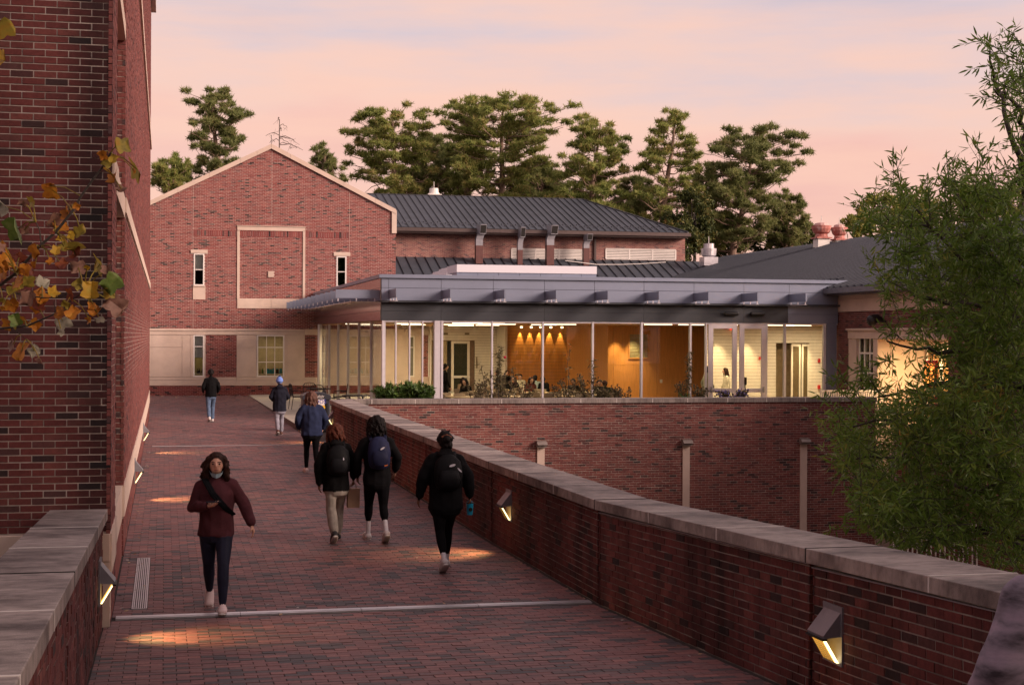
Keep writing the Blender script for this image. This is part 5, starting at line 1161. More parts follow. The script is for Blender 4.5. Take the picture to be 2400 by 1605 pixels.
# ------------------------------------------------------------------ willow oak on the right
def willow_oak():
    random.seed(21); D0 = 15.2
    base = atD(2520, 1500, 16.5); t = thing('willow_oak', 'large willow oak with narrow green leaves filling the right edge', 'tree', (base.x, base.y, -4.4))
    tr = MB(); P = [(base.x, base.y, -4.4), tuple(atD(2500, 1250, 16.3)), tuple(atD(2460, 1000, 16)), tuple(atD(2440, 760, 15.8)), tuple(atD(2420, 560, 15.5)), tuple(atD(2410, 380, 15.3))]
    tr.loft(P, [.16, .13, .11, .085, .06, .03], n=10, dome=False); tr.build('trunk', BARK_D, t, smooth=True)
    limbs = [((2440, 1230), (2330, 1150), (2180, 1130), (2040, 1180)), ((2450, 1080), (2330, 1010), (2160, 960), (2000, 1000)), ((2450, 960), (2350, 800), (2200, 830), (2080, 800)), ((2440, 860), (2360, 700), (2240, 600), (2130, 470)),
             ((2430, 700), (2340, 620), (2290, 520), (2230, 420)), ((2440, 820), (2300, 720), (2150, 700), (2070, 640)), ((2450, 1180), (2300, 1090), (2150, 1060), (1990, 1080)), ((2460, 1300), (2330, 1240), (2200, 1230), (2060, 1230)),
             ((2420, 500), (2380, 330), (2340, 200), (2320, 120)), ((2415, 420), (2400, 300), (2370, 230), (2330, 210)), ((2430, 640), (2330, 560), (2200, 540), (2080, 520)), ((2440, 900), (2300, 900), (2180, 900), (2060, 930)), ((2430, 600), (2410, 450), (2385, 400), (2375, 385)), ((2480, 1350), (2400, 1290), (2330, 1250), (2250, 1240)), ((2500, 900), (2620, 700), (2700, 600), (2760, 500)), ((2500, 1100), (2650, 1000), (2750, 950), (2850, 900)), ((2450, 700), (2560, 500), (2600, 400), (2650, 300))]
    br = MB(); tw = MB(); L = []
    def inreg(px, py):
        e = 14*math.sin(py*.045)+10*math.sin(py*.11+1)
        if py < 395: return (px > 2330 and 150 < py < 280 and px > 2390-60*math.sin((py-130)/160*math.pi)-e)
        if py < 560:
            lim = 2040+ (560-py)*.42 + 30*math.sin(py*.06); 
            return px > max(2035, lim) and py > 395+55*abs(math.sin((px-2110)*.028)) 
        if py < 745: return px > 2068+e
        if py < 805: return px > 2095+e
        if py < 900: return px > 2095+e*1.5
        if py < 950: return px > 2030+e
        if py < 1110: return px > 1975+e
        if py < 1200: return px > 2010+e
        return px > 2055+e and py < 1330+(px-2300)*.35
    def leaves(a, b, n, size=.105):
        a, b = Vector(a), Vector(b); d = (b-a).normalized()
        for i in range(n):
            q = (i+random.random())/n; p = a.lerp(b, q)+rv(.006); v = (d*.6+rv(.75)); v.z -= .12; v.normalize(); L.append((p, v, size*random.uniform(.65, 1.2)))
        L.append((b, (d+rv(.25)).normalized(), size))
    for li, lm in enumerate(limbs):
        dep = [15.8]+[15.8+random.uniform(-1.4, 1.2)*(j+1)/3 for j in range(3)]
        pts = [atD(px, py, dd) for (px, py), dd in zip(lm, dep)]
        fine = []
        for a, b in zip(pts, pts[1:]):
            for j in range(4): fine.append(a.lerp(b, j/4)+rv(.02))
        fine.append(pts[-1]); n = len(fine); br.loft(fine, [.035*(1-j/n)+.006 for j in range(n)], n=5, dome=False)
    br.build('limbs', BARK_D, t, smooth=True)
    # twigs through the crown
    n = 0; tries = 0
    while n < 900 and tries < 30000:
        tries += 1
        px = random.uniform(1960, 2700); py = random.uniform(30, 1380)
        if px > 2400 and (n % 3): continue
        if not inreg(min(px, 2395) if px > 2395 else px, py): continue
        if px > 2400 and py > 1300: continue
        if 700 < py < 935 and px < 2290 and random.random() < (.88 if px < 2230 and py > 740 else .5): continue        # thin in front of the lit entrance
        if 935 < py < 1010 and px < 2200 and random.random() < .35: continue
        D = random.uniform(13.8, 17.6); a = atD(px, py, D)
        if noise.noise(a*1.5) < -.10+(.12 if py < 700 else 0): continue
        a = a; out = (a-atD(2440, py+120, 15.8)); out.normalize(); out = (out*.6+rv(.45)+Z*.05+(Z*.45 if py < 520 else Z*0)).normalized()
        ln = random.uniform(.28, .62); 
        pe = proj(a+out*ln)
        if not inreg(pe[0]+12, pe[1]) and random.random() < .7: continue
        b = a+out*ln; tw.loft([a-out*ln*.5, a, b], [.004, .0035, .002], n=3, dome=False); leaves(a-out*.1, b, int(ln*52)); 
        for _ in range(3): s = a.lerp(b, random.uniform(.1, .8)); e = s+(out*.5+rv(.6)).normalized()*ln*.45; tw.loft([s, e], [.003, .002], n=3, dome=False); leaves(s, e, int(ln*20))
        n += 1
    # shoots that stand out of the crown against the sky
    for path in ([(2130, 520), (2120, 470), (2108, 420), (2100, 378)], [(2230, 520), (2228, 460), (2222, 410), (2218, 362)], [(2100, 540), (2070, 500), (2045, 465)], [(2180, 520), (2178, 470), (2172, 415)], [(2260, 520), (2270, 470), (2275, 445)], [(2330, 520), (2310, 470), (2295, 445)], [(2350, 500), (2352, 470), (2348, 452)],
                 [(2400, 150), (2360, 130), (2330, 110), (2305, 95)], [(2400, 120), (2385, 95), (2370, 75)], [(2400, 220), (2350, 200), (2310, 180)], [(2400, 250), (2350, 245), (2315, 225)], [(2395, 270), (2385, 275), (2370, 270)], [(2400, 400), (2380, 395), (2355, 390)], [(2400, 420), (2385, 425), (2365, 425)], [(2400, 355), (2390, 340), (2380, 325)],
                 [(2060, 920), (2040, 890), (2020, 862), (2012, 855)], [(2100, 860), (2080, 845), (2062, 850)], [(2010, 1010), (1985, 1020), (1965, 1030)], [(2200, 860), (2170, 855), (2150, 900)], [(2250, 880), (2210, 900), (2180, 905)], [(2120, 800), (2095, 780), (2075, 790)]):
        pts = [atD(a, b, 15+random.uniform(-.3, .3)) for a, b in path]; tw.loft(pts, [.006]*(len(pts)-1)+[.002], n=4, dome=False)
        for a, b in zip(pts, pts[1:]):
            leaves(a, b, int((b-a).length*55))
            for _ in range(3): s = a.lerp(b, random.random()); e = s+((b-a).normalized()*.5+rv(.5)).normalized()*random.uniform(.12, .26); tw.loft([s, e], [.003, .002], n=3, dome=False); leaves(s, e, 7)
    tw.build('twigs', BARK_D, t, kind='stuff')
    P = np.array([tuple(l[0]) for l in L]); V = np.array([tuple(l[1]) for l in L]); S = np.array([l[2] for l in L])[:, None]; n = len(L)
    Wd = np.cross(V, RNG.normal(0, 1, (n, 3))); Wd /= np.linalg.norm(Wd, axis=1)[:, None]; Nn = np.cross(V, Wd)
    q = np.empty((n, 6, 3)); q[:, 0] = P; q[:, 1] = P+V*S*.35+Wd*S*.085+Nn*S*.03; q[:, 2] = P+V*S*.7+Wd*S*.065; q[:, 3] = P+V*S-Nn*S*.08; q[:, 4] = P+V*S*.7-Wd*S*.065; q[:, 5] = P+V*S*.35-Wd*S*.085+Nn*S*.03
    F = np.array([(0, 1, 5), (1, 2, 5), (5, 2, 4), (2, 3, 4)]); F = (np.arange(n)[:, None, None]*6+F[None]).reshape(-1, 3)
    o = link('leaves', mesh_np('leaves', q.reshape(-1, 3), F, OAK), t); o['kind'] = 'stuff'; print('oak leaves', n)
willow_oak()
# ------------------------------------------------------------------ tulip poplar branch, upper left foreground
def poplar():
    random.seed(5); base = Vector((-3.6, 1.5, -4.4)); t = thing('tulip_tree', 'tulip tree branch with orange, yellow and green autumn leaves at the upper left', 'tree', tuple(base))
    mb = MB(); mb.loft([base, (-3.5, 1.8, 0), (-3.3, 2.2, 3), (-3.4, 2.4, 6), (-3.2, 2.6, 9)], [.22, .19, .16, .13, .08], n=10, dome=False); mb.build('trunk', BARK_D, t, smooth=True)
    D = 4.4
    paths = [([(-500, 1000), (-200, 830), (-40, 700), (38, 640), (92, 578), (130, 545), (170, 495), (190, 460), (215, 425), (240, 392), (258, 360)], 7), ([(-400, 900), (-150, 800), (-20, 772), (62, 764), (105, 746), (140, 730), (170, 702), (197, 684)], 5),
             ([(97, 577), (93, 540), (84, 520)], 3), ([(130, 738), (128, 720), (126, 705)], 2.2), ([(-60, 650), (0, 676), (30, 686), (60, 692)], 4), ([(60, 692), (100, 698), (135, 697), (160, 688)], 2.5), ([(36, 772), (48, 785), (62, 795)], 2)]
    P3 = []
    for path, w in paths:
        pts = [atD(a, b, D-.0004*(a-100)) for a, b in path]; mb = MB(); n = len(pts); mb.loft(pts, [w/FPX*D*.6*(1.1-.7*i/n) for i in range(n)], n=6); mb.build('branch', BARK_D, t, smooth=True); P3 += [(q[0], q[1]) for q in path]
    def cm(n, c, c2): 
        m = mat('tulip_leaf_'+n, c, .5, var=.35, scale=28, col2=c2, spec=.3)
        if 'trs' not in m:
            nt = m.node_tree; b = bsdf(m); src = b.inputs['Base Color'].links[0].from_socket; tr = nd(nt, 'ShaderNodeBsdfTranslucent'); nt.links.new(src, tr.inputs[0]); mx = nd(nt, 'ShaderNodeMixShader'); mx.inputs[0].default_value = .35; nt.links.new(b.outputs[0], mx.inputs[1]); nt.links.new(tr.outputs[0], mx.inputs[2]); nt.links.new(mx.outputs[0], nt.nodes['Material Output'].inputs[0]); m['trs'] = 1
        return m
    cols = {'o': cm('orange', (.50, .19, .025), (.60, .32, .04)), 'y': cm('yellow', (.52, .31, .03), (.42, .34, .05)), 'g': cm('green', (.13, .20, .04), (.26, .30, .10)), 'r': cm('dark_red', (.16, .035, .018), (.32, .10, .03)), 'b': cm('brown_pink', (.26, .14, .10), (.40, .24, .18)), 'p': cm('pale', (.42, .40, .30), (.52, .50, .42)), 'v': cm('olive', (.30, .24, .04), (.42, .20, .03))}
    Lv = [(400, 150, 130, 'o'), (176, 235, 75, 'b'), (245, 240, 90, 'v'), (40, 275, 115, 'p'), (140, 445, 190, 'g'), (415, 375, 120, 'b'), (468, 440, 105, 'o'), (588, 268, 55, 'o'), (515, 330, 90, 'o'), (540, 490, 65, 'y'), (618, 472, 95, 'v'), (465, 528, 65, 'y'), (265, 610, 100, 'o'), (432, 612, 75, 'y'), (572, 580, 130, 'v'), (578, 640, 120, 'r'), (145, 668, 95, 'r'), (270, 722, 55, 'o'), (480, 725, 90, 'r'), (600, 742, 110, 'b'), (765, 715, 150, 'v'), (820, 765, 80, 'b'), (28, 690, 150, 'o'), (18, 780, 120, 'o'), (672, 730, 45, 'y'), (60, 720, 80, 'o'),
          (212, 845, 100, 'v'), (140, 880, 75, 'v'), (318, 880, 110, 'p'), (302, 965, 115, 'o'), (218, 975, 115, 'b'), (400, 935, 85, 'y'), (540, 945, 100, 'r'), (600, 872, 80, 'v'), (700, 915, 130, 'y'), (862, 862, 145, 'g'), (835, 935, 85, 'v'), (885, 1025, 155, 'b'), (690, 1035, 60, 'o'), (740, 1085, 95, 'o'), (760, 1130, 70, 'p'), (88, 1028, 95, 'o'), (125, 1140, 95, 'g'), (178, 1150, 85, 'o'), (480, 1150, 115, 'p'), (472, 1235, 60, 'p'), (100, 1335, 85, 'b'), (165, 1385, 140, 'o'), (262, 1380, 85, 'p'), (10, 590, 70, 'b'), (30, 560, 60, 'o'), (90, 905, 80, 'r'), (20, 990, 60, 'v'), (400, 480, 40, 'r'), (1048, -10, 175, 'v'), (878, 60, 100, 'o'), (930, 140, 70, 'b'), (930, -190, 120, 'v'), (820, -60, 75, 'v'), (790, -120, 75, 'o'), (870, -90, 70, 'y'), (30, -1090, 150, 'v'), (20, -850, 150, 'y'), (1030, 0, 40, 'o')]
    for _ in range(26):
        q = random.choice([(38, 640), (92, 578), (170, 495), (62, 764), (140, 730), (130, 697), (30, 686), (100, 698), (0, 676), (60, 600)]); Lv.append(((q[0]+random.gauss(0, 30))*3.267, (q[1]-400+random.gauss(0, 34))*3.267, random.uniform(50, 105), random.choice('ooobrvo')))
    for i, (cx, cy, s, c) in enumerate(Lv):
        px, py = cx/3.267, 400+cy/3.267; dd = D+random.uniform(-.12, .12); p = atD(px, py, dd); s = s*1.14/3.267/FPX*dd
        # petiole to the nearest branch point
        q = min(P3, key=lambda r: (r[0]-px)**2+(r[1]-py)**2); qa = atD(q[0], q[1], D)
        if py > 200:
            mb = MB(); md = qa.lerp(p, .5)+Z*.01; mb.loft([qa, md, p], [.0022, .0018, .0015], n=4, dome=False); mb.build('petiole', cols['v'], t)
        # lobed blade: half outline mirrored about the midrib, folded and curled
        half = [(0, 0), (.22, -.05), (.50, .10), (.44, .30), (.34, .42), (.42, .62), (.40, .86), (.20, .80), (0, .70)]
        fold = random.uniform(.15, .75); curl = random.uniform(-.9, .9); crum = 0 if s > .036 and c in 'vgy' else random.uniform(.1, .35)
        V = []; F = []
        n = len(half); rows = []
        for sgn in (-1, 1):
            for f in (0, .5, 1):
                row = []
                for (u, v) in half:
                    x = u*f; z = x*fold+crum*math.sin(9*x+5*v+i)*.16; yy = v; zc = curl*.35*(v-.35)**2+z; row.append(len(V)); V.append(Vector((sgn*x, yy-.4, zc)))
                rows.append(row)
        for g in (0, 3):
            for a in (0, 1):
                A, B = rows[g+a], rows[g+a+1]
                for k in range(n-1): F.append([A[k], B[k], B[k+1], A[k+1]])
        rot = Matrix.Rotation(random.uniform(0, 6.28), 3, 'Y') @ Matrix.Rotation(random.uniform(-.9, .9), 3, 'X') @ Matrix.Rotation(random.uniform(-.6, .6), 3, 'Z')
        B0 = Matrix((RT, UPV, -FW)).transposed()     # blade starts in the plane facing the walkway
        V = [p+B0 @ (Matrix.Rotation(random.uniform(-.8, .8) if 0 else 0, 3, 'X') @ (Matrix.Rotation((i*2.4) % 6.28, 3, 'Z') @ (Matrix.Rotation(random.Random(i).uniform(-.9, .9), 3, 'X') @ (Matrix.Rotation(random.Random(i+99).uniform(-.9, .9), 3, 'Y') @ v))))*s for v in V]
        me = mesh_np('leaf', V, F, cols[c], smooth=True); link('leaf', me, t)
    # rest of the crown overhead, outside the picture
    cen = []
    for k in range(60):
        c = Vector((random.uniform(-6, .5), random.uniform(-3, 6.0), random.uniform(6.3, 10))); 
        for _ in range(40): cen.append(c+rv(.5))
    tufts(cen, 5, .14, .05, cols['v'], 'overhead_leaves', t, up=0)
poplar()
# ------------------------------------------------------------------ planter in front of the glass
def shrub(px, py, w, h, y, label, m, seed, name='shrub', n=500, ln=.10, wd=.018, cat='shrub', group=None, up=.8, stems=10, heads=None):
    random.seed(seed); p = onY(px, 935, y); s = w/FPX*y/2; H = (935-py)/FPX*y; base = Vector((p.x, y, .62)); t = thing(name, label, cat, tuple(base), group)
    mb = MB(); cen = []; tips = []
    for k in range(stems):
        a = base+Vector((random.uniform(-.3, .3)*s, random.uniform(-.25, .25), 0)); e = base+Vector((random.uniform(-1, 1)*s, random.uniform(-.35, .35), (p.z-.62)+H*random.uniform(.55, 1.02))); tube(mb, a, e, .012, .004, sag=0, n=4, seg=4, jit=.02); tips.append(e)
        for _ in range(n//stems): u = random.random()**.6; cen.append(a.lerp(e, u)+rv(.05))
    mb.build('stems', BARK_D if m is not DRY else mat('dry_stem', (.09, .06, .04), .8), t, kind='stuff')
    tufts(cen, 4, ln, wd, m, 'foliage', t, up=up)
    if heads:
        mb = MB()
        for c in random.sample(cen, min(len(cen), heads[1]))+tips: mb.ball(c+Z*.03, heads[2], 6, 4)
        mb.build('flower_heads', heads[0], t, kind='stuff')
YP = 44.5
for k, (px, py, w, l) in enumerate(((905, 912, 50, 'small green leafy shrub left of the pair by the narrow panes'), (945, 900, 70, 'bushy bright green shrub in the planter below the narrow panes'), (985, 902, 55, 'bright green shrub beside the pale corner column'))): shrub(px, py, w, 30, YP, l, GREENP, 60+k, ln=.16, wd=.03, n=520, group='green shrubs in the planter')
HEAD = mat('dark_seed_head', (.035, .022, .018), .8, var=0); LAV = mat('lavender_flower', (.17, .15, .38), .6, var=.2)
for k, (px, py, w, n, l) in enumerate(((1120, 892, 60, 130, 'dry straggly plant left of the first mullion'), (1175, 872, 95, 300, 'large dry brown bush around the first mullion'), (1230, 898, 60, 130, 'dry bush in front of the seated students'), (1325, 888, 80, 170, 'greyish dry bush between the second and third mullions'), (1372, 878, 60, 200, 'dry olive bush at the third mullion'), (1425, 908, 60, 170, 'low olive bush below the seated pair'), (1456, 905, 50, 160, 'sparse plant with dark seed heads'), (1640, 900, 50, 160, 'thin twiggy plant left of the glass doors'), (1600, 880, 30, 90, 'dry climbing plant at the mullion left of the doors'))):
    shrub(px, py, w, 30, YP+.3*(k % 3), l, DRY, 80+k, ln=.09, wd=.016, n=int(n*1.0), heads=(HEAD, 14, .022), group='dry plants in the planter', name='dry_plant')
shrub(1712, 915, 90, 30, YP, 'low lavender coloured flower mound in front of the glass doors', DRY, 95, n=600, ln=.07, heads=(LAV, 160, .025), name='flower_mound', cat='flowers')
shrub(1610, 926, 26, 30, YP, 'little bright green tuft left of the doors', GREENP, 96, n=120, ln=.08, name='green_tuft', cat='plant')
def stalk(px0, px1, ptop, label, seed, m=GREENP, dens=60, flower=False):
    random.seed(seed); a = onY(px0, 940, YP); e = onY(px1, ptop, YP); a.z = .62; t = thing('tall_stalk', label, 'plant', tuple(a), 'tall stalks in the planter'); mb = MB(); pts = tube(mb, a, e, .014, .006, n=5, seg=8, jit=.02); mb.build('stem', BARK_D, t)
    cen = []
    for k in range(dens): u = random.uniform(.35, 1.02); cen.append(a.lerp(e, u)+rv(.05))
    tufts(cen, 3, .17, .014, m, 'leaves', t, up=-.5)
    if flower: mb = MB(); mb.ball(e+Vector((.14, -.05, -.28)), .045, 8, 5); mb.build('flower', mat('crimson_flower', (.5, .02, .06), .5, var=0), t)
stalk(1168, 1172, 815, 'tall leafy stalk with a red flower beside the first mullion', 1, mat('x', (0, 0, 0)) if 0 else DRY, 110, True)
stalk(1332, 1336, 815, 'thin stalk with dark pods between the second and third mullions', 2, DRY, 16)
stalk(1388, 1392, 842, 'thin dark stalk climbing the third mullion', 3, DRY, 30)
stalk(1612, 1616, 830, 'dry leafy stalk climbing the mullion left of the doors', 4, DRY, 70)
stalk(1150, 1128, 856, 'bent stalk with a round seed head left of the first mullion', 5, DRY, 14)
stalk(1190, 1202, 858, 'bent stalk with a seed head over the seated students', 6, DRY, 14)
# ------------------------------------------------------------------ furniture
def dup(root, loc, rz, label, group=None):
    r = root.copy(); COL.objects.link(r); r.location = loc; r.rotation_euler = (0, 0, rz); r['label'] = label
    if group: r['group'] = group
    for ch in list(root.children):
        c = ch.copy(); COL.objects.link(c); c.parent = r
        for g in ch.children: d = g.copy(); COL.objects.link(d); d.parent = c
    return r
def patio_chair(loc, rz, label):
    t = thing('patio_chair', label, 'chair', loc, 'black metal patio chairs'); t.rotation_euler = (0, 0, rz)
    mb = MB(); 
    for i in range(7): mb.box(-.22, .22, -.21+i*.062, -.17+i*.062, .43, .445)
    mb.box(-.235, -.215, -.22, .22, .425, .45); mb.box(.215, .235, -.22, .22, .425, .45); mb.build('seat', BLACK, t, local=True)
    mb = MB(); mb.loft([(-.23, .22, .44), (-.23, .27, .80), (-.17, .28, .88), (0, .285, .91), (.17, .28, .88), (.23, .27, .80), (.23, .22, .44)], [.014]*7, n=6); mb.bar((-.23, .26, .74), (.23, .26, .74), .02, .03)
    for i in range(6): x = -.17+i*.068; mb.bar((x, .235, .47), (x, .275, .88), .008, .012)
    mb.build('backrest', BLACK, t, local=True)
    for x in (-.23, .23):
        for y, yy in ((-.2, -.24), (.22, .28)): mb = MB(); mb.loft([(x, y, .44), (x, yy, 0)], [.013, .012], n=6); mb.build('leg', BLACK, t, local=True)
        mb = MB(); mb.loft([(x, .25, .64), (x, 0, .66), (x, -.2, .63), (x, -.22, .44)], [.012]*4, n=6); mb.build('armrest', BLACK, t, local=True)
    return t
def patio_table(loc, label, r=.45):
    t = thing('patio_table', label, 'table', loc, 'black metal patio tables'); mb = MB(); mb.loft([(0, 0, .71), (0, 0, .74)], [r, r], n=20, dome=False); mb.build('table_top', BLACK, t, local=True)
    for k in range(4): a = k*math.pi/2+.6; mb = MB(); mb.loft([(.30*math.cos(a), .30*math.sin(a), .71), (.22*math.cos(a), .22*math.sin(a), .35), (.34*math.cos(a), .34*math.sin(a), 0)], [.013]*3, n=6); mb.build('leg', BLACK, t, local=True)
    return t
zp = .17
c0 = onZ(701, 960, zp); pt = patio_table((c0.x+.75, c0.y+.6, zp), 'black metal table with chairs beside the trash bin')
pc = patio_chair((c0.x, c0.y+.6, zp), math.pi*.55, 'leftmost black metal chair with an arched back on the patio')
dup(pc, (c0.x+.55, c0.y+1.5, zp), .1, 'black metal chair on the far side of the left patio table'); dup(pc, (c0.x+1.5, c0.y+.5, zp), -1.7, 'black metal chair right of the left patio table, behind the bin'); dup(pc, (c0.x+.6, c0.y-.4, zp), 3.0, 'black metal chair on the near side of the left patio table, by the bin')
tb = onY(835, 925, 49.0); patio_table((tb.x, 49, 0.0+.17), 'black metal table in front of the pavilion corner')
q = dup(pc, (tb.x-.75, 49, zp), 1.7, 'black metal chair with an arched back left of the pavilion corner table'); dup(pc, (tb.x+.8, 48.7, zp), math.pi, 'black metal chair with slats right of the pavilion corner table')
# trash bin -----------------------------------------------------------
def text(s, size, loc, rot, m, parent, name='lettering', ext=.001):
    cu = bpy.data.curves.new(name, 'FONT'); cu.body = s; cu.size = size; cu.extrude = ext; cu.align_x = 'CENTER'; cu.align_y = 'CENTER'; o = bpy.data.objects.new(name, cu); COL.objects.link(o); bpy.context.view_layer.update()
    me = bpy.data.meshes.new_from_object(o.evaluated_get(bpy.context.evaluated_depsgraph_get())); bpy.data.objects.remove(o); me.materials.clear(); me.materials.append(m)
    o = link(name, me, parent); o.location = loc; o.rotation_euler = rot; return o
def bin_():
    yb = 44.9; a, b = onY(709, 960, yb).x, onY(775.5, 960, yb).x; z1 = onY(745, 918, yb).z; z0 = 0.0
    t = thing('trash_bin', 'dark rounded trash compactor bin with a poster at the end of the right parapet', 'trash bin', ((a+b)/2, yb+.4, z0)); w = (b-a)/2; cx = (a+b)/2
    pm = mat('bin_plastic', (.035, .038, .048), .4, var=.05)
    mb = MB(); mb.box(cx-w+.02, cx+w-.02, yb+.02, yb+.78, z0, z1-.2); mb.build('body', pm, t, bevel=.03)
    pts = []
    for i in range(11): u = -1+2*i/10; pts.append((cx+u*w, yb-.02, z1-.02-.10*abs(u)**3)); 
    pts = [(cx-w, yb-.02, z1-.23)]+pts+[(cx+w, yb-.02, z1-.23)]; mb = MB(); mb.prism(pts[::-1], (0, .84, 0)); l = mb.build('lid', pm, t, bevel=.01)
    mb = MB(); mb.box(cx-w+.10, cx+w-.10, yb-.01, yb+.02, z0+.15, z1-.33); mb.build('front_panel', BLACK, t)
    px0, px1 = onY(741, 960, yb).x, onY(760.5, 960, yb).x; zt, zb = onY(750, 935, yb).z, onY(750, 958, yb).z; zb -= .35
    mb = MB(); mb.box(px0-.22, px1, yb-.02, yb-.01, zb, zt); po = mb.build('poster', WHITE, t)
    ink = mat('poster_blue_ink', (.04, .05, .35), .5, var=0); text('ODS', .17, ((px0+px1)/2+.0, yb-.022, zt-.08), (math.pi/2, 0, 0), ink, po); text('CT', .15, ((px0+px1)/2-.10, yb-.022, zt-.25), (math.pi/2, 0, 0), ink, po)
    mb = MB(); mb.loft([((px0+px1)/2+.08, yb-.024, zt-.24), ((px0+px1)/2+.08, yb-.020, zt-.24)], [.06, .06], n=14, dome=False); mb.build('yellow_dot', mat('poster_yellow', (.75, .45, .02), .5, var=0), po)
    text('BigBelly', .085, (cx+.08, yb-.026, z1-.13), (math.pi/2, 0, 0), WHITE, t); text('solar', .045, (cx+.12, yb-.026, z1-.18), (math.pi/2, 0, 0), WHITE, t)
    mb = MB(); mb.loft([(cx-w-.02, yb+.05, z1-.5), (cx-w-.08, yb+.1, z1-.42), (cx-w-.02, yb+.3, z1-.4)], [.012]*3, n=6); mb.build('handle', FLASH, t)
bin_()
# cafe tables and chairs ----------------------------------------------
TBLT = mat('cafe_table_cream', (.66, .52, .33), .45, var=.04); CHR = mat('cafe_chair_grey', (.34, .27, .19), .55, var=.05)
def cafe_table(loc, label, proto=None):
    if proto: return dup(proto, loc, 0, label)
    t = thing('cafe_table', label, 'table', loc, 'cafe tables inside the pavilion'); mb = MB(); mb.loft([(0, 0, .71), (0, 0, .75)], [.5, .5], n=20, dome=False); mb.build('table_top', TBLT, t, local=True); mb = MB(); mb.loft([(0, 0, 0), (0, 0, .71)], [.04, .04], n=8, dome=False); mb.build('pedestal', FLASH, t, local=True); mb = MB(); mb.loft([(0, 0, 0), (0, 0, .03)], [.28, .25], n=14, dome=False); mb.build('base', FLASH, t, local=True); return t
def cafe_chair(loc, rz, label, proto=None):
    if proto: return dup(proto, loc, rz, label)
    t = thing('cafe_chair', label, 'chair', loc, 'cafe chairs inside the pavilion'); t.rotation_euler = (0, 0, rz); mb = MB(); mb.box(-.22, .22, -.22, .2, .43, .46); mb.build('seat', CHR, t, local=True, bevel=.01)
    mb = MB(); pr = None
    for i in range(7):
        a = (i-3)/3; x = a*.25; y = .22-.06*a*a; ring = [(x, y, .50), (x, y+.025, .50), (x, y+.025+.02, .86-.03*a*a), (x, y+.02, .86-.03*a*a)]
        if pr: mb.hexa([pr[0], ring[0], ring[1], pr[1], pr[3], ring[3], ring[2], pr[2]])
        pr = ring
    mb.build('backrest', CHR, t, local=True)
    for x in (-.2, .2):
        for y in (-.2, .2): mb = MB(); mb.loft([(x*.9, y*.9, .43), (x*1.15, y*1.15, 0)], [.011, .011], n=5); mb.build('leg', FLASH, t, local=True)
    return t
random.seed(11)
TBS = [(1040, 52.5), (1085, 51.6), (1150, 53.2), (1205, 51.8), (1262, 52.6), (1330, 51.7), (1395, 53), (1225, 55.4), (1300, 55), (1370, 55.5), (1120, 56.5), (1180, 57.8), (930, 54), (965, 58)]
names = ['nearest the corner column', 'left of the first mullion', 'behind the first mullion', 'in front of the students', 'at the second mullion', 'right of the second mullion', 'beside the third mullion pair', 'of the student group', 'in the second row, left', 'in the second row, right', 'before the inner door', 'by the white pier', 'behind the narrow panes', 'far behind the narrow panes']
tp = cp = None; TP = []
for (px, y), nm in zip(TBS, names):
    x = onY(px, 920, y).x; TP.append((x, y)); o = cafe_table((x, y, 0), 'round cream cafe table '+nm, tp); tp = tp or o
    for k, a in enumerate((.5, 2.1, 3.7, 5.2)):
        side = ['right back', 'left back', 'left front', 'right front'][k]
        a2 = a+random.uniform(-.2, .2); cx, cy = x+.72*math.cos(a2), y+.62*math.sin(a2); cy = max(cy, PV+.5)
        o = cafe_chair((cx, cy, 0), a2-math.pi/2, 'curved back chair at the %s of the table %s' % (side, nm), cp); cp = cp or o
for k, i in enumerate((3, 4, 5, 7)):
    x, y = TP[i]; mb = MB(); mb.loft([(x, y, .75), (x, y, .86)], [.03, .035], n=8, dome=False); mb.build('cup', WHITE, label='small white cup on the cafe table '+names[i], cat='cup', group='cups on the cafe tables')
# ------------------------------------------------------------------ people
SKIN = mat('skin_warm', (.56, .31, .22), .55, var=.05); SKIN_D = mat('skin_deep', (.16, .075, .045), .55, var=.05); SKIN_L = mat('skin_light', (.52, .30, .22), .55, var=.04)
def cloth(n, c, r=.9): return mat('cloth_'+n, tuple(x*(.5 if max(c) < .02 else 1) for x in c), r, var=.16, scale=9, bump=.25, bscale=22, spec=.12)
HAIR_B = mat('hair_black', (.008, .006, .006), .6, var=.3, scale=40, stretch=(1, 1, .2), spec=.15); HAIR_BR = mat('hair_brown', (.030, .013, .009), .6, spec=.15, var=.4, scale=40, stretch=(1, 1, .15)); HAIR_R = mat('hair_auburn', (.085, .025, .014), .6, spec=.15, var=.35, scale=40, stretch=(1, 1, .15)); HAIR_F = mat('hair_fair_brown', (.10, .052, .040), .6, spec=.15, var=.4, scale=30, stretch=(1, 1, .12))
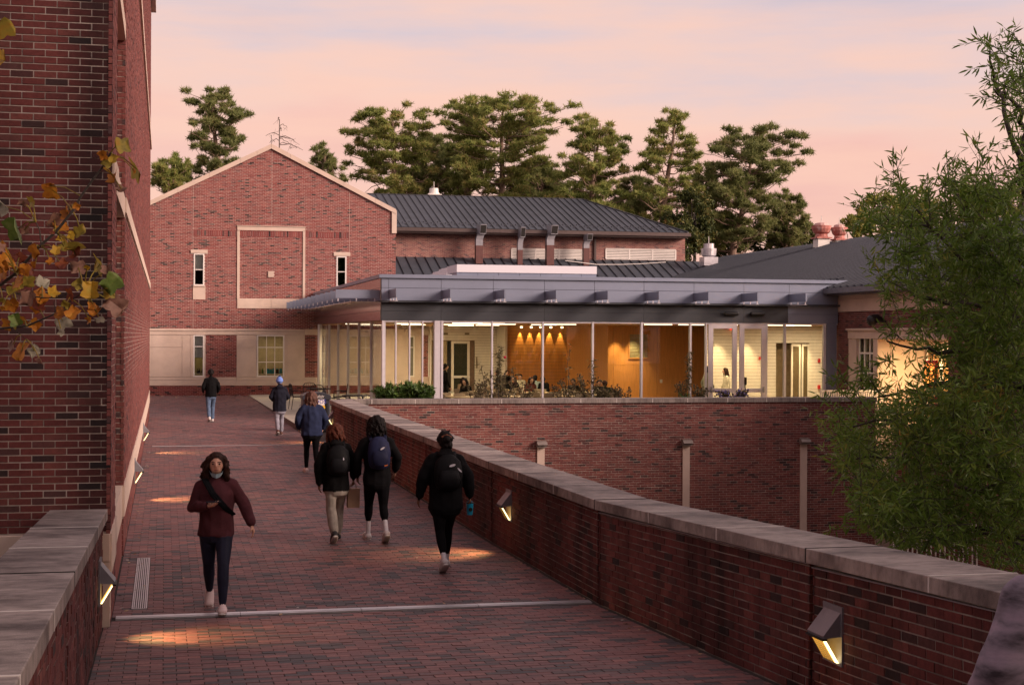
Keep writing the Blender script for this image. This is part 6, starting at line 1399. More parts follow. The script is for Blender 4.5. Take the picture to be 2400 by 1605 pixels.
def person(name_label, loc, H, rz, pose, M, vox=.011, group='people walking on the bridge', scale_w=1.0, tight=True, top_len=.49, jacket=1.0, hood=False):
    """pose: dict of joints in units of height, x right, y forward. M: dict skin, top, bottom, shoe, sock"""
    t = thing('person', name_label, 'person', loc, group); t.rotation_euler = (0, 0, rz)
    J = dict(pose); S = lambda v: Vector(v)*H
    mb = MB(); parts = []       # (material index, a, b, ra, rb)
    mats = [M['skin'], M['top'], M['bottom'], M['shoe'], M.get('sock', M['skin']), M['top']]
    def limb(mi, pts, rad, n=10, side=(1, 0, 0), dome=True):
        P = [S(p) for p in pts]; R = [tuple(x*H for x in (r if isinstance(r, tuple) else (r, r))) for r in rad]
        mb.loft(P, R, n=n, side=side, dome=dome)
        for a, b, ra, rb in zip(P, P[1:], R, R[1:]): parts.append((mi, a, b, sum(ra)/2, sum(rb)/2))
    lean = J.get('lean', 0); hip = J.get('hip', .515)
    w = scale_w; jk = jacket
    def sp(z, dy=0): return (J.get('sx', 0)*(z-hip), lean*(z-hip)+dy, z)
    seated = J.get('seated', False)
    # pelvis, torso
    limb(2, [sp(hip-.045), sp(hip), sp(hip+.05)], [(.080*w, .062*w), (.092*w, .068*w), (.085*w, .060*w)])
    zb = hip-(.5-top_len)+.0
    limb(5, [sp(zb), sp(hip+.06), sp(.66), sp(.735), sp(.79), sp(.82)], [(.094*w*jk, .072*jk), (.088*w*jk, .069*jk), (.092*w*jk, .072*jk), (.096*w*jk, .070*jk), (.074*w*jk, .052*jk), (.042*jk, .038*jk)])
    limb(1, [sp(.800), (J['shL'][0], J['shL'][1]+lean*.28, J['shL'][2])], [.038*jk, .034*jk]); limb(1, [sp(.800), (J['shR'][0], J['shR'][1]+lean*.28, J['shR'][2])], [.038*jk, .034*jk])
    # neck and head
    hd = Vector(sp(.925))+Vector(J.get('head', (0, .015, 0)))
    limb(0, [sp(.80), tuple(hd-Vector((0, .008, .05)))], [.032, .030])
    hc = hd*H; tilt = J.get('tilt', 0)
    mb.ball(hc, (.048*H, .060*H, .062*H), 14, 10); parts.append((0, hc-Z*.02*H, hc+Z*.03*H, .052*H, .052*H))
    mb.ball(hc+Vector((0, .022, -.030))*H, (.034*H, .036*H, .034*H), 12, 8); parts.append((0, hc+Vector((0, .02, -.03))*H, hc+Vector((0, .022, -.034))*H, .033*H, .033*H))
    mb.ball(hc+Vector((0, .066, -.008))*H, (.008*H, .011*H, .016*H), 8, 6)
    for s in (-1, 1): mb.ball(hc+Vector((s*.048, -.002, -.006))*H, (.007*H, .011*H, .017*H), 8, 6)
    # legs
    for s, k in ((-1, 'L'), (1, 'R')):
        hp = (s*.050*w, lean*0, hip-.01); kn = J['kn'+k]; an = J['an'+k]; bm = 2
        kr = J.get('pant', 1.0)
        limb(bm, [hp, tuple((Vector(hp)+Vector(kn))/2), kn], [(.060*w, .064), (.050*w, .053), .037*kr]); cal = tuple(Vector(kn).lerp(Vector(an), .33))
        hem = tuple(Vector(kn).lerp(Vector(an), J.get('hem', .9))); 
        limb(bm, [kn, cal, hem], [.037*kr, (.037*kr, .039*kr), (.024 if kr <= 1 else .032*kr)])
        limb(4, [hem, an], [.021, .020])
        fd = Vector(J.get('ft'+k, (0, 1, 0))).normalized(); A = Vector(an)
        dn = Vector((0, -fd.z, 1)).normalized() if abs(fd.z) > .05 else Vector((0, 0, 1))
        heel = A-fd*.024-dn*.022; toe = A+fd*.098-dn*.027
        limb(3, [tuple(heel), tuple(A+fd*.03-dn*.018), tuple(toe)], [(.028, .026), (.031, .031), (.029, .018)])
    # arms and hands
    for s, k in ((-1, 'L'), (1, 'R')):
        sh = Vector(J['sh'+k])+Vector((0, lean*.28, 0)); el = Vector(J['el'+k]); wr = Vector(J['wr'+k]); sr = J.get('sleeve', 1.0)
        limb(1, [tuple(sh), tuple(sh.lerp(el, .5)), tuple(el)], [.035*sr, .033*sr, .030*sr]); limb(1, [tuple(el), tuple(el.lerp(wr, .4)), tuple(el.lerp(wr, .97))], [.030*sr, .029*sr, .023*sr])
        hdn = (Vector(J['hd'+k]) if 'hd'+k in J else (wr-el)).normalized(); pal = Vector(J.get('pal'+k, (s*-1, 0, 0)))
        pal = (pal-hdn*pal.dot(hdn)).normalized(); ac = hdn.cross(pal)
        curl = J.get('curl'+k, .5)
        limb(0, [tuple(wr), tuple(wr+hdn*.012)], [.015, .016]); P0 = wr+hdn*.012
        limb(0, [tuple(P0), tuple(P0+hdn*.028), tuple(P0+hdn*.046)], [(.018, .010), (.024, .0105), (.022, .010)], side=tuple(ac))
        for f in range(4):
            o = (f-1.5)*.0115; ln = (.038, .044, .041, .032)[f]; a = P0+hdn*.045+ac*o; d1 = (hdn+pal*curl*.8).normalized(); d2 = (hdn*(1-curl*.7)+pal*curl*1.6).normalized(); b = a+d1*ln*.5; c = b+d2*ln*.5
            limb(0, [tuple(a-hdn*.01), tuple(b), tuple(c)], [.0062, .0058, .0048], n=6)
        # thumb leaves the side near the palm's base
        th = J.get('th'+k, 1); a = P0+hdn*.012+ac*(-.018*th); b = a+(hdn*.6-ac*.7*th+pal*.4).normalized()*.024; c = b+(hdn*.8-ac*.1*th+pal*.6).normalized()*.02
        limb(0, [tuple(a), tuple(b), tuple(c)], [.0085, .0072, .0058], n=6)
    if hood: limb(1, [sp(.80, -.05), sp(.825, -.06), sp(.85, -.045)], [(.06, .025), (.07, .035), (.05, .03)])
    me = mb.mesh('tmp', mats[0]); o = bpy.data.objects.new('tmp', me); COL.objects.link(o); rm = o.modifiers.new('r', 'REMESH'); rm.mode = 'VOXEL'; rm.voxel_size = vox*H/1.65; sm = o.modifiers.new('s', 'SMOOTH'); sm.iterations = 4; sm.factor = .5
    bpy.context.view_layer.update(); dg = bpy.context.evaluated_depsgraph_get(); me2 = bpy.data.meshes.new_from_object(o.evaluated_get(dg)); bpy.data.objects.remove(o)
    n = len(me2.polygons); cen = np.empty(n*3, np.float32); me2.polygons.foreach_get('center', cen); cen = cen.reshape(-1, 3)
    best = np.full(n, 1e9); idx = np.zeros(n, np.int32)
    for mi, a, b, ra, rb in parts:
        a_, b_ = np.array(a), np.array(b); ab = b_-a_; L2 = max(1e-9, ab@ab); tt = np.clip(((cen-a_)@ab)/L2, 0, 1); d = np.linalg.norm(cen-(a_+tt[:, None]*ab), axis=1)-(ra+(rb-ra)*tt)
        if mi in (1, 5): d -= .010
        if mi == 3: d -= .006
        m_ = d < best; best[m_] = d[m_]; idx[m_] = mi
    hz = zb*H-.012+.004*np.sin(cen[:, 0]*40); low = (idx == 5) & (cen[:, 2] < hz); idx[low] = 2; up_ = (idx == 2) & (cen[:, 2] > hz); idx[up_] = 5; idx[idx == 5] = 1
    me2.materials.clear()
    for m_ in mats: me2.materials.append(m_)
    me2.polygons.foreach_set('material_index', idx); me2.polygons.foreach_set('use_smooth', np.ones(n, bool)); me2.name = 'body'
    # cloth folds
    nv = len(me2.vertices); co = np.empty(nv*3, np.float32); me2.vertices.foreach_get('co', co); co = co.reshape(-1, 3); no = np.empty(nv*3, np.float32); me2.vertices.foreach_get('normal', no); no = no.reshape(-1, 3)
    vm = np.zeros(nv); pv = np.zeros(nv)
    for p in me2.polygons:
        if p.material_index in (1, 2):
            for v in p.vertices: vm[v] = 1 if p.material_index == 1 else (.6 if J.get('pant', 1) > 1 else .1)
    f = np.zeros(nv); rs = np.random.default_rng(int(H*1000)+nv)
    for q in range(9):
        d = rs.normal(0, 1, 3); d[2] *= .8; d /= np.linalg.norm(d); fr = 16+q*6; f += np.sin(co@d*fr+rs.uniform(0, 6)+1.5*np.sin(co@rs.normal(0, 6, 3)))/(1+q*.35)
    co += no*(f*.0042*vm)[:, None]; me2.vertices.foreach_set('co', co.ravel()); me2.update()
    for k in 'LR':
        fd = Vector(J.get('ft'+k, (0, 1, 0))).normalized(); A = Vector(J['an'+k]); dn = Vector((0, -fd.z, 1)).normalized(); q = MB()
        q.loft([(A-fd*.040-dn*.046)*H, (A-fd*.02-dn*.047)*H, (A+fd*.04-dn*.046)*H, (A+fd*.10-dn*.042)*H, (A+fd*.122-dn*.038)*H], [(.018*H, .006*H), (.026*H, .0075*H), (.029*H, .0075*H), (.027*H, .0075*H), (.014*H, .006*H)], n=12, dome=False)
        q.build('shoe_sole', M.get('sole', SOLE), t, local=True, smooth=True)
    b = link('body', me2, t, local=True); t['hc'] = [*hc]; t['H'] = H
    return t, hc
def hair(t, hc, H, kind, m):
    random.seed(int(hc.z*1000)); mb = MB(); h = lambda x, y, z: hc+Vector((x, y, z))*H; name = 'hair'
    if kind in ('short', 'bun', 'tail'):
        mb.ball(h(0, -.010, .012), (.055*H, .063*H, .060*H), 16, 10); mb.ball(h(0, -.03, -.012), (.049*H, .042*H, .045*H), 12, 8)
        if kind == 'bun': mb.ball(h(0.0, -.065, .012), (.034*H, .03*H, .034*H), 12, 8); mb.ball(h(.01, -.05, -.03), (.04*H, .035*H, .04*H), 10, 8)
    else:
        mb.ball(h(0, -.008, .012), (.057*H, .064*H, .060*H), 16, 10)
        ln = {'long': .20, 'shoulder': .10, 'curly': .125}[kind]; wd = {'long': .050, 'shoulder': .058, 'curly': .074}[kind]
        mb.loft([h(0, -.026, .02), h(0, -.036, -.05), h(0, -.044, -ln*.7), h(0, -.05, -ln)], [(.050*H, .040*H), (wd*H, .036*H), (wd*H*.95, .030*H), (wd*.7*H, .018*H)], n=14)
        for s in (-1, 1): mb.loft([h(s*.046, .01, .035), h(s*.060, .008, -.03), h(s*.064, -.004, -ln*.8)], [.022*H, .024*H, .018*H], n=8)
    # locks that break the outline
    N = {'short': 40, 'bun': 60, 'tail': 40, 'long': 80, 'shoulder': 70, 'curly': 170}[kind]
    for i in range(N):
        a = random.uniform(0, 6.28); el = random.uniform(-.25, 1.4); d = Vector((math.cos(a)*math.cos(el), math.sin(a)*math.cos(el), math.sin(el)))
        if d.y > .45 and d.z < .55: continue
        s = h(d.x*.053, d.y*.060-.008, d.z*.058+.012)
        if kind in ('short', 'bun', 'tail'): e = s+Vector((d.x*.012+random.gauss(0, .008), -.01+random.gauss(0, .008), -.010+random.gauss(0, .012)))*H; mb.loft([s, e], [.007*H, .003*H], n=5)
        else:
            L = {'long': .2, 'shoulder': .11, 'curly': .12}[kind]*random.uniform(.5, 1.08); pts = [s]
            for j in range(1, 5): k = j/4; pts.append(h(d.x*(.06*(1+.15*k) if kind != 'curly' else .062+.022*k)+(0 if kind != 'curly' else .010*math.sin(j*2.2+i)*k)+random.gauss(0, .006 if kind != 'curly' else .013)*(.6+k), min(.02, d.y*.06)-.01-.02*k+random.gauss(0, .005), d.z*.058-L*k))
            mb.loft(pts, [.009*H, .010*H, .009*H, .007*H, .003*H], n=5)
    me = mb.mesh('tmp', m); o = bpy.data.objects.new('tmp', me); COL.objects.link(o); rm = o.modifiers.new('r', 'REMESH'); rm.mode = 'VOXEL'; rm.voxel_size = .008; bpy.context.view_layer.update(); me2 = bpy.data.meshes.new_from_object(o.evaluated_get(bpy.context.evaluated_depsgraph_get())); bpy.data.objects.remove(o)
    me2.materials.clear(); me2.materials.append(m); me2.polygons.foreach_set('use_smooth', np.ones(len(me2.polygons), bool))
    if kind != 'short' or 1:   # open the face
        import bmesh
        bm = bmesh.new(); bm.from_mesh(me2); dele = [v for v in bm.verts if (v.co.y-hc.y) > .022*H and ((v.co.x-hc.x)/(.043*H))**2+((v.co.z-hc.z+.030*H)/(.068*H))**2 < 1]; bmesh.ops.delete(bm, geom=dele, context='VERTS'); 
        bm.normal_update()
        for v in bm.verts:
            c = v.co-hc; k = 1 if c.z < .02*H else .35
            v.co += v.normal*k*(.0050 if kind in ('curly', 'shoulder', 'long') else .0022)*H*(math.sin(c.x*95+c.z*40)*.6+math.sin(c.y*80-c.z*75+2)*.5+math.sin(c.x*190+c.y*160+c.z*120)*.45)
        bm.to_mesh(me2); bm.free()
    return link(name, me2, t, local=True)
def face(t, hc, H, skin):
    h = lambda x, y, z: hc+Vector((x, y, z))*H
    for s in (-1, 1):
        mb = MB(); mb.ball(h(s*.019, .053, .002), (.0085*H, .005*H, .0045*H), 10, 6); e = mb.build('eye', mat('eye_dark', (.02, .012, .01), .2, var=0), t, local=True)
        mb = MB(); mb.loft([h(s*.008, .058, .013), h(s*.020, .0575, .016), h(s*.031, .050, .012)], [.0018*H, .0024*H, .0014*H], n=5); mb.build('eyebrow', HAIR_B, t, local=True)
    mb = MB(); mb.loft([h(-.014, .056, -.036), h(0, .0605, -.035), h(.014, .056, -.036)], [.002*H, .0035*H, .002*H], n=6); mb.build('lips', mat('lips', (.30, .09, .08), .5, var=0), t, local=True)
def backpack(t, H, lean, m, m2, w=.1, z0=.585, z1=.80, d=.085, marks=(), hip=.515):
    S = lambda x, y, z: Vector((x, y+lean*(z-hip), z))*H
    y0 = -.055; mb = MB(); mb.loft([S(0, y0-d*.45, z0), S(0, y0-d*.5, z0+.03), S(0, y0-d*.5, (z0+z1)/2), S(0, y0-d*.42, z1-.03), S(0, y0-d*.3, z1)], [(w*.80*H, d*.36*H), (w*.95*H, d*.55*H), (w*H, d*.58*H), (w*.86*H, d*.48*H), (w*.55*H, d*.3*H)], n=18)
    bp = mb.build('backpack', m, t, local=True, smooth=True)
    mb = MB(); mb.loft([S(0, y0-d*1.0, z0+.015), S(0, y0-d*1.12, z0+.06), S(0, y0-d*1.02, z0+.115)], [(w*.62*H, d*.2*H), (w*.74*H, d*.26*H), (w*.6*H, d*.16*H)], n=14); mb.build('pocket', m2, bp, local=True, smooth=True)
    for s in (-1, 1):
        mb = MB(); mb.loft([S(s*.055, y0-.01, .795), S(s*.062, -.01, .846), S(s*.062, .05, .80), S(s*.075, .06, .70), S(s*.085, -.01, z0+.05)], [(.014*H, .005*H)]*5, n=6); mb.build('strap', m2, bp, local=True)
    mb = MB(); mb.loft([S(-.015, y0-d*.3, z1), S(0, y0-d*.3, z1+.018), S(.015, y0-d*.3, z1)], [.004*H]*3, n=5); mb.build('grab_loop', m2, bp, local=True)
    for (u, z, ww, hh, mm, rot) in marks:
        mb = MB(); c = S(u, y0-d*(1.10 if abs(u) < w*.5 else .85), z); n = 7
        mb.prism([c+Vector((math.cos(k/n*6.283)*ww, 0, math.sin(k/n*6.283)*hh+math.cos(k/n*6.283)*ww*rot))*H for k in range(n)], (0, -.006*H, 0)); mb.build('emblem', mm, bp, local=True)
    return bp
WALK = dict(shL=(-.092, 0, .788), shR=(.092, 0, .788), elL=(-.135, -.03, .64), elR=(.135, .02, .64), wrL=(-.13, .0, .505), wrR=(.13, .09, .51), lean=.05)
def walk(phase=.1, **k):
    """phase > 0: right foot forward"""
    p = dict(WALK); a = phase
    p.update(knR=(.046, .06+a*.35, .285), anR=(.045, a*1.0, .045), knL=(-.046, .01-a*.25, .280), anL=(-.045, -a*1.15, .055+abs(a)*.25), ftL=(0, 1, -.75*min(1, abs(a)*6)), ftR=(0, 1, .1))
    if a < 0:
        p.update(knL=(-.046, .06-a*.35, .285), anL=(-.045, -a*1.0, .045), knR=(.046, .01+a*.25, .280), anR=(.045, a*1.15, .055+abs(a)*.25), ftR=(0, 1, -.75*min(1, abs(a)*6)), ftL=(0, 1, .1))
    p.update(k); return p
def ground(px, py, z=0): q = onZ(px, py, z); return (q.x, q.y, z)
WT = mat('white_shoe', (.62, .57, .56), .6, var=.06); PK = mat('pale_pink_shoe', (.62, .48, .47), .6, var=.08); SOLE = mat('shoe_sole', (.58, .55, .52), .7, var=.05); BKS = mat('black_shoe', (.02, .02, .02), .6, var=0); BRS = mat('brown_shoe', (.12, .05, .035), .6); SOCK = mat('white_sock', (.66, .64, .66), .8, var=.05)
def away(p, extra=0):  # heading: along +y, faces away from the viewer when 0
    return extra
# 1 woman in maroon hoodie walking towards the viewer, phone in her right hand
def p1():
    H = 1.63; g = ground(506, 1428); P = walk(-.15, pant=1.0, sleeve=1.25, shR=(.092, 0, .785), elR=(.150, .01, .645), wrR=(.062, .135, .668), hdR=(-.8, .45, .1), palR=(0, 0, 1), curlR=.5,
                                 elL=(-.175, -.01, .66), wrL=(-.215, .02, .545), hdL=(-.3, 0, -1), head=(0, .03, -.004), lean=.02)
    M = dict(skin=SKIN, top=cloth('maroon_hoodie', (.075, .024, .030)), bottom=cloth('navy_leggings', (.016, .018, .036), .6), shoe=PK, sock=SOCK)
    t, hc = person('woman in a maroon hoodie walking toward the viewer, looking at her phone', g, H, math.pi-.06, P, M, jacket=1.22, top_len=.46, vox=.009)
    hair(t, hc, H, 'curly', HAIR_BR); face(t, hc, H, SKIN)
    mb = MB(); h = lambda x, y, z: hc+Vector((x, y, z))*H
    ring = [h(-.046, .012, -.036), h(-.034, .048, -.052), h(0, .066, -.060), h(.034, .048, -.052), h(.046, .012, -.036)]; low = [h(-.036, .01, -.066), h(-.024, .032, -.080), h(0, .046, -.088), h(.024, .032, -.080), h(.036, .01, -.066)]
    for k in range(4):
        n = Vector((0, -.004, 0)); mb.hexa([low[k], low[k+1], low[k+1]+n, low[k]+n, ring[k], ring[k+1], ring[k+1]+n, ring[k]+n])
    mb.build('face_mask', mat('mask_blue', (.36, .52, .60), .7, var=.05), t, local=True)
    s = MB(); S = lambda x, y, z: Vector((x, y, z))*H; s.loft([S(.075, -.03, .835), S(.070, .055, .825), S(.02, .106, .74), S(-.055, .105, .655), S(-.105, .04, .60)], [(.020*H, .005*H)]*5, n=8); s.build('bag_strap', cloth('black_strap', (.012, .014, .018)), t, local=True)
    ph = MB(); c = Vector((.012, .175, .690))*H; ph.hexa([c+Vector(q) for q in ((-.075, -.03, -.006), (.075, -.03, -.006), (.075, .035, .012), (-.075, .035, .012), (-.075, -.032, .003), (.075, -.032, .003), (.075, .033, .021), (-.075, .033, .021))])
    po = bpy.data.objects.new('phone', ph.mesh('phone', mat('phone_dark', (.03, .035, .05), .25, var=0))); COL.objects.link(po); po.matrix_world = Matrix.Translation(g) @ Matrix.Rotation(math.pi-.06, 4, 'Z'); tag(po, 'dark phone held by the woman in the maroon hoodie', 'phone')
p1()
def p2():
    H = 1.72; g = ground(494, 988); P = walk(.12, pant=1.15, sleeve=1.15, elL=(-.15, -.02, .65), wrL=(-.135, .08, .56), elR=(.15, -.02, .65), wrR=(.135, .08, .56), curlL=.9, curlR=.9)
    t, hc = person('dark haired man in a black jacket and blue jeans walking away, farthest off', g, H, .1, P, dict(skin=SKIN_D, top=cloth('black_jacket', (.010, .010, .012)), bottom=cloth('blue_denim', (.10, .15, .24)), shoe=WT, sock=WT), jacket=1.2, top_len=.46, vox=.014)
    hair(t, hc, H, 'short', HAIR_B)
p2()
def p3():
    H = 1.64; g = ground(655, 1019); P = walk(.12, pant=1.1, sleeve=1.15, elL=(-.15, .0, .65), wrL=(-.11, .09, .60), elR=(.15, 0, .65), wrR=(.11, .09, .60))
    t, hc = person('person in a light blue pompom beanie, dark coat and grey sweatpants walking away', g, H, .05, P, dict(skin=SKIN_D, top=cloth('dark_navy_coat', (.012, .013, .022)), bottom=cloth('grey_sweatpants', (.26, .26, .31)), shoe=BRS, sock=SKIN_D), jacket=1.28, top_len=.40, vox=.013, hood=True)
    mb = MB(); h = lambda x, y, z: hc+Vector((x, y, z))*H; mb.ball(h(0, -.004, .014), (.058*H, .068*H, .066*H), 14, 9); mb.loft([h(0, -.004, -.012), h(0, -.004, .016)], [(.062*H, .070*H)]*2, n=16, dome=False)
    b = mb.build('beanie', cloth('beanie_blue', (.16, .26, .62)), t, local=True, smooth=True); mb = MB(); 
    for i in range(30): d = rv(1).normalized(); mb.loft([h(0, -.005, .088), h(0, -.005, .088)+d*.026*H], [.006*H, .003*H], n=4)
    mb.build('pompom', cloth('pompom_grey_blue', (.10, .14, .22)), b, local=True)
p3()
def p4():
    H = 1.68; g = ground(730, 1108); P = walk(-.14, sleeve=1.45, pant=.95, elL=(-.17, -.01, .66), wrL=(-.15, .06, .56), elR=(.17, 0, .66), wrR=(.15, .07, .55))
    t, hc = person('person with long fair brown hair in a loose navy sweater walking away', g, H, .04, P, dict(skin=SKIN_L, top=cloth('navy_sweater', (.018, .025, .058)), bottom=cloth('black_leggings', (.008, .008, .010)), shoe=PK, sock=SKIN_L), jacket=1.42, top_len=.45, vox=.012)
    hair(t, hc, H, 'long', HAIR_F)
p4()
MK = mat('white_emblem', (.62, .62, .68), .5, var=0); YL = mat('yellow_emblem', (.55, .36, .04), .5, var=0); BLE = mat('blue_emblem', (.10, .11, .30), .5, var=0); OR = mat('orange_trim', (.45, .12, .02), .6, var=0)
def p5():
    H = 1.62; g = ground(787, 1268); P = walk(.15, sleeve=1.3, pant=1.2, elL=(-.15, -.02, .65), wrL=(-.145, .0, .50), elR=(.15, .0, .655), wrR=(.155, .03, .535), hdR=(0, .1, -1), curlR=1.0)
    t, hc = person('auburn haired person in beige pants with a black backpack, holding a paper bag', g, H, .08, P, dict(skin=SKIN_D, top=cloth('black_fleece', (.011, .011, .012)), bottom=cloth('beige_sweatpants', (.30, .27, .23)), shoe=BKS, sock=BKS), jacket=1.25, top_len=.42, vox=.011, hood=True)
    hair(t, hc, H, 'shoulder', HAIR_R); backpack(t, H, .05, cloth('pack_black', (.010, .011, .013), .6), cloth('pack_black_pocket', (.014, .015, .019), .6), marks=((.0, .635, .018, .012, BLE, 0), (.022, .64, .012, .014, YL, 0), (.035, .70, .006, .02, MK, .5)))
    R = Matrix.Translation(g) @ Matrix.Rotation(.08, 4, 'Z'); hp = Vector((.155, .04, .475))*H
    b = thing('paper_bag', 'brown paper bag with handles carried between the two walkers', 'paper bag', tuple(R @ (hp-Z*.30))); b.rotation_euler = (0, 0, .1)
    kr = mat('kraft_paper', (.30, .20, .13), .85, var=.1); mb = MB(); mb.hexa([(-.08, -.05, -.02), (.08, -.05, -.02), (.08, .05, -.02), (-.08, .05, -.02), (-.085, -.05, .24), (.085, -.05, .24), (.085, .05, .24), (-.085, .05, .24)]); mb.build('bag', kr, b, local=True)
    for y in (-.045, .045): mb = MB(); mb.loft([(-.045, y, .235), (-.03, y*.6, .31), (.03, y*.6, .31), (.045, y, .235)], [.004]*4, n=5); mb.build('handle', kr, b, local=True)
p5()
def p6():
    H = 1.73; g = ground(883, 1268); P = walk(-.15, sleeve=1.3, pant=.95, hem=.52, elL=(-.16, -.01, .66), wrL=(-.15, .04, .53), elR=(.165, .02, .665), wrR=(.165, .09, .56))
    t, hc = person('person with long black hair, navy backpack and tall white socks walking away', g, H, .04, P, dict(skin=SKIN_D, top=cloth('black_sweatshirt', (.010, .010, .012)), bottom=cloth('black_leggings', (.008, .008, .010)), shoe=WT, sock=SOCK), jacket=1.2, top_len=.44, vox=.011)
    hair(t, hc, H, 'shoulder', HAIR_B); backpack(t, H, .05, cloth('pack_navy', (.018, .022, .060), .6), cloth('pack_navy_pocket', (.014, .017, .045), .6), w=.092, z0=.60, z1=.815, marks=((.018, .745, .018, .008, MK, .5), (-.03, .655, .008, .006, MK, 0), (.045, .612, .016, .006, OR, .2)))
p6()
def p7():
    H = 1.68; g = ground(1043, 1335); P = walk(.15, sleeve=1.5, pant=.95, hem=.72, elL=(-.165, -.01, .665), wrL=(-.185, .02, .535), elR=(.165, 0, .66), wrR=(.185, .03, .53), curlR=.9)
    t, hc = person('person with a dark hair bun and baggy black jacket carrying a blue cup', g, H, .05, P, dict(skin=SKIN_D, top=cloth('black_baggy_jacket', (.010, .010, .012)), bottom=cloth('black_leggings', (.008, .008, .010)), shoe=WT, sock=SOCK), jacket=1.38, top_len=.43, vox=.011, hood=True)
    hair(t, hc, H, 'bun', HAIR_B); backpack(t, H, .05, cloth('pack_black', (.010, .011, .013), .6), cloth('pack_black_pocket', (.014, .015, .019), .6), w=.105, z0=.60, z1=.815, marks=((.018, .760, .024, .009, MK, .25), (.075, .725, .017, .008, MK, -.9)))
    hb = hc; mb = MB(); h = lambda x, y, z: hc+Vector((x, y, z))*H; mb.loft([h(-.03, -.062, .03), h(0, -.072, .045), h(.03, -.062, .03)], [.009*H]*3, n=6); mb.build('hair_band', mat('rust_hair_band', (.20, .07, .035), .7), t, local=True)
    R = Matrix.Translation(g) @ Matrix.Rotation(.05, 4, 'Z'); c = R @ (Vector((.190, .035, .44))*H)
    b = thing('blue_cup', 'bright blue tumbler hanging from the right hand of the walker with the hair bun', 'cup', tuple(c)); bl = mat('cyan_plastic', (.01, .32, .52), .35, var=.03); mb = MB(); mb.loft([(0, 0, -.09), (0, 0, .05)], [.036, .045], n=14, dome=False); mb.build('cup_body', bl, b, local=True); mb = MB(); mb.loft([(0, 0, .05), (0, 0, .065)], [.047, .045], n=14, dome=False); mb.build('lid', BLACK, b, local=True); mb = MB(); mb.loft([(.0, -.035, -.02), (.0, -.052, -.02)], [.024, .024], n=10, dome=False); mb.build('dark_label', BLACK, b, local=True)
    mb = MB(); mb.loft([(-.03, 0, .06), (0, 0, .10), (.03, 0, .06)], [.006]*3, n=6); mb.build('handle', bl, b, local=True)
p7()
def p8():       # passer-by cut by the right edge of the picture
    H = 1.85; c = atD(2516, 1400, 5.4); g = (c.x, c.y, deck_z(c.y)); P = walk(.08, sleeve=1.5, elL=(-.165, .0, .66), wrL=(-.16, .08, .54), elR=(.16, 0, .66), wrR=(.16, .06, .54))
    sw = mat('cloth_mauve_streaked', (.20, .17, .22), .9, var=.5, scale=5, stretch=(1, 1, 3), col2=(.34, .26, .34))
    t, hc = person('passer-by in a mauve grey sweater, only the left arm showing at the lower right edge', g, H, .1, P, dict(skin=SKIN, top=sw, bottom=cloth('navy_leggings', (.02, .02, .04)), shoe=WT, sock=SOCK), jacket=1.35, top_len=.44, vox=.012)
    hair(t, hc, H, 'short', HAIR_BR)
p8()
# people inside the pavilion ------------------------------------------
def seat_pose(hunch=.18, hip=.27):
    d = dict(hip=hip+.24, seated=True, lean=hunch, shL=(-.105, 0, .80), shR=(.105, 0, .80), elL=(-.14, .06, .66), elR=(.14, .06, .66), wrL=(-.06, .20, .64), wrR=(.06, .20, .64), knL=(-.07, .26, .50), knR=(.07, .26, .50), anL=(-.07, .26, .27), anR=(.07, .26, .27), head=(0, .03, -.01), hdL=(.4, .9, 0), hdR=(-.4, .9, 0))
    return d
def seated(px, y, rz, hairk, hm, topc, label, skin=SKIN_L, H=1.68, dz=0):
    P = seat_pose(); x = onY(px, 900, y).x
    t, hc = person(label, (x, y, -.23*H+dz), H, rz, P, dict(skin=skin, top=topc, bottom=cloth('dark_jeans', (.03, .035, .06)), shoe=BKS), vox=.017, group='people in the pavilion', jacket=1.12)
    if hairk: hair(t, hc, H, hairk, hm)
cg = cloth('cream_sweater', (.55, .50, .38)); bk = cloth('black_top', (.014, .014, .014)); gr = cloth('teal_grey_shirt', (.22, .27, .26)); rd = cloth('wine_red_top', (.13, .025, .02)); cm_ = cloth('camo_green_top', (.05, .055, .03)); bl_ = cloth('blue_grey_shirt', (.12, .15, .20)); wt = cloth('patterned_cream_top', (.45, .34, .22))
seated(1077, 56.5, -1.2, 'shoulder', HAIR_BR, wt, 'seated student in a patterned cream top left of the dark coated one'); seated(1095, 55.0, 2.4, 'shoulder', HAIR_B, bk, 'seated student in a black coat near the inner glass door')
seated(1174, 67.5, 1.5, 'short', HAIR_BR, bl_, 'seated student in blue grey leaning, left of the white pier'); seated(1187, 68.5, 3.1, 'short', HAIR_B, bk, 'seated student with black hair right in front of the white pier'); seated(1202, 58.0, 3.0, 'long', HAIR_BR, bk, 'seated student in black looking down, left in the group'); seated(1220, 61.5, 2.8, 'short', HAIR_B, cg, 'seated student in a cream sweater in the middle of the group'); seated(1241, 57.0, 3.3, 'shoulder', HAIR_BR, rd, 'seated student in a wine red top facing the glass'); seated(1258, 59.5, .2, 'short', HAIR_B, gr, 'seated student in a pale teal shirt seen from behind'); seated(1277, 57.5, .3, 'short', HAIR_B, bk, 'seated student in black partly behind the second mullion')
seated(1346, 55.0, 2.6, 'short', HAIR_B, bk, 'lone seated student in dark clothes bending over a table', SKIN_D); seated(1405, 53.4, 2.9, 'short', HAIR_B, bk, 'seated man facing the glass at the third mullion'); seated(1422, 52.2, .2, 'short', HAIR_F, cm_, 'seated man with fair hair seen from behind in a dark green top')
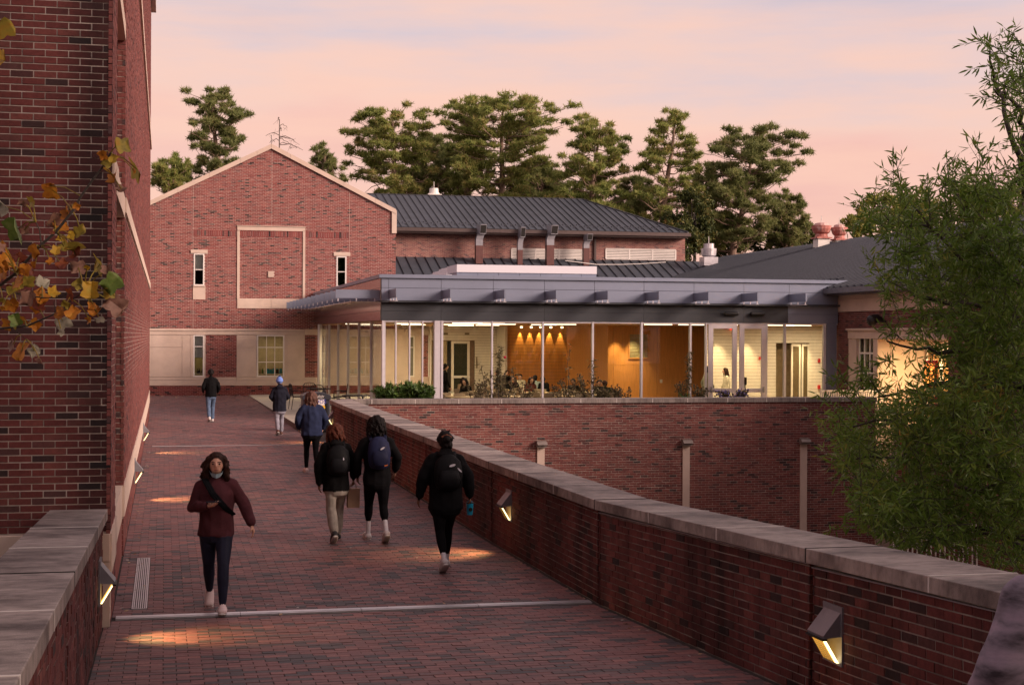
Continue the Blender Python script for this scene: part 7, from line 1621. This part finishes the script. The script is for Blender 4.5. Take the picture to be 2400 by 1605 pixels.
def stand(px, ptop, y, rz, hairk, hm, topc, botc, label, H, skin=SKIN_L):
    P = walk(.05); x = onY(px, 900, y).x; t, hc = person(label, (x, y, 0), H, rz, P, dict(skin=skin, top=topc, bottom=botc, shoe=BKS), vox=.016, group='people in the pavilion', jacket=1.15); hair(t, hc, H, hairk, hm)
stand(1040, 842, 57, -1.4, 'short', HAIR_B, bk, bk, 'person in black standing half hidden by the pale corner column', 1.78)
stand(1703, 862, 55.0, 1.5, 'long', HAIR_BR, cg, cloth('grey_skirt', (.12, .11, .11)), 'woman with long brown hair in a cream top walking behind the left glass door', 1.66)
stand(1657, 853, 54.0, -1.3, 'bun', HAIR_B, cloth('grey_green_top', (.16, .16, .12)), cloth('olive_pants', (.10, .10, .07)), 'person with a black bun standing left of the glass doors', 1.75, SKIN_D)
# fallen leaves on the bricks ------------------------------------------
random.seed(31)
flc = [mat('fallen_leaf_brown', (.20, .10, .05), .8), mat('fallen_leaf_tan', (.40, .28, .18), .8), mat('fallen_leaf_grey', (.32, .28, .27), .8)]
mb = MB(); 
def fl(x, y, z=0, s=.04):
    a = random.uniform(0, 6.28); c = Vector((x, y, z+.008)); mb.cur = random.randrange(3); u = Vector((math.cos(a), math.sin(a), random.uniform(-.2, .3)))*s; v = Vector((-math.sin(a), math.cos(a), random.uniform(-.2, .4)))*s*.6; mb.poly([c-u, c-v*.8, c+u*.9, c+v])
for _ in range(420): y = random.uniform(55, G-.1); fl(random.triangular(-6, 6, 0) if 0 else random.uniform(-9, 7), G-.05-abs(random.gauss(0, 1.1)), 0, .06)
for _ in range(90): y = random.uniform(16, 40); fl(-.46+abs(random.gauss(0, .12)), y, 0, .03)
for _ in range(140): y = random.uniform(12, 40); fl(rtx(y)-abs(random.gauss(0, .12)), y, deck_z(y), .025)
for _ in range(60): fl(random.uniform(0, 4), random.uniform(14, 50), 0, .03)
mb.build('fallen_leaves', flc, kind='stuff')

# ------------------------------------------------------------------ unseen hall and trees, added to shade the near end of the walkway
t = thing('campus_hall', 'brick hall behind the photographer at the near end of the bridge', 'building', (-6, -14, -4.4))
mb = MB(); mb.box(-22, 7, -20, -7, -4.4, 13); mb.build('wall', BR_LEFT, t)  # plain block out of view, put here to darken the foreground
for i in range(6):
    for j in range(3): mb = MB(); x = -19+i*4.2; mb.box(x, x+1.5, -7.0, -6.97, 1+j*4, 3.4+j*4); mb.build('window', WHITE, t); 
for k, (x, y, r, h) in enumerate(((13.5, .5, 5.5, 12.5), (21, -4, 6, 14), (27, 1, 6, 14))):  # trees out of view, added where they block the low sun
    random.seed(200+k); t = thing('shade_tree', ['leafy tree nearest the photographer, right of the bridge', 'leafy tree farthest behind the photographer', 'leafy tree at the far right of the courtyard'][k], 'tree', (x, y, -4.4), 'shade trees beside the photographer')
    mb = MB(); tube(mb, (x, y, -4.4), (x, y, h-1), .25, .1, n=8); mb.build('trunk', BARK_D, t); cen = []
    for _ in range(120):
        d = rv(1).normalized(); q = Vector((x+d.x*r*.8, y+d.y*r*.8, h-5+d.z*r*1.35))
        for _ in range(34): cen.append(q+rv(1).normalized()*r*.28*random.random()**.4)
    tufts(cen, 4, .40, .13, OAK, 'leaves', t, up=0)
